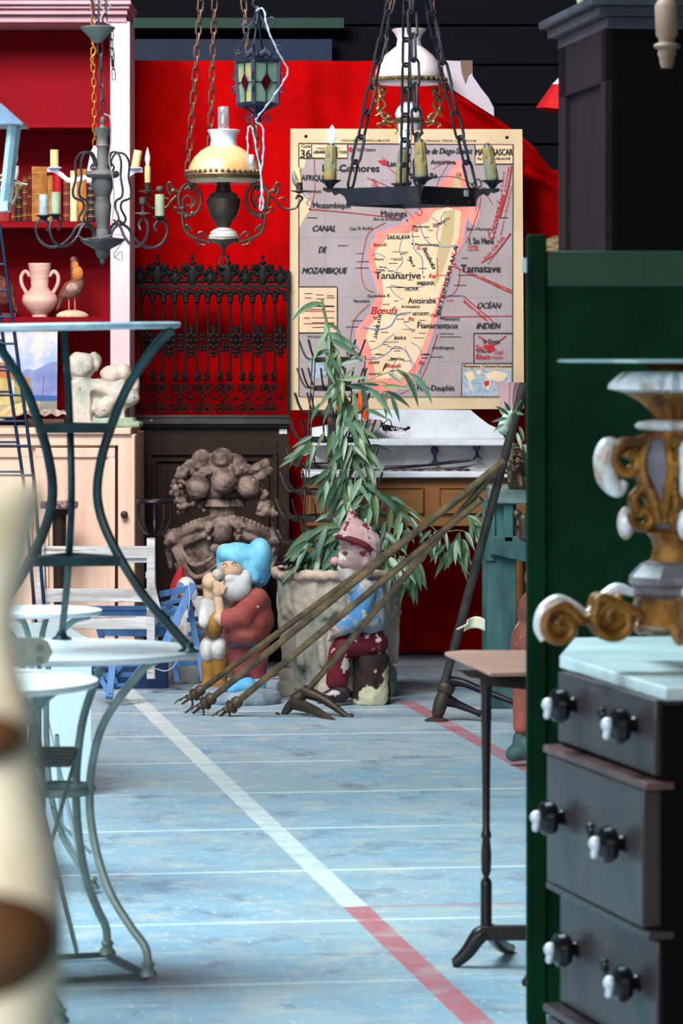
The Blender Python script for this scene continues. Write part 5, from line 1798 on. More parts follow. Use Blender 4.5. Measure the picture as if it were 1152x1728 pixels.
# ---- left: turned column chandelier with scrolled iron arms
t = T('turned_wood_chandelier', 'grey turned wood chandelier with scrolled iron arms and short candle sleeves, leftmost large lamp', 'chandelier', 173, 446, 13.1)
L = t.L
m = MB()
m.lathe(t.prof([(447, .5), (444, 4), (441, 5), (437, 4), (435, 8), (430, 11), (421, 13), (412, 30), (406, 37), (403, 38), (402, 30), (400, 16), (394, 15), (388, 11), (384, 10), (372, 12), (358, 14), (347, 15), (338, 12), (335, 13), (332, 12), (328, 14), (316, 18), (306, 19), (301, 18), (299, 26), (295, 29), (289, 27), (287, 14), (275, 11), (250, 9), (246, 11), (243, 9), (231, 10), (222, 14), (216, 15), (215, 6), (210, 3), (205, 5), (200, 4), (196, 2)]), seg=32)
m.build('column', turned, t.o)
m = MB()
m.lathe(t.prof([(72, 7), (66, 12), (50, 28), (46, 30), (45, 26), (60, 12)]), t.L(168, 446) * 0 + Vector((t.s(-8), 0, 0)), 28)
m.build('ceiling_cup', M('grey_cup', (112, 116, 112), 0.5), t.o)
m = MB()
m.chain(L(174, 196), L(168, 66), 0.062, 0.018, 0.0028)
m.tube([L(166, 46), L(168, -70)], 0.004, 6)
m.chain(L(160, 48), L(150, -70), 0.05, 0.016, 0.0024)
m.chain(L(176, 48), L(184, -70), 0.05, 0.016, 0.0024)
m.build('chain', wrought, t.o)
m = MB()
m.chain(L(188, 50, .02), L(192, 134, .02), 0.036, 0.012, 0.0018)
m.chain(L(184, 50, .02), L(190, 112, .02), 0.036, 0.012, 0.0018)
m.build('spare_chain', wrought, t.o)
m = MB()
m.tube(spline(t.LL([(176, 192, -.01), (186, 200, -.03), (187, 235, -.03), (184, 270, -.03), (190, 300, -.05), (192, 340, -.05), (188, 380, -.06)]), 5), 0.0022, 5)
m.tube(spline(t.LL([(132, 398, -.03), (150, 405, -.06), (192, 396, -.06), (212, 400, -.03), (208, 408, 0)]), 5), 0.0014, 5)
m.tube(spline(t.LL([(206, 410, -.02), (192, 430, -.02), (205, 440, -.02), (204, 425, -.02), (192, 436, -.02)]), 5), 0.0016, 5)
m.tube(spline(t.LL([(158, 40), (176, 20), (160, 0), (186, 10), (170, 30), (190, 44)]), 5), 0.0025, 5)
m.build('loose_wire', M('grey_wire', (150, 140, 146), 0.5), t.o)
c0 = Vector((0, 0, 0))
K1 = 13.1 / F
for ang, kind in ((radians(16), 'tall'), (radians(-44), 'spike'), (radians(188), 'w'), (radians(222), 'g')):
    z_ = lambda y: L(0, y).z
    m = MB()
    # upper loop hugging the column
    up = [(4, 288), (9, 272), (16, 282), (9, 286)]
    m.tube(spline([arm_pt(c0, ang, K1 * r, z_(y)) for r, y in ((14, 280), (16, 268), (24, 258), (38, 260), (46, 275), (45, 300), (50, 322), (47, 334), (34, 340), (32, 352), (40, 368), (36, 376), (28, 372))], 5), 0.0042, 6)
    m.tube(spline([arm_pt(c0, ang, K1 * r, z_(y)) for r, y in ((10, 286), (14, 276), (20, 282), (17, 288))], 4), 0.0036, 6)
    # long S arm
    m.tube(spline([arm_pt(c0, ang, K1 * r, z_(y)) for r, y in ((14, 402), (18, 388), (30, 378), (44, 384), (54, 400), (70, 414), (88, 417), (104, 408), (112, 390), (108, 374), (98, 371), (90, 380), (94, 390))], 6), 0.0052, 7)
    m.build('arm', wrought, t.o)
    p = arm_pt(c0, ang, K1 * 99, z_(364))
    if kind == 'spike':
        cup(t, p + Vector((0, 0, .004)), K1 * 13, .008, M('grey_cup', (112, 116, 112)))
        m = MB()
        m.lathe([(.004, 0), (.006, .01), (.003, .02), (.004, .034), (.011, .036), (.011, .056), (.006, .058)], p, 12)
        m.build('socket', turned, t.o)
    else:
        cup(t, p, K1 * 13, .018, blackm)
        if kind == 'tall':
            candle(t, p, .076, .0165, waxg)
            m = MB()
            m.lathe([(.006, 0), (.012, .004), (.012, .014), (.008, .018)], p + Vector((0, 0, .086)), 12)
            m.build('socket', turned, t.o)
        else:
            candle(t, p, .076 if kind == 'g' else .072, .0165, waxg if kind == 'g' else waxw)

# ---- white painted chandelier hanging behind it on a gilt chain
t = T('white_wood_chandelier', 'white painted wooden chandelier with curved arms on a gilt chain, behind the turned wood one', 'chandelier', 160, 312, 13.9)
L = t.L
wpn = M('white_lamp_paint', (226, 206, 222), 0.45, col2=(196, 176, 196), scale=14, chip=(110, 90, 110), chip_scale=26, chip_t=.72)
m = MB()
m.lathe(t.prof([(314, 4), (308, 14), (298, 16), (286, 13), (276, 11), (266, 9), (258, 8), (252, 5), (246, 2)]), seg=24)
m.build('hub', wpn, t.o)
K1 = 13.9 / F
for ang in (radians(5), radians(184), radians(95), radians(-80)):
    z_ = lambda y: L(0, y).z
    pts = [arm_pt(c0, ang, K1 * r, z_(y)) for r, y in ((8, 296), (26, 302), (44, 304), (58, 294), (68, 288), (80, 287))]
    P = spline(pts, 5)
    m = MB()
    for a_, b_ in zip(P, P[1:]):
        m.bar(a_, b_ + (b_ - a_) * .1, .022, .016)
    m.build('arm', wpn, t.o)
    if abs(sin(ang)) < .9:
        m = MB()
        m.lathe([(.020, 0), (.028, .006), (.022, .009)], pts[-2] + Vector((0, 0, .004)), 16)
        m.build('drip_cup', wpn, t.o)
        candle(t, pts[-2] + Vector((0, 0, .012)), .064, .0155, wax, lean=(.18 if cos(ang) > 0 else 0))
    elif sin(ang) > 0:
        candle(t, pts[-2] + Vector((0, 0, .012)), .064, .0155, wax)
m = MB()
m.chain(L(160, 248), L(158, 120), .033, .014, .0022, tilt=.2)
m.chain(L(157, 120), L(156, -60), .033, .014, .0022, tilt=.2)
m.tube(spline(t.LL([(154, 72, -.01), (162, 86, -.01), (153, 100, -.01), (160, 112, -.01)]), 5), .003, 6)
m.build('chain', M('gilt_chain', (196, 128, 52), 0.3, 0.7), t.o)

# ---- blue grey lantern cut by the left edge
t = T('grey_metal_lantern', 'pale blue grey metal lantern with a pitched roof, cut off by the left edge', 'lantern', -22, 357, 11.0)
L = t.L
lg = M('lantern_blue_paint', (200, 224, 232), 0.35, 0.0, col2=(170, 200, 214), scale=7, coat=.3)
ls = lambda n: n * 11.0 / F
m = MB()
z0, z1 = L(0, 214).z, L(0, 176).z
r4 = math.sqrt(2)
m.lathe([(ls(66) * r4, z0), (ls(66) * r4, z0 + .004), (ls(26) * r4, z1), (ls(10) * r4, z1 + .01), (ls(8) * r4, z1 + .04)], (0, 0, 0), 4, a0=pi / 4)
m.build('roof', M('lantern_roof', (104, 118, 140), 0.4, 0.2, col2=(84, 98, 120), scale=8), t.o, smooth=False)
for sx in (-1, 1):
    for sy in (-1, 1):
        m = MB()
        m.bar((sx * ls(46), sy * ls(46), z0), (sx * ls(31), sy * ls(31), 0.02), .018, .018)
        m.build('corner_post', lg, t.o)
m = MB()
for a_ in range(4):
    an = a_ * pi / 2
    R3 = Matrix.Rotation(an, 3, 'Z')
    m.bar(R3 @ Vector((-ls(36), -ls(34), .014)), R3 @ Vector((ls(36), -ls(34), .014)), .014, .028)
m.box((-ls(33), -ls(33), 0), (ls(33), ls(33), .004))
m.build('base_frame', lg, t.o)
m = MB()
m.tube([(0, 0, z1 + .04), (0, 0, z1 + .55)], .004, 6)
m.build('hanging_rod', lg, t.o)

# ---- small iron candelabra with a white candle behind the lantern
t = T('pale_candelabra', 'pale scrolled metal candelabra with a white bulb, behind the lantern at the left edge', 'candelabra', 0, 350, 13.6)
L = t.L
pm2 = M('pale_scroll_metal', (150, 140, 120), 0.45, .5, col2=(110, 100, 84), scale=14)
m = MB()
m.tube(spline(t.LL([(-30, 330), (-10, 352), (15, 350), (28, 330), (26, 312), (12, 300), (0, 306)]), 6), .006, 6)
m.tube(spline(t.LL([(-4, 300), (14, 292), (32, 308), (46, 312)]), 6), .005, 6)
m.tube(spline(t.LL([(0, 318), (20, 308), (38, 314)]), 6), .005, 6)
m.tube([L(-24, 340), L(-24, -60)], .005, 6)
m.build('scroll_arms', pm2, t.o)
m = MB()
m.lathe(t.prof([(303, 5), (296, 7), (290, 8), (280, 8)]), (L(24, 300).x, 0, 0), 14)
m.build('candle_sleeve', M('white_sleeve', (220, 214, 220), 0.5), t.o)
m = MB()
m.lathe(t.prof([(280, 4), (272, 8), (262, 8.5), (250, 4), (243, .5)]), (L(22, 300).x, 0, 0), 14)
m.build('bulb', bulbm, t.o)

# ---- oil lamp with the cream shade
bz = M('bronze_lamp', (92, 76, 66), 0.42, 0.65, col2=(62, 50, 46), scale=12)
t = T('brass_oil_lamp', 'hanging brass oil lamp with a cream glass dome and scrolled candle brackets', 'hanging lamp', 377, 450, 14.0)
L = t.L
m = MB()
m.lathe(t.prof([(424, 1), (420, 3), (414, 8), (408, 20), (405, 25), (402, 24)]), seg=28)
m.build('bottom_bowl', bz, t.o)
m = MB()
m.lathe(t.prof([(403, 25), (398, 25), (390, 21), (386, 14), (384, 10)]), seg=28)
m.build('porcelain_foot', M('striped_porcelain', (190, 184, 176), .25, col2=(60, 56, 54), scale=90, stretch=(.01, .01, 1), lo=.5, hi=.55, coat=.5), t.o)
m = MB()
m.lathe(t.prof([(385, 9), (380, 12), (374, 15), (366, 22), (352, 27), (342, 29), (336, 29), (333, 25), (326, 22), (324, 14), (312, 11), (300, 10)]), seg=32)
m.build('font', bz, t.o)
m = MB()
m.lathe(t.prof([(308, 56), (303, 61), (292, 61), (280, 58), (266, 50), (254, 38), (247, 26), (248, 24), (266, 47), (292, 58), (307, 54)]), seg=44)
m.build('shade', M('cream_glass_shade', (212, 182, 140), .18, col2=(196, 146, 92), scale=9, lo=.42, hi=.66, coat=.6, sub=.1), t.o)
m = MB()
m.lathe(t.prof([(247, 23), (236, 21), (228, 23), (220, 28), (219, 26), (228, 21), (246, 21)]), seg=32)
m.build('shade_collar', M('white_milk_glass', (206, 212, 222), .15, coat=.6), t.o)
m = MB()
m.lathe(t.prof([(250, 9.5), (181, 9.5), (180, 8.8), (250, 8.8)]), seg=24)
m.build('chimney', glass, t.o)
m = MB()
m.lathe(t.prof([(301, 60), (302, 64), (296, 66), (291, 63)]), seg=44)
for k in range(40):
    a_ = 2 * pi * k / 40
    m.ell((t.s(64) * cos(a_), t.s(64) * sin(a_), L(0, 290).z), (.006, .006, .007), 6)
m.build('gallery_ring', M('brass_gallery', (122, 98, 70), .4, .6, col2=(90, 72, 56), scale=20), t.o)
m = MB()
m.lathe(t.prof([(309, 55), (306, 57), (302, 58)]), seg=44)
m.build('rim', M('white_milk_glass', (206, 212, 222)), t.o)
m = MB()
m.tube([L(377, 424), L(377, 432)], .006, 8)
m.tube([L(377 + 7 * cos(a_ * pi / 10), 441 + 9 * sin(a_ * pi / 10)) for a_ in range(20)], .0028, 6, closed=True)
m.build('pull_ring', bz, t.o)
for sg in (-1, 1):
    X = lambda x: 377 + sg * (x - 377)
    m = MB()
    m.tube(spline(t.LL([(X(377 + 57 + 19 * cos(a_)), 336 + 27 * sin(a_)) for a_ in [q * pi / 8 for q in range(16)]]), 2, True), .0060, 6, closed=True)
    def sp(pts, r=.0045):
        m.tube(spline(t.LL([(X(x), y) for x, y in pts]), 5), r, 6)
    sp([(444, 350), (446, 338), (438, 330), (430, 336), (432, 346), (440, 346)])
    sp([(432, 352), (424, 340), (426, 322), (434, 314), (442, 320)])
    sp([(425, 296), (428, 310), (436, 312)], .007)
    sp([(446, 362), (446, 374), (440, 392), (424, 402), (404, 408), (394, 406)], .0055)
    sp([(430, 390), (434, 384), (440, 380), (438, 390)])
    sp([(404, 402), (412, 392), (420, 394), (416, 400)])
    sp([(424, 404), (418, 412), (408, 414)])
    sp([(452, 326), (462, 318), (468, 308), (472, 318), (466, 330)], .005)
    sp([(456, 330), (466, 340), (474, 350), (488, 353), (500, 350), (506, 340), (510, 334), (503, 330), (499, 336)], .005)
    sp([(470, 336), (478, 334), (484, 342)], .0035)
    sp([(444, 362), (456, 358), (460, 350), (452, 352)], .004)
    for (x, y) in ((434, 318), (446, 352), (430, 360), (462, 322), (440, 366)):
        m.ell(L(X(x), y), (.010, .008, .010), 8)
    m.build('scroll_bracket', bz, t.o)
    p = L(X(505), 322)
    cup(t, p, t.s(16), .010, bz)
    m = MB()
    m.lathe([(.006, 0), (.013, .004), (.011, .02), (.013, .03)], p, 14)
    m.build('socket', bz, t.o)
    if sg > 0:
        candle(t, p + Vector((0, 0, .028)), .058, .011, wax, lean=-.12)
        m = MB()
        m.lathe([(.001, 0), (.010, .016), (.012, .035), (.006, .055), (.003, .062)], p + Vector((-.012, -.01, .012)), 12, rot=Matrix.Rotation(-.15, 3, 'Y'))
        m.build('bulb', glass, t.o, label='clear bulb hanging crooked beside its sleeve')
    else:
        candle(t, p + Vector((0, 0, .028)), .064, .011, wax, bulb=.072)
for (x0, y0, x1, y1, d) in ((316, 292, 342, -40, 0), (354, 250, 364, -60, .1), (438, 292, 405, -60, .08)):
    m = MB()
    m.chain(L(x0, y0, d), L(x1, y1, d), .052, .020, .0034)
    m.build('chain', M('rusty_chain', (104, 76, 62), .5, .5, col2=(74, 54, 46), scale=20), t.o)

# ---- stained glass lantern
t = T('stained_glass_lantern', 'square black lantern with diamond stained glass panes and iron scrolls', 'lantern', 435, 210, 12.6)
L = t.L
li = M('lantern_iron', (48, 56, 78), .45, .5, col2=(70, 70, 84), scale=14)
ang0 = radians(-101)
def cn(k, r, y):
    a_ = ang0 + k * pi / 2
    return Vector((t.s(r) * cos(a_), t.s(r) * sin(a_), L(0, y).z))
panec = {0: (150, 168, 150), 1: (120, 140, 130), 2: (150, 140, 110), 3: (210, 176, 112)}
for k in range(4):
    a_, b_ = cn(k, 37, 103), cn(k + 1, 37, 103)
    c_, d_ = cn(k + 1, 33, 177), cn(k, 33, 177)
    m = MB()
    m.bar(a_, b_, .012, .010)
    m.bar(d_, c_, .012, .012)
    m.bar(a_, d_, .013, .013)
    m.build('frame', li, t.o)
    mid = (a_ + b_ + c_ + d_) / 4
    nrm = (b_ - a_).cross(d_ - a_).normalized()
    if nrm.dot(mid) < 0:
        nrm = -nrm
    def q(u, v):
        return (a_ + (b_ - a_) * u) * (1 - v) + (d_ + (c_ - d_) * u) * v
    m = MB()
    m.add([q(.06, .06), q(.94, .06), q(.94, .94), q(.06, .94)] + [q(.06, .06) - nrm * .002, q(.94, .06) - nrm * .002, q(.94, .94) - nrm * .002, q(.06, .94) - nrm * .002], [(0, 1, 2, 3), (7, 6, 5, 4), (0, 4, 5, 1), (1, 5, 6, 2), (2, 6, 7, 3), (3, 7, 4, 0)])
    pn = m.build('glass_pane', M('lantern_glass_%d' % k, panec[k], .25, col2=(120, 150, 130), scale=16, coat=.4), t.o, smooth=False)
    m = MB()
    dm = [q(.5, .28) + nrm * .001, q(.72, .5) + nrm * .001, q(.5, .72) + nrm * .001, q(.28, .5) + nrm * .001]
    m.add(dm + [v + nrm * .002 for v in dm], [(0, 1, 2, 3), (7, 6, 5, 4), (0, 4, 5, 1), (1, 5, 6, 2), (2, 6, 7, 3), (3, 7, 4, 0)])
    m.build('red_diamond', M('red_glass', (74, 8, 20), .15, coat=.5), pn, smooth=False)
    m = MB()
    for u0, v0, u1, v1 in ((.5, .06, .5, .28), (.5, .72, .5, .94), (.06, .5, .28, .5), (.72, .5, .94, .5), (.5, .28, .72, .5), (.72, .5, .5, .72), (.5, .72, .28, .5), (.28, .5, .5, .28)):
        m.tube([q(u0, v0) + nrm * .003, q(u1, v1) + nrm * .003], .0018, 4)
    m.build('lead_came', blackm, pn)
    m = MB()
    cl = (a_ + (mid - a_) * .0)
    m.tube(spline([cn(k, 37, 103), cn(k, 36, 85), cn(k, 12, 45), cn(k, 3, 22)], 5), .0035, 6)
    m.tube(spline([cn(k, 33, 177), cn(k, 14, 186), cn(k, 3, 196)], 5), .005, 6)
    def sc(r, y, rad, hand, a0=0.0):
        u = Vector((cos(ang0 + k * pi / 2), sin(ang0 + k * pi / 2), 0))
        P = []
        for i in range(15):
            f_ = i / 14
            rr_ = t.s(rad) * (1 - .72 * f_)
            aa = a0 + hand * 1.3 * 2 * pi * f_
            P.append(u * (t.s(r) + rr_ * cos(aa)) + Vector((0, 0, L(0, y).z + rr_ * sin(aa))))
        m.tube(P, .0028, 5)
    sc(38, 128, 9, 1, pi)
    sc(40, 152, 8, -1, pi)
    sc(34, 82, 9, 1, pi)
    sc(22, 36, 11, 1, pi)
    sc(14, 200, 8, -1, pi / 2)
    m.build('scrollwork', li, t.o)
for x in (448, 426):
    m = MB()
    for k in range(5):
        m.ell(L(x + 6 * (k - 2) * .6, 92 - 3 * (2 - abs(k - 2)), -.03), (.009, .006, .013), 8)
    m.build('leaf_ornament', li, t.o, kind='stuff')
m = MB()
m.lathe(t.prof([(208, 1), (204, 5), (198, 6), (192, 3), (186, 8), (180, 12)]), seg=14)
m.lathe(t.prof([(30, 3), (22, 6), (14, 4), (10, 2)]), seg=14)
m.tube(spline(t.LL([(435, 14), (427, 8), (430, -4), (437, -8), (437, -60)]), 5), .004, 6)
m.build('finials', li, t.o)
t2 = T('white_flex', 'white twisted electric cord draped over the stained glass lantern with a plug', 'cord', 440, 205, 12.58)
m = MB()
cp = [(432, 18, 0), (444, 16, -.02), (452, 50, -.06), (470, 90, -.07), (485, 118, -.06), (478, 138, -.07), (455, 172, -.07), (436, 196, -.06), (432, 206, -.05), (443, 216, -.05), (444, 260, -.05), (440, 300, -.05), (444, 348, -.05), (438, 350, -.05), (442, 310, -.05), (430, 240, -.05), (424, 214, -.05), (418, 222, -.05), (418, 262, -.05)]
PP = spline(t2.LL(cp), 12)
m.tube(PP, .0024, 6)
m.tube([p + Vector((.003 * cos(i * .8), .003 * sin(i * .8), .002)) for i, p in enumerate(PP)], .0018, 5)
m.build('cord', M('white_cord', (196, 190, 200), .5), t2.o)
m = MB()
m.lathe([(.006, 0), (.009, .004), (.009, .03), (.006, .034)], t2.L(424, 278, -.05), 12)
m.tube(t2.LL([(422, 286, -.05), (422, 278, -.05)]), .002, 5)
m.tube(t2.LL([(426, 286, -.05), (426, 278, -.05)]), .002, 5)
m.build('plug', M('white_plug', (214, 206, 214), .4), t2.o)

# ---- white shaded oil lamp behind the iron ring
t = T('white_shade_oil_lamp', 'white glass domed hanging lamp with brass scroll frame, behind the black iron ring', 'hanging lamp', 690, 226, 14.6)
L = t.L
milk = M('white_shade_glass', (222, 206, 210), .16, col2=(206, 186, 190), scale=5, coat=.6)
m = MB()
m.lathe(t.prof([(142, 52), (134, 57), (122, 57), (108, 52), (94, 42), (84, 30), (78, 22), (66, 20), (58, 24), (50, 30), (49, 28), (60, 21), (78, 19), (94, 38), (122, 53), (140, 50)]), seg=44)
m.build('shade', milk, t.o)
m = MB()
m.lathe(t.prof([(138, 58), (139, 62), (133, 62), (131, 58)]), seg=44)
for k in range(34):
    a_ = 2 * pi * k / 34
    m.ell((t.s(61) * cos(a_), t.s(61) * sin(a_), L(0, 135).z), (.010, .010, .009), 6)
m.build('gallery_ring', M('aged_brass', (140, 112, 74), .35, .7, col2=(96, 76, 54), scale=20), t.o)
m = MB()
m.lathe(t.prof([(220, 18), (208, 20), (204, 16)]), seg=28)
m.lathe(t.prof([(200, 22), (192, 24), (182, 20), (176, 14), (172, 8)]), seg=28)
m.build('font', M('white_shade_glass', (1, 1, 1)), t.o)
m = MB()
m.lathe(t.prof([(206, 24), (202, 26), (199, 23)]), seg=28)
m.lathe(t.prof([(210, 6), (172, 7), (160, 8), (146, 10)]), seg=20)
m.build('brass_collar', M('aged_brass', (1, 1, 1)), t.o)
for sg in (-1, 1):
    m = MB()
    def sp(pts, r=.005):
        m.tube(spline(t.LL([(690 + sg * x, y) for x, y in pts]), 5), r, 6)
    sp([(52, 140), (50, 160), (52, 178), (44, 198), (34, 206), (24, 204)], .006)
    sp([(44, 144), (40, 156), (46, 166), (40, 176), (46, 186)], .0045)
    sp([(58, 146), (60, 160), (56, 172)], .0045)
    sp([(56, 196), (46, 190), (36, 194), (40, 202)], .0045)
    sp([(30, 214), (44, 208), (54, 210), (48, 216)], .004)
    sp([(26, 206), (20, 218), (24, 226)], .004)
    for (x, y) in ((48, 164), (44, 152), (52, 184), (42, 206), (34, 198)):
        m.ell(L(690 + sg * x, y), (.012, .008, .012), 8)
    m.build('scroll_frame', M('aged_brass', (1, 1, 1)), t.o)
for (x0, x1) in ((640, 664), (754, 722)):
    m = MB()
    m.chain(L(x0 + (6 if x0 < 690 else -6), 136), L(x1, -60), .03, .010, .0022)
    m.build('chain', M('rusty_chain', (1, 1, 1)), t.o)
m = MB()
m.chain(L(690, 330, .0), L(692, 226), .03, .010, .0018)
m.build('pull_chain', blackm, t.o)

# ---- wrought iron ring chandelier in front of the map
t = T('iron_ring_chandelier', 'black wrought iron square ring chandelier with four dripping candles on heavy chains', 'chandelier', 694, 348, 12.0)
L = t.L
rgm = M('forged_iron', (46, 46, 58), .5, .45, col2=(66, 56, 58), scale=9, bump=.3, bscale=40)
a0 = radians(-84)
zt, zb = L(0, 318).z, L(0, 348).z
def rc(k, r):
    a_ = a0 + k * pi / 2
    return Vector((t.s(r) * cos(a_), t.s(r) * sin(a_), 0))
m = MB()
for k in range(4):
    a_, b_ = rc(k, 110), rc(k + 1, 110)
    mid = (a_ + b_) / 2
    nn = mid.normalized()
    for q in range(1):
        vs = []
        for p_ in (a_, b_):
            for z in (zb, zt):
                vs += [Vector((p_.x, p_.y, z)), Vector((p_.x, p_.y, z)) * 1 - nn * .006]
        m.add(vs, [(0, 2, 6, 4), (1, 5, 7, 3), (0, 4, 5, 1), (2, 3, 7, 6), (0, 1, 3, 2), (4, 6, 7, 5)])
    for u in (.12, .5, .88):
        p_ = a_ + (b_ - a_) * u
        m.ell((p_.x, p_.y, zb + .012), .005, 8)
m.build('square_band', rgm, t.o, smooth=False)
m = MB()
aa = rc(0, 110)
bb = rc(1, 110)
p_ = aa + (bb - aa) * .82
m.box((-.010, -.002, -.010), (.010, .0, .010), Matrix.Rotation(radians(6 + 45), 3, 'Z') @ Matrix.Rotation(0, 3, 'X'), (0, 0, 0))
m.v = [(x + p_.x, y + p_.y - .002, z + zt - .016) for (x, y, z) in m.v]
m.build('price_sticker', M('white_tag', (1, 1, 1)), t.o, smooth=False, label='small square white price sticker')
flame = M('white_flame_bulb', (238, 244, 250), .2, emit=(226, 240, 255), estr=.55)
slv = M('dripped_candle_sleeve', (176, 138, 76), .5, col2=(140, 136, 112), scale=14, lo=.42, hi=.6, bump=.3, bscale=40)
for k, (yc, bulb, nm) in enumerate(((305, 0, 'front'), (303, 0, 'right'), (303, .058, 'back'), (304, .060, 'left'))):
    u = rc(k, 1).normalized()
    m = MB()
    # bracket plate with a scalloped underside
    s_ = Vector((-u.y, u.x, 0)) * .004
    prof = [(104, 348), (104, 318), (150, 317), (150, 322), (140, 326), (136, 324), (130, 331), (122, 327), (114, 332), (110, 340), (110, 346)]
    vs = [u * t.s(r) + Vector((0, 0, L(0, y).z)) - s_ for r, y in prof] + [u * t.s(r) + Vector((0, 0, L(0, y).z)) + s_ for r, y in prof]
    n_ = len(prof)
    fs = [tuple(range(n_)), tuple(reversed(range(n_, 2 * n_)))] + [(i, i + n_, (i + 1) % n_ + n_, (i + 1) % n_) for i in range(n_)]
    m.add(vs, fs)
    m.build('bracket', rgm, t.o, smooth=False)
    p = u * t.s(138) + Vector((0, 0, L(0, yc + 1).z))
    cup(t, p, t.s(19), .026, blackm)
    m = MB()
    m.lathe([(.007, 0), (.012, .003), (.009, .012)], p + Vector((0, 0, -.012)), 12)
    m.build('socket', blackm, t.o)
    lean = {0: -.05, 1: -.16, 2: .04, 3: .04}[k]
    R3 = Matrix.Rotation(lean, 3, 'Y')
    m = MB()
    H = .108
    m.lathe([(.020, 0), (.021, .006), (.019, .05), (.016, .09), (.013, H)], p, 18, rot=R3)
    for q in range(9):
        an = 2 * pi * q / 9
        hh = .03 + .02 * ((q * 7) % 3)
        m.cap(p + R3 @ Vector((.014 * cos(an), .014 * sin(an), H)), p + R3 @ Vector((.018 * cos(an), .018 * sin(an), H - hh)), .004, .005, 6)
    blob(m, 'candle_sleeve', slv, t.o, .003, 1)
    m = MB()
    m.lathe([(.010, 0), (.010, .012), (.006, .016)], p + R3 @ Vector((0, 0, H - .004)), 14, rot=R3)
    m.build('bulb_socket', M('tin_socket', (150, 140, 150), .3, .7), t.o)
    if bulb:
        m = MB()
        m.lathe([(.006, 0), (.010, .008), (.015, .024), (.0135, .036), (.007, .052), (.002, .060), (.0004, .062)], p + R3 @ Vector((0, 0, H + .006)), 18, rot=R3)
        m.build('bulb', flame, t.o)
hub = L(690, -26)
m = MB()
m.lathe([(.02, -.05), (.045, -.02), (.05, .0), (.05, .02), (.01, .03), (.008, .16)], hub + Vector((0, 0, .0)), 20)
m.build('chain_hub', rgm, t.o)
for k in range(4):
    u = rc(k, 104)
    p = Vector((u.x, u.y, zt + .004))
    q_ = hub + rc(k, 26) + Vector((0, 0, -.01))
    m = MB()
    m.chain(p, q_, .092, .030, .0048, tilt=.35 + .2 * k)
    m.build('chain', rgm, t.o)
m = MB()
m.tube(spline(t.LL([(660, 322, -.1), (700, 306, -.15), (760, 298, -.05), (800, 312, 0), (826, 320, 0)]), 6), .0014, 5)
m.tube(spline(t.LL([(735, 318, -.19), (726, 330, -.2), (736, 336, -.2), (742, 318, -.19)]), 6), .0014, 5)
m.tube(spline(t.LL([(700, 348, -.1), (712, 356, -.12), (708, 364, -.12), (700, 358, -.12)]), 6), .0014, 5)
m.tube(spline(t.LL([(796, 312, 0), (806, 302, 0), (812, 312, 0), (802, 318, 0), (794, 310, 0)]), 6), .0022, 5)
m.build('loose_wire', blackm, t.o)

# ---- red and white shade at the wardrobe
t = T('red_white_lamp', 'glossy red and white hanging glass lamp shade beside the dark wardrobe', 'hanging lamp', 962, 190, 15.0)
L = t.L
Rr = Matrix.Rotation(radians(8), 3, 'Y')
m = MB()
m.lathe([(t.s(58), 0), (t.s(44), t.s(28)), (t.s(36), t.s(44)), (t.s(35), t.s(44)), (t.s(42), t.s(28)), (t.s(56), 0)], (0, 0, 0), 40, flute=.03, nf=8, rot=Rr)
m.build('red_skirt', M('red_gloss_glass', (186, 30, 36), .12, coat=.8), t.o)
m = MB()
m.lathe([(t.s(37), t.s(43)), (t.s(26), t.s(58)), (t.s(12), t.s(64)), (t.s(5), t.s(66))], (0, 0, 0), 40, flute=.02, nf=8, rot=Rr)
m.build('white_crown', M('white_gloss_glass', (214, 222, 240), .15, coat=.6), t.o)
m = MB()
m.tube([Rr @ Vector((0, 0, t.s(60))), Vector((.06, 0, 1.3))], .004, 6)
m.build('suspension_cord', blackm, t.o)

# ================================================================ FAR LEFT FLOOR: BENCH, BLUE CHAIRS, WHITE BOX
wht_b = M('flaking_white_wood', (206, 206, 206), 0.75, col2=(170, 160, 160), scale=7, stretch=(.3, 1, 3), chip=(150, 132, 126), chip_scale=9, chip_t=.58, bump=.4, bscale=30)
t = T('slatted_bench', 'weathered white slatted garden bench with flaking paint in front of the pine cabinet', 'bench', 170, None, 15.45)
L = t.L
def bx(mb, x0, y0, x1, y1, d0, d1):
    a_, b_ = L(x0, y1), L(x1, y0)
    return mb.box((a_.x, d0, a_.z), (b_.x, d1, b_.z))
for (y0, y1) in ((922, 942), (942, 950), (994, 1016), (1040, 1062)):
    m = MB()
    bx(m, 70, y0, 254, y1, 0.0 if y0 != 942 else .012, 0.03)
    m.build('slat', wht_b, t.o, bevel=.002)
for x in (62, 248):
    m = MB()
    bx(m, x, 908, x + 14, 1145, -0.03, 0.02)
    m.build('post', wht_b, t.o, bevel=.003)
m = MB()
a_ = L(249, 930)
m.bar(L(256, 945, .03), Vector((L(256, 0).x, .34, .01)), .03, .03)
m.build('leg', wht_b, t.o)
m = MB()
m.bar(L(70, 945, .03), Vector((L(70, 0).x, .34, .01)), .03, .03)
m.build('leg', wht_b, t.o)
m = MB()
m.bar(L(254, 985, -.02), L(266, 1035, -.06), .02, .03)
bx(m, 245, 966, 262, 976, .02, .05)
m.build('bracket', wht_b, t.o)

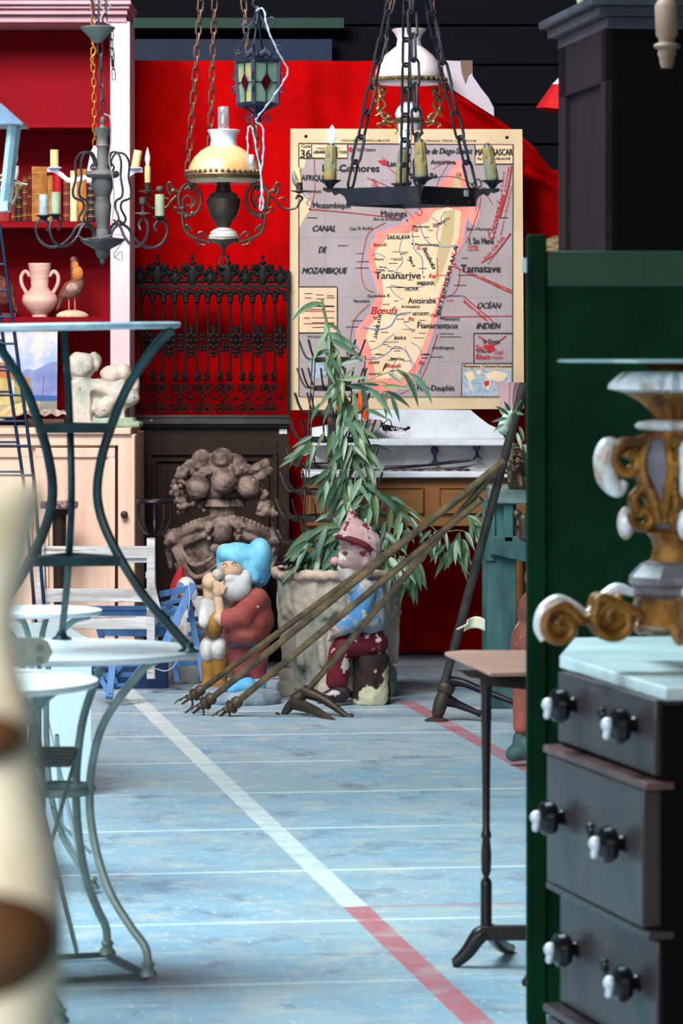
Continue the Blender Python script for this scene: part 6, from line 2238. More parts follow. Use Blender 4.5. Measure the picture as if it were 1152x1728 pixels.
blue_m = M('folding_chair_blue', (88, 128, 178), 0.6, col2=(60, 96, 150), scale=6, stretch=(1, 1, .4), bump=.15, chip=(150, 170, 200), chip_scale=18, chip_t=.7)
def px_chair(label, px, Z, rails, slats):
    t = T('folding_chair', label, 'folding chair', px, None, Z, 'blue wooden folding chairs by the bench')
    for (x0, y0, d0, x1, y1, d1, w_) in rails:
        m = MB()
        a_, b_ = t.L(x0, y0, d0), t.L(x1, y1, d1)
        a_.z, b_.z = max(a_.z, .012), max(b_.z, .012)
        m.bar(a_, b_, t.s(w_), .022, up=(0, 1, 0))
        m.build('rail', blue_m, t.o, bevel=.002)
    for (x0, y0, d0, x1, y1, d1, w_) in slats:
        m = MB()
        m.bar(t.L(x0, y0, d0), t.L(x1, y1, d1), t.s(w_), .010, up=(0, 1, 0))
        m.build('slat', blue_m, t.o, bevel=.002)
px_chair('blue slatted folding chair seen between the rails of the white bench', 205, 15.62,
         [(156, 1024, 0, 176, 1090, .0, 10), (176, 1090, 0, 196, 1160, .02, 10), (300, 1024, .1, 262, 1165, .1, 9), (150, 1026, .02, 300, 1026, .12, 7), (176, 1150, .1, 285, 1150, .1, 8)],
         [(160, 1034, .03, 300, 1034, .12, 12), (164, 1046, .04, 300, 1048, .12, 5), (168, 1066, .05, 290, 1068, .12, 14), (172, 1092, .05, 280, 1096, .12, 12), (176, 1116, .05, 280, 1120, .12, 10)])
px_chair('blue slatted folding chair tilted between the bench and the red hat gnome', 300, 15.42,
         [(326, 986, 0, 274, 1096, -.1, 14), (306, 984, .18, 256, 1080, .1, 10), (316, 1002, .06, 344, 1150, .04, 10), (272, 1030, .16, 300, 1150, .16, 9), (300, 1120, .0, 346, 1118, .1, 8)],
         [(270, 1003, .12, 322, 992, -.01, 11), (272, 1020, .11, 316, 1010, -.03, 8), (272, 1036, .1, 308, 1028, -.05, 8), (266, 1056, .08, 302, 1048, -.06, 8), (314, 1046, .05, 338, 1044, .09, 8), (318, 1070, .05, 342, 1068, .09, 8), (320, 1092, .05, 344, 1090, .09, 8)])
px_chair('lowest blue folding chair lying folded on the floor behind the round table legs', 205, 14.95,
         [(246, 1118, .1, 202, 1176, -.04, 13), (190, 1124, .06, 184, 1178, -.02, 12), (162, 1130, .1, 186, 1174, -.02, 8), (206, 1120, .1, 180, 1150, .05, 10)],
         [(160, 1122, .12, 244, 1120, .12, 10), (168, 1140, .1, 230, 1138, .1, 8), (176, 1158, .06, 214, 1156, .06, 7)])
t = T('chair_filler_box', 'low dark blue box standing in for more chairs behind the leaning folding chairs', 'box', 240, None, 15.6)  # plain box added in place of further dark blue chairs
MB().box((-.36, .08, 0), (.10, .16, .10)).build('box', M('dark_blue_paint', (40, 66, 112), .6, col2=(28, 48, 84), scale=6), t.o, bevel=.003)
t = T('wire_loop', 'thin pale wire loop hanging from the blue folding chair', 'wire', 315, 1000, 15.0)
MB().tube(spline(t.LL([(318, 985), (320, 1010), (314, 1050), (308, 1090), (296, 1120), (280, 1132), (262, 1128)]), 6), .0018, 5).build('wire', M('pale_wire', (190, 196, 196), .4), t.o)

t = T('white_plinth', 'plain white box plinth on the floor behind the white round table', 'plinth', 155, None, 11.9)
MB().box((-.70, 0, 0), (0, .78, .49)).build('plinth', M('white_laminate', (222, 234, 236), .4), t.o, bevel=.003)
t.o.rotation_euler = (0, 0, radians(11.5))
t = T('marble_side_stand', 'small dark legged stand with a speckled pink marble top before the pine cabinet', 'stand', 100, None, 15.98)
m = MB()
zt = t.L(0, 846).z
m.lathe([(t.s(32), zt - .03), (t.s(34), zt - .02), (t.s(34), zt), (0.01, zt)], (0, 0, 0), 8, a0=pi / 8)
m.build('marble_top', M('speckled_marble', (160, 124, 128), .4, col2=(90, 66, 72), scale=50, lo=.45, hi=.55), t.o, smooth=False)
m = MB()
m.lathe([(.10, 0), (.10, .02), (.03, .05), (.022, .3), (.03, zt - .06), (.06, zt - .03)], (0, 0, 0), 14)
m.build('leg', M('dark_oak', (1, 1, 1)), t.o)
t = T('small_figurine', 'tiny pale figurine standing on the speckled marble stand', 'figurine', 112, 846, 15.97)
m = MB()
m.ell(t.L(116, 842), (.012, .012, .012), 10)
m.cap(t.L(116, 840), t.L(116, 828), .009, .006)
m.ell(t.L(116, 822), .009, 10)
m.cap(t.L(113, 832), t.L(111, 824), .004, .003, 6)
m.cap(t.L(119, 832), t.L(120, 826), .004, .003, 6)
blob(m, 'body', M('pale_porcelain', (200, 170, 160), .4), t.o, .003, 1)

# dark blue wire ladder stand at the left edge
t = T('wire_ladder_stand', 'thin dark blue wire plant stand with ladder rungs at the left edge', 'plant stand', 30, None, 13.0)
L = t.L
nb = M('navy_wire', (22, 38, 66), .45, .3)
def lad(x, y):
    return L(x, y)
for (x0, x1, xb, lab) in ((-80, 0, 58, 'r'), (-100, -22, 40, 'l')):
    m = MB()
    m.tube([L(x1, 380, 0 if lab == 'r' else .1), L(xb, 815, 0 if lab == 'r' else .1), Vector((L(xb + 36, 815).x, 0 if lab == 'r' else .1, 0.0))], .006, 6)
    m.build('side_rail', nb, t.o)
    m = MB()
    m.tube([L(x0 - 120, 380, 0 if lab == 'r' else .1), L(x0 - 180, 815, 0 if lab == 'r' else .1), Vector((L(x0 - 216, 815).x, 0 if lab == 'r' else .1, 0.0))], .006, 6)
    m.build('side_rail', nb, t.o)
for k, y in enumerate((446, 490, 535, 580, 625, 667, 711, 752, 802)):
    f_ = (y - 380) / 435.0
    for (xr, d, off) in ((58 * f_, 0, 0), (-22 + 62 * f_, .1, -6)):
        m = MB()
        m.tube([L(xr, y + off, d), L(-200 - 60 * f_, y + off, d)], .0045, 6)
        m.build('rung', nb, t.o)

# ================================================================ WHITE ROUND TABLE WITH CURVED LEGS
wmet = M('white_enamel', (244, 248, 250), 0.3, col2=(234, 240, 244), scale=8)
gmet = M('grey_green_enamel', (152, 166, 160), 0.4, 0.2, col2=(126, 138, 132), scale=14, chip=(96, 92, 86), chip_scale=26, chip_t=.68)
t = T('round_garden_table', 'white round topped garden table with curved grey green iron legs, in front at left', 'table', 100, None, 8.5)
L = t.L
zt = .730
m = MB()
m.lathe([(.300, zt - .016), (.311, zt - .012), (.311, zt - .002), (.306, zt), (.01, zt)], (0, 0, 0), 64)
m.build('tabletop', wmet, t.o)
def curved_leg(ang, prof, r, mat, name='leg', par=None, c=(0, 0)):
    m = MB()
    m.tube(spline([Vector((c[0] + q * cos(ang), c[1] + q * sin(ang), z)) for q, z in prof], 6), r, 8)
    q, z = prof[-1]
    m.lathe([(.020, z), (.020, z + .006), (.011, z + .018), (.016, z + .026), (.011, z + .032)], (c[0] + q * cos(ang), c[1] + q * sin(ang), 0), 12)
    return m.build(name, mat, par or t.o)
prof = [(.245, .712), (.21, .69), (.12, .58), (.085, .48), (.078, .38), (.095, .28), (.13, .19), (.18, .12), (.218, .075), (.225, .03), (.225, .012)]
for a_ in (-25, 65, 155, 245):
    curved_leg(radians(a_), prof, .0098, gmet)
m = MB()
for a_ in (-25, 65, 155, 245):
    r_1 = radians(a_)
    r_2 = radians(a_ + 90)
    m.bar((.225 * cos(r_1), .225 * sin(r_1), .012), (.225 * cos(r_2), .225 * sin(r_2), .012), .012, .012)
m.build('floor_frame', M('worn_dark_metal', (84, 92, 90), .5, .3), t.o)
m = MB()
m.tube([Vector((.076 * cos(q * pi / 14), .076 * sin(q * pi / 14), .415)) for q in range(28)], .007, 8, closed=True, flat=1.6)
m.build('ring_brace', gmet, t.o)

# ---- dark green table standing on top of it
grn = M('dark_green_enamel', (22, 62, 68), 0.4, 0.2, col2=(14, 40, 46), scale=12, coat=.3)
t = T('green_pedestal_table', 'small dark green iron table with hourglass legs standing on the white round table', 'table', 125, 1095, 8.5)
L = t.L
K1 = 8.5 / F
zt = L(0, 549).z
m = MB()
m.lathe([(.236, zt - .010), (.248, zt - .008), (.251, zt), (.247, zt + .004), (.01, zt + .004)], (0, 0, 0), 56, rot=Matrix.Rotation(radians(-.9), 3, 'Y'))
m.build('tabletop', M('pale_blue_top', (200, 218, 226), .35, col2=(150, 178, 194), scale=7), t.o)
zz = lambda y: L(0, y).z
base = [(176, 556), (150, 580), (98, 650), (66, 722), (48, 780), (42, 835), (54, 885), (86, 945), (128, 1005), (175, 1055), (204, 1086), (206, 1092)]
for a_, rd_ in ((-18, .0112), (100, .0082), (215, .0112)):
    rr_ = radians(a_)
    P = spline([Vector((K1 * q * cos(rr_), K1 * q * sin(rr_), zz(y))) for q, y in base], 6)
    m = MB()
    m.tube(P, rd_, 8)
    q, z = K1 * 206, zz(1092)
    m.lathe([(.024, 0.0), (.024, .003), (.012, .010), (.010, .02)], (q * cos(rr_), q * sin(rr_), zz(1095)), 12)
    m.build('leg', grn, t.o)
for y, q in ((722, 66), (945, 84)):
    n_ = [Vector((K1 * q * cos(radians(a_)), K1 * q * sin(radians(a_)), zz(y))) for a_ in (-18, 100, 215)]
    for k in range(3):
        m = MB()
        m.bar(n_[k], n_[(k + 1) % 3], .022, .022)
        m.build('cross_brace', grn, t.o)

# ---- small white table behind
t = T('small_white_garden_table', 'smaller white round garden table with arched legs behind the white round table', 'table', 60, None, 9.8)
zt = t.L(0, 1028).z
m = MB()
m.lathe([(.165, zt - .014), (.172, zt - .010), (.172, zt - .002), (.168, zt), (.01, zt)], (0, 0, 0), 48)
m.build('tabletop', wmet, t.o)
for a_ in (-12, 78, 168, 258):
    curved_leg(radians(a_), [(.145, zt - .016), (.10, zt - .03), (.05, zt - .09), (.03, zt - .2), (.035, .3), (.07, .15), (.14, .04), (.15, .012)], .008, gmet)
# ---- nearest white table at the left edge
t = T('low_white_garden_table', 'white round garden table nearest the camera at the left edge', 'table', -80, None, 7.75)
zt = t.L(0, 1146).z
m = MB()
m.lathe([(.290, zt - .016), (.297, zt - .012), (.297, zt - .002), (.292, zt), (.01, zt)], (0, 0, 0), 56)
m.build('tabletop', wmet, t.o)
for a_ in (18, 108, 198, 288):
    curved_leg(radians(a_), [(.24, zt - .018), (.19, zt - .05), (.11, zt - .16), (.08, zt - .3), (.10, .26), (.15, .14), (.215, .06), (.225, .03), (.225, .012)], .010, gmet)

# ---- folding bistro chair
t = T('bistro_chair', 'grey metal folding bistro chair beside the white round table', 'folding chair', 60, None, 8.35)
L = t.L
cm = M('grey_bistro_paint', (140, 142, 132), .45, .2, col2=(112, 112, 104), scale=12)
cw = -.38
def w2(px, py, Z):
    v = W(px, py, Z) - t.org
    return v
for s_, dx in (('a', 0.0), ('b', cw)):
    o_ = Vector((dx, 0, 0))
    m = MB()
    m.bar(w2(70, 1082, 7.98) + o_, w2(50, 1270, 8.3) + o_, .020, .007, up=(1, 0, 0))
    m.bar(w2(50, 1270, 8.3) + o_, w2(130, 1608, 8.80) + o_, .016, .007, up=(1, 0, 0))
    m.build('back_leg', cm, t.o)
    m = MB()
    q_ = w2(120, 1277, 8.45)
    m.bar(w2(124, 1290, 8.42) + o_, w2(88, 1420, 8.25) + o_, .014, .006, up=(1, 0, 0))
    m.bar(w2(88, 1420, 8.25) + o_, w2(30, 1700, 8.0) + o_, .014, .006, up=(1, 0, 0))
    m.v = [(x, y, max(z, .001)) for x, y, z in m.v]
    m.build('front_leg', cm, t.o)
m = MB()
m.cap(w2(66, 1100, 7.95), w2(66, 1100, 7.95), .001, .001)
p_ = w2(66, 1100, 7.93)
pts = [(p_.x - .42, p_.z - .028), (p_.x, p_.z - .028), (p_.x + .018, p_.z - .022), (p_.x + .028, p_.z), (p_.x + .018, p_.z + .022), (p_.x, p_.z + .030), (p_.x - .42, p_.z + .030)]
m = MB().prism(pts, p_.y - .004, p_.y + .004)
m.build('back_plate', cm, t.o, bevel=.001)
m = MB()
for z_ in (.008, -.016):
    m.lathe([(.008, -.005), (.008, .001)], p_ + Vector((.002, -.004, z_)), 14, rot=Matrix.Rotation(pi / 2, 3, 'X'))
m.build('rivets', M('worn_dark_metal', (1, 1, 1)), t.o)
for k in range(5):
    m = MB()
    a_ = w2(124, 1277, 8.45)
    m.box((a_.x - .42, -.06 + k * .07, a_.z - .006), (a_.x + .004, -.015 + k * .07, a_.z + .006))
    m.build('seat_slat', M('dark_grey_slat', (76, 78, 74), .5, .3), t.o, bevel=.002)

t = T('thin_white_chair', 'thin white metal folding chair standing behind the white table legs', 'folding chair', 110, None, 10.0)
tw_ = M('thin_white_metal', (200, 214, 216), .4, .1)
for dx in (0, -.36):
    m = MB()
    m.tube([w_ + Vector((dx, 0, 0)) for w_ in t.LL([(70, 1180, .1), (100, 1300, .05), (142, 1480, -.12)])], .006, 6)
    m.build('leg', tw_, t.o)
    m = MB()
    m.tube([w_ + Vector((dx, 0, 0)) for w_ in t.LL([(96, 1240, -.1), (104, 1400, 0), (154, 1490, -.1)])], .006, 6)
    m.build('leg', tw_, t.o)
m = MB()
m.box(t.L(-60, 1292, 0), t.L(92, 1286, .3))
m.build('seat', tw_, t.o, bevel=.002)
m = MB()
m.tube(t.LL([(96, 1385, 0), (154, 1440, 0)]), .005, 6)
m.tube(t.LL([(70, 1180, .1), (-60, 1180, .1)]), .008, 6)
m.build('stretcher', tw_, t.o)

# ================================================================ SMALL TABLE AT THE SCREEN
dkw = M('black_turned_wood', (30, 20, 20), .35, col2=(44, 28, 24), scale=10, stretch=(1, 1, .3), coat=.2)
t = T('small_wooden_table', 'small occasional table with a pinkish clipped corner top and a thin dark turned post', 'table', 840, None, 8.6)
L = t.L
zt = L(0, 1117).z
def gp(px, py):
    """point of the table top under this pixel"""
    Z = (EYE - zt) * F / (py - HY)
    return ((px - CX) * Z / F - t.org.x, Z - t.org.y)
m = MB()
m.slab([gp(750, 1100), gp(826, 1134), gp(960, 1132), gp(1010, 1112), gp(960, 1097), gp(780, 1097)], zt - .010, zt)
m.build('tabletop', M('pinkish_wood_top', (186, 142, 128), .35, col2=(160, 116, 100), scale=8, stretch=(.3, 1, 1), coat=.3), t.o, bevel=.003)
m = MB()
zz = lambda y: L(0, y).z
m.prism([(L(762, 0).x, zt - .012), (L(774, 0).x, zz(1128)), (L(790, 0).x, zz(1138)), (L(806, 0).x, zz(1140)), (L(820, 0).x, zz(1152)), (L(920, 0).x, zz(1162)), (L(990, 0).x, zz(1130)), (L(994, 0).x, zt - .012)], -.08, -.062)
m.build('apron', dkw, t.o)
px_ = L(820, 0).x
m = MB()
m.lathe([(K, z_) for K, z_ in ((.013, zz(1565)), (.013, zz(1492)), (.012, zz(1486)), (.006, zz(1480)), (.011, zz(1470)), (.012, zz(1440)), (.009, zz(1416)), (.012, zz(1412)), (.0115, zz(1407)), (.0085, zz(1400)), (.0095, zz(1300)), (.012, zz(1200)), (.0115, zz(1175)), (.015, zz(1150)), (.015, zt - .012))], (px_, 0, 0), 16)
m.build('post', dkw, t.o)
m = MB()
m.lathe([(K, z_) for K, z_ in ((.009, zz(1565)), (.0095, zz(1500)), (.005, zz(1482)), (.0085, zz(1440)), (.007, zz(1405)), (.007, zz(1250)), (.009, zz(1200)), (.011, zt - .012))], (px_ + .25, 0, 0), 16)
m.build('post', dkw, t.o)
m = MB()
m.box((px_ - .014, -.014, zz(1586)), (px_ + .26, .014, zz(1562)))
m.build('stretcher', dkw, t.o, bevel=.002)
for dx in (.0, .155):
    for (sx, sy, n_) in ((-.07, -.0 if dx == 0 else -.24, 0), (.06, .2, 1)):
        m = MB()
        P = [Vector((px_ + dx, 0, zz(1572))), Vector((px_ + dx + sx * .25, sy * .25, zz(1580))), Vector((px_ + dx + sx * .6, sy * .6, .035)), Vector((px_ + dx + sx * .95, sy * .95, .012)), Vector((px_ + dx + sx * 1.1, sy * 1.1, .008))]
        m.tube(spline(P, 5), [.018, .020, .017, .013, .011], 10)
        m.v = [(x, y, max(z, .0)) for x, y, z in m.v]
        m.build('foot', dkw, t.o)

# ================================================================ GREEN SCREEN
gs = M('dark_green_paint', (4, 48, 24), .5, col2=(2, 34, 18), scale=3, spec=.05)
t = T('green_panel_screen', 'tall dark green painted wooden screen panel standing behind the chest of drawers', 'screen', 1030, None, 7.88)
L = t.L
def bx(mb, x0, y0, x1, y1, d0, d1):
    a_, b_ = L(x0, y1), L(x1, y0)
    return mb.box((a_.x, d0, a_.z), (b_.x, d1, b_.z))
m = MB()
a_, b_ = L(888, 0), L(921, 396)
m.box((a_.x, -.02, 0), (b_.x, .025, b_.z))
m.build('post', gs, t.o, bevel=.004)
m = MB()
a_, b_ = L(1330, 0), L(1364, 396)
m.box((a_.x, -.02, 0), (b_.x, .025, b_.z))
m.build('post', gs, t.o, bevel=.004)
m = MB()
bx(m, 921, 424, 1330, 484, -.014, .02)
m.build('top_rail', M('screen_rail_green', (10, 64, 40), .38, col2=(8, 50, 32), scale=3, coat=.2), t.o, bevel=.003)
m = MB()
a_, b_ = L(921, 0), L(1330, 484)
m.box((a_.x, 0, .06), (b_.x, .012, b_.z))
m.build('panel', gs, t.o, smooth=False)
m = MB()
m.box((a_.x, -.014, .02), (b_.x, .02, .12))
m.build('bottom_rail', gs, t.o, bevel=.003)
m = MB()
m.box(L(880, 460, -.02), L(888, 436, .0))
m.build('hinge', M('hinge_white', (190, 196, 200), .4, .3), t.o, bevel=.001)

t = T('wicker_hamper', 'tan wicker hamper top showing between the green screen and the dark wardrobe', 'hamper', 962, None, 11.6)
zt = t.L(0, 398).z
m = MB()
m.lathe([(.10, 0), (.11, zt * .5), (.10, zt - .06), (.085, zt - .015), (.05, zt), (.001, zt + .002)], (0, 0, 0), 40, flute=.03, nf=20)
m.build('hamper', M('wicker', (150, 112, 76), .8, col2=(96, 66, 44), scale=30, stretch=(1, 1, 4), bump=.5, bscale=80), t.o)
# ================================================================ DARK WARDROBE
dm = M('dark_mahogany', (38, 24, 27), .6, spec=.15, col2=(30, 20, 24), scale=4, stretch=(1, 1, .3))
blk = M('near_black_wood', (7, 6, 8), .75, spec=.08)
t = T('dark_wardrobe', 'tall dark wooden wardrobe with a projecting cornice behind the green screen', 'wardrobe', 1100, None, 9.4)
o_ = t.org
A = W(952, 0, 10.0) - o_
B = W(1032, 0, 9.35) - o_
A.z = B.z = 0
H = (W(0, 68, 9.7) - o_).z
Dr = Vector((.95, .12, 0))
def wp_(u, v, z):
    q = A + (B - A) * u + Dr * v
    return Vector((q.x, q.y, z))
m = MB()
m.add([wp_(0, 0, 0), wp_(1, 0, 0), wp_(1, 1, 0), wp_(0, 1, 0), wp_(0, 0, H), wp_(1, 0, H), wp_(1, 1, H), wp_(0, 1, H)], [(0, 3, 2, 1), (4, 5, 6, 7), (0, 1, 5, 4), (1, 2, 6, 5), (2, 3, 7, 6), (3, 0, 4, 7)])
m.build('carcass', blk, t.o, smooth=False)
nrm = Vector((-(B - A).y, (B - A).x, 0)).normalized()
if nrm.x > 0:
    nrm = -nrm
m = MB()
def sidebox(u0, u1, z0, z1, th):
    a_ = [wp_(u0, 0, z0), wp_(u1, 0, z0), wp_(u1, 0, z1), wp_(u0, 0, z1)]
    b_ = [p + nrm * th for p in a_]
    m.add(a_ + b_, [(0, 1, 2, 3), (7, 6, 5, 4), (0, 4, 5, 1), (1, 5, 6, 2), (2, 6, 7, 3), (3, 7, 4, 0)])
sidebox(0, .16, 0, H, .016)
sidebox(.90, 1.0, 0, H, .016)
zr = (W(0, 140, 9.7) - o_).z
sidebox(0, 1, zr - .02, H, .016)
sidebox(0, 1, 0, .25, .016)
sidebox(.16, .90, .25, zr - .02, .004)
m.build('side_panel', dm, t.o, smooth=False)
m = MB()
for (z0, z1, e) in ((H, H + .03, .02), (H + .03, H + .055, .05), (H + .055, H + .075, .075)):
    q = []
    for (u, v) in ((-.0, 0), (1, 0), (1, 1), (0, 1)):
        p = wp_(u, v, 0)
        c_ = wp_(.5, .5, 0)
        d_ = (p - c_)
        q.append(p + d_.normalized() * e)
    m.slab([(p.x, p.y) for p in q], z0, z1)
m.build('cornice', M('cornice_dark', (62, 66, 76), .45, col2=(44, 44, 52), scale=8, coat=.2), t.o, bevel=.004)
t = T('turned_finial', 'small cream turned knob standing on top of the dark wardrobe', 'finial', 981, 26, 9.62)
t.o.location.z = H + .075
m = MB()
m.lathe([(.016, 0), (.010, .01), (.013, .02), (.010, .028), (.022, .034), (.026, .05), (.018, .065), (.004, .074)], (0, 0, 0), 20)
m.build('knob', M('cream_knob', (190, 182, 160), .4, col2=(150, 140, 120), scale=20), t.o)
t = T('hanging_spindle', 'pale turned wooden spindle hanging at the top right before the dark wardrobe', 'spindle', 1125, 116, 8.9)
L = t.L
m = MB()
m.lathe(t.prof([(115, 9), (108, 12), (98, 13), (92, 16), (84, 15), (82, 20), (78, 23), (74, 21), (72, 14), (66, 14), (60, 19), (30, 20), (10, 21), (4, 18), (-6, 12), (-40, 12)]), seg=28)
m.build('spindle', M('pale_turned_wood', (150, 122, 104), .5, col2=(120, 96, 82), scale=9, stretch=(1, 1, .4)), t.o)
m = MB()
m.tube([L(1125, -40), L(1125, -240)], .004, 6)
m.build('cord', blackm, t.o)

# ================================================================ CHEST OF DRAWERS WITH MARBLE TOP
cdm = M('dark_chest_wood', (62, 52, 52), .42, col2=(46, 40, 44), scale=5, stretch=(1, 1, .3), bump=.1, bscale=30, coat=.25)
t = T('chest_of_drawers', 'dark wooden chest of drawers with a white marble top at the right front', 'chest of drawers', 1030, None, 6.9)
HT = .82
o_ = t.org
def gp(px, py, z=HT):
    Z = (EYE - z) * F / (py - HY)
    return Vector(((px - CX) * Z / F - o_.x, Z - o_.y, 0))
A, B = gp(946, 1114), gp(1118, 1164)           # far and near front corners, under the top
U = (B - A).normalized()
Nn = Vector((U.y, -U.x, 0))
if Nn.x > 0:
    Nn = -Nn
Wd = (B - A).length
def fp(u, z, off=0.0, back=0.0):
    """u metres along the front from the far corner"""
    p = A + U * u + Nn * off - Nn * back
    return Vector((p.x, p.y, z))
def fbox(m, u0, u1, z0, z1, o0, o1):
    vs = [fp(u0, z0, o0), fp(u1, z0, o0), fp(u1, z1, o0), fp(u0, z1, o0), fp(u0, z0, o1), fp(u1, z0, o1), fp(u1, z1, o1), fp(u0, z1, o1)]
    m.add(vs, [(0, 3, 2, 1), (4, 5, 6, 7), (0, 1, 5, 4), (1, 2, 6, 5), (2, 3, 7, 6), (3, 0, 4, 7)])
m = MB()
fbox(m, -.0, Wd, .04, HT - .025, -.45, 0)
m.build('carcass', blk, t.o, smooth=False)
m = MB()
tp = [gp(969, 1076), gp(944, 1106), gp(1122, 1160)]
e1 = tp[2] - Nn * .52
e0 = tp[0] + (e1 - tp[2])
m.slab([(p.x, p.y) for p in (tp[0], tp[1], tp[2], e1, e0)], HT - .024, HT)
m.build('marble_top', M('bright_marble', (214, 230, 234), .3, col2=(190, 208, 214), scale=5), t.o, bevel=.003)
def zat(py, Z=None):
    return EYE - (py - HY) * (o_.y + A.y) / F
rows = [(1128, 1252, 0.0), (1266, 1486, .022), (1500, 1690, -.004), (1706, 1880, .022)]
hdl = M('black_round_knob', (10, 10, 14), .25, coat=.25)
chrome = M('bright_nickel', (216, 222, 232), .35, .25)
for i, (y0, y1, off) in enumerate(rows):
    z1, z0 = zat(y0), zat(y1)
    m = MB()
    fbox(m, .015, Wd - .015, z0 + .004, z1 - .004, -.01, .010 + off)
    dwr = m.build('drawer', cdm, t.o, bevel=.003)
    zc = (z0 + z1) / 2 + .012
    for u in (Wd * .20, Wd * .80):
        k_ = MB()
        rot = Nn.to_track_quat('Z', 'Y').to_matrix()
        k_.lathe([(.014, 0), (.016, .004), (.012, .010), (.026, .014), (.033, .026), (.030, .038), (.018, .046), (.006, .048)], fp(u, zc, .010 + off), 24, rot=rot)
        ko = k_.build('knob', hdl, dwr)
        k_ = MB()
        k_.ell(fp(u, zc + .002, .010 + off + .050), .0125, 16)
        k_.cap(fp(u, zc + .002, .010 + off + .048), fp(u, zc - .018, .010 + off + .052), .008, .007, 12)
        k_.build('knob_tip', chrome, dwr, label='bright nickel knob tip')
    k_ = MB()
    k_.ell(fp(Wd * .5, zc, .012 + off), (.010, .010, .014), 14)
    k_.build('keyhole', hdl, dwr)
for y in (1262, 1492, 1698):
    z_ = zat(y)
    m = MB()
    fbox(m, -.004, Wd + .006, z_ - .007, z_ + .007, -.02, .034 if y != 1492 else .028)
    m.build('rail', M('rail_wood', (104, 72, 66), .4, col2=(70, 50, 50), scale=9, coat=.3) if y == 1262 else cdm, t.o, bevel=.003)
m = MB()
fbox(m, 0, Wd, .0, .05, -.42, .01)
m.build('plinth', cdm, t.o, bevel=.004)
q_ = fp(Wd, 0, -.10)
m = MB()
zc = EYE - (1392 - HY) * (o_.y + q_.y) / F
m.tube(spline([fp(Wd + .005, zc, -.06), fp(Wd + .03, zc + .004, -.065), fp(Wd + .03, zc + .004, -.14), fp(Wd + .005, zc, -.145)], 5), .006, 8)
m.build('side_handle', chrome, t.o)

# ================================================================ GILT CARVED CANDLE STAND
gilt_ = M('gilt_carving', (156, 106, 38), .4, .2, col2=(84, 50, 20), scale=14, lo=.4, hi=.6, bump=.3, bscale=40)
silv = M('silvered_edge', (226, 230, 236), .3, .15, col2=(170, 140, 120), scale=14, lo=.5, hi=.66)
slate = M('grey_cartouche', (110, 106, 116), .5, col2=(84, 82, 92), scale=8)
t = T('gilt_carved_stand', 'carved gilt and silver scroll footed stand with a glass top on the marble chest', 'stand', 1138, 1126, 6.85)
t.o.location.z = HT + .0005
t.org.z = HT + .0005
L = t.L
S_ = t.s
m = MB()
m.lathe([(S_(194), L(0, 612).z), (S_(197), L(0, 611).z), (S_(197), L(0, 607).z), (S_(194), L(0, 606).z), (.001, L(0, 606).z)], (0, 0, 0), 64)
m.build('glass_top', M('pale_glass_top', (170, 200, 206), .08, trans=.35, coat=.6), t.o)
m = MB()
m.lathe(t.prof([(662, 84), (656, 108), (648, 106), (638, 96), (628, 84), (626, 50)]), seg=96, flute=.05, nf=26)
m.build('gadrooned_collar', silv, t.o)
m = MB()
m.lathe(t.prof([(706, 28), (700, 34), (690, 42), (676, 58), (664, 80), (660, 84)]), seg=72, flute=.07, nf=14)
m.lathe(t.prof([(626, 46), (620, 44), (616, 60), (613, 70)]), seg=40)
m.lathe(t.prof([(740, 50), (728, 46), (716, 40), (706, 28)]), seg=60, flute=.03, nf=10)
m.build('fluted_neck', gilt_, t.o)
m = MB()
m.lathe(t.prof([(728, 40), (724, 58), (718, 64), (712, 58), (708, 36)]), seg=80, flute=.07, nf=14)
m.build('leaf_collar', silv, t.o)
m = MB()
m.lathe(t.prof([(905, 24), (890, 34), (870, 40), (840, 44), (800, 56), (770, 60), (745, 54), (736, 44)]), seg=40)
m.build('cartouche_body', slate, t.o)
m = MB()
m.lathe(t.prof([(955, 44), (940, 40), (925, 36), (910, 40), (898, 50), (890, 34)]), seg=40)
m.build('waist', gilt_, t.o)
for k in range(4):
    for e in (-1, 1):
        a_ = radians(188 + 90 * k + 45 + e * 17)
        m = MB()
        m.tube(spline([Vector((S_(r_) * cos(a_ + e * w_), S_(r_) * sin(a_ + e * w_), L(0, y_).z)) for y_, r_, w_ in ((738, 44, 0), (760, 58, .12), (790, 60, .22), (820, 52, .10), (850, 44, -.06), (880, 38, -.14))], 5), [.008, .012, .012, .009], 8)
        m.build('gilt_rib', gilt_, t.o)
m = MB()
m.lathe(t.prof([(1010, 60), (1000, 78), (990, 76), (984, 82), (972, 80), (962, 70), (952, 60), (946, 44)]), seg=8, a0=pi / 8)
m.build('stepped_plinth', M('grey_silver_step', (128, 126, 134), .4, .2, col2=(96, 88, 90), scale=14), t.o, smooth=False)
m = MB()
m.lathe(t.prof([(1062, 50), (1054, 66), (1010, 62), (1004, 58)]), seg=8, a0=pi / 8)
m.build('panel_base', gilt_, t.o, smooth=False)
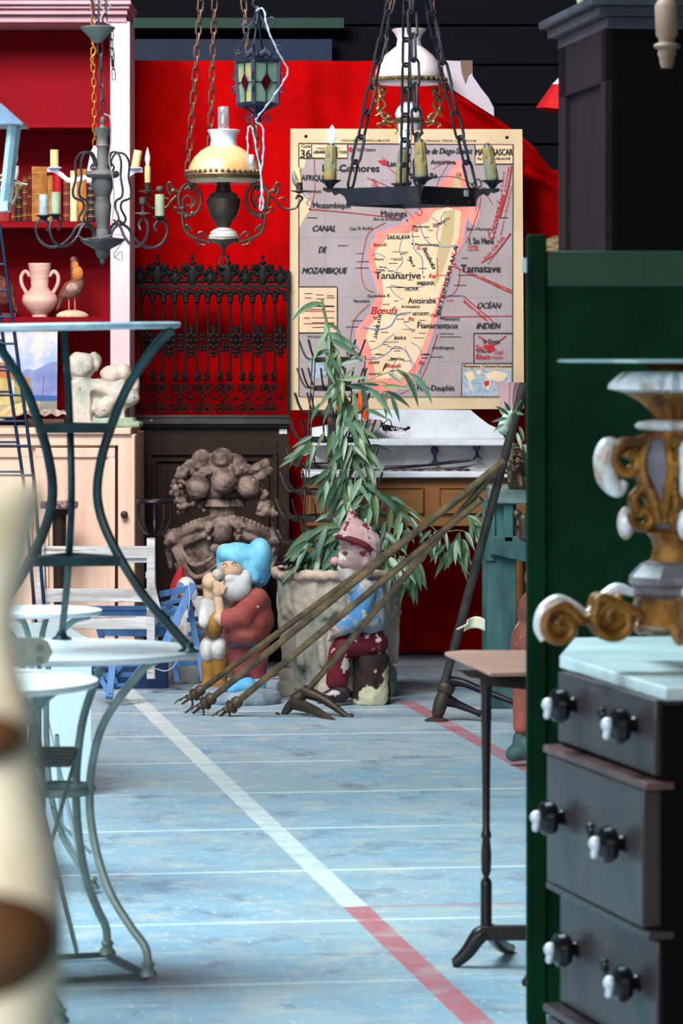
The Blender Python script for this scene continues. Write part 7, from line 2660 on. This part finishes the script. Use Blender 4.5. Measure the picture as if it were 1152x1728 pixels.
def scroll_ribbon(mb, pts, wdt, dirv, n=6, rr=.010):
    """flat ribbon following pts in the vertical plane through the axis along dirv"""
    u = Vector((cos(dirv), sin(dirv), 0))
    v = Vector((-sin(dirv), cos(dirv), 0))
    P = spline([u * S_(a) + Vector((0, 0, L(0, b).z)) for a, b in pts], n)
    for side in (-1, 1):
        mb.tube([p + v * wdt * side for p in P], rr, 8)
    n_ = len(P)
    vs = []
    for i, p in enumerate(P):
        t_ = (P[min(i + 1, n_ - 1)] - P[max(i - 1, 0)]).normalized()
        nn = t_.cross(v).normalized() * rr * .8
        vs += [p - v * wdt - nn, p + v * wdt - nn, p + v * wdt + nn, p - v * wdt + nn]
    fs = []
    for i in range(n_ - 1):
        for k in range(4):
            fs.append((4 * i + k, 4 * i + (k + 1) % 4, 4 * i + 4 + (k + 1) % 4, 4 * i + 4 + k))
    fs += [(3, 2, 1, 0), (4 * n_ - 4, 4 * n_ - 3, 4 * n_ - 2, 4 * n_ - 1)]
    mb.add(vs, fs)
def volute(cx_, cy_, r, turns, a0, hand):
    return [(cx_ + r * (1 - .75 * i / 14) * cos(a0 + hand * turns * 2 * pi * i / 14), cy_ - r * (1 - .75 * i / 14) * sin(a0 + hand * turns * 2 * pi * i / 14)) for i in range(15)]
for dv in (radians(188), radians(278), radians(8), radians(98)):
    # foot: two linked volutes with a silvered upper edge
    m = MB()
    scroll_ribbon(m, [(55, 1040)] + volute(105, 1042, 40, 1.25, radians(60), -1)[::1], S_(17), dv)
    scroll_ribbon(m, [(96, 1006), (130, 1030), (160, 1044), (180, 1028)] + volute(196, 1054, 34, 1.2, radians(95), -1), S_(15), dv)
    u = Vector((cos(dv), sin(dv), 0))
    q_ = Matrix.Rotation(dv, 3, 'Z') @ Matrix.Rotation(pi / 2, 3, 'X')
    for (a_, b_, r_) in ((105, 1042, 34), (196, 1054, 27)):
        m.lathe([(S_(r_), -S_(13)), (S_(r_), S_(13))], u * S_(a_) + Vector((0, 0, L(0, b_).z)), 24, rot=q_)
        m.lathe([(S_(r_ * .45), -S_(18)), (S_(r_ * .45), S_(18))], u * S_(a_) + Vector((0, 0, L(0, b_).z)), 18, rot=q_)
    m.build('scroll_foot', gilt_, t.o)
    m = MB()
    u = Vector((cos(dv), sin(dv), 0))
    P = spline([u * S_(a) + Vector((0, 0, L(0, b).z)) for a, b in ((70, 1000), (100, 994), (128, 1012), (150, 1034), (172, 1022), (200, 1012), (226, 1028), (234, 1056), (226, 1078))], 6)
    m.tube(P, [.007, .012, .010, .007, .009, .012, .011, .009, .006], 8, flat=1.0)
    m.build('silvered_edge', silv, t.o)
    # upper handle scroll
    m = MB()
    scroll_ribbon(m, [(40, 738), (64, 746)] + volute(80, 776, 30, 1.1, radians(80), -1), S_(13), dv)
    scroll_ribbon(m, [(60, 792), (56, 820), (72, 842), (66, 864)] + volute(56, 872, 22, 1.0, radians(10), -1), S_(12), dv, rr=.008)
    m.build('carved_scroll', gilt_, t.o)
    m = MB()
    P = spline([u * S_(a) + Vector((0, 0, L(0, b).z)) for a, b in ((92, 756), (112, 754), (120, 775), (116, 806), (98, 826), (86, 812))], 6)
    m.tube(P, [.010, .020, .021, .020, .015, .008], 10)
    m.ell(u * S_(84) + Vector((0, 0, L(0, 882).z)), (.016, .016, .030), 14)
    m.build('silvered_scroll', silv, t.o)
    m = MB()
    v = Vector((-sin(dv), cos(dv), 0))
    m.ell(u * S_(62) + Vector((0, 0, L(0, 1030).z)), (.014, .014, .018), 14)
    m.build('carved_rosette', M('grey_silver_step', (1, 1, 1)), t.o)

# ================================================================ NEAREST THING: CREAM FIGURE WITH BROWN PATCHES
t = T('cream_brown_figure', 'out of focus cream painted figure with brown patches, very near at the left edge', 'figure', -60, None, 1.72)
L = t.L
cf = M('cream_figure_paint', (240, 230, 204), .5, col2=(204, 184, 150), scale=12, lo=.45, hi=.7)
bf = M('brown_figure_paint', (112, 78, 46), .6, col2=(84, 54, 30), scale=22, lo=.4, hi=.65)
m = MB()
m.lathe(t.prof([(1900, 150), (1728, 156), (1640, 170), (1560, 172), (1430, 156), (1330, 130), (1250, 122), (1170, 110), (1110, 92), (1060, 88), (1000, 98), (920, 118), (850, 134), (828, 134), (816, 122), (811, 90), (810, 10)]), seg=48, sy=.92)
m.build('body', cf, t.o, smooth=True)
m = MB()
m.ell(L(-66, 1242, -.012), (t.s(112), .033, t.s(58)), 28)
m.build('brown_collar_patch', bf, t.o, smooth=True)
m = MB()
m.ell(L(-66, 1580, -.009), (t.s(168), .046, t.s(132)), 32)
m.build('brown_flank_patch', bf, t.o, smooth=True)
zb = L(0, 1900).z
m = MB()
m.lathe([(.12, 0), (.12, .03), (.05, .06), (.04, zb - .06), (.075, zb - .03), (.075, zb)], (L(-90, 0).x, 0, 0), 28)
m.build('pedestal', blk, t.o)
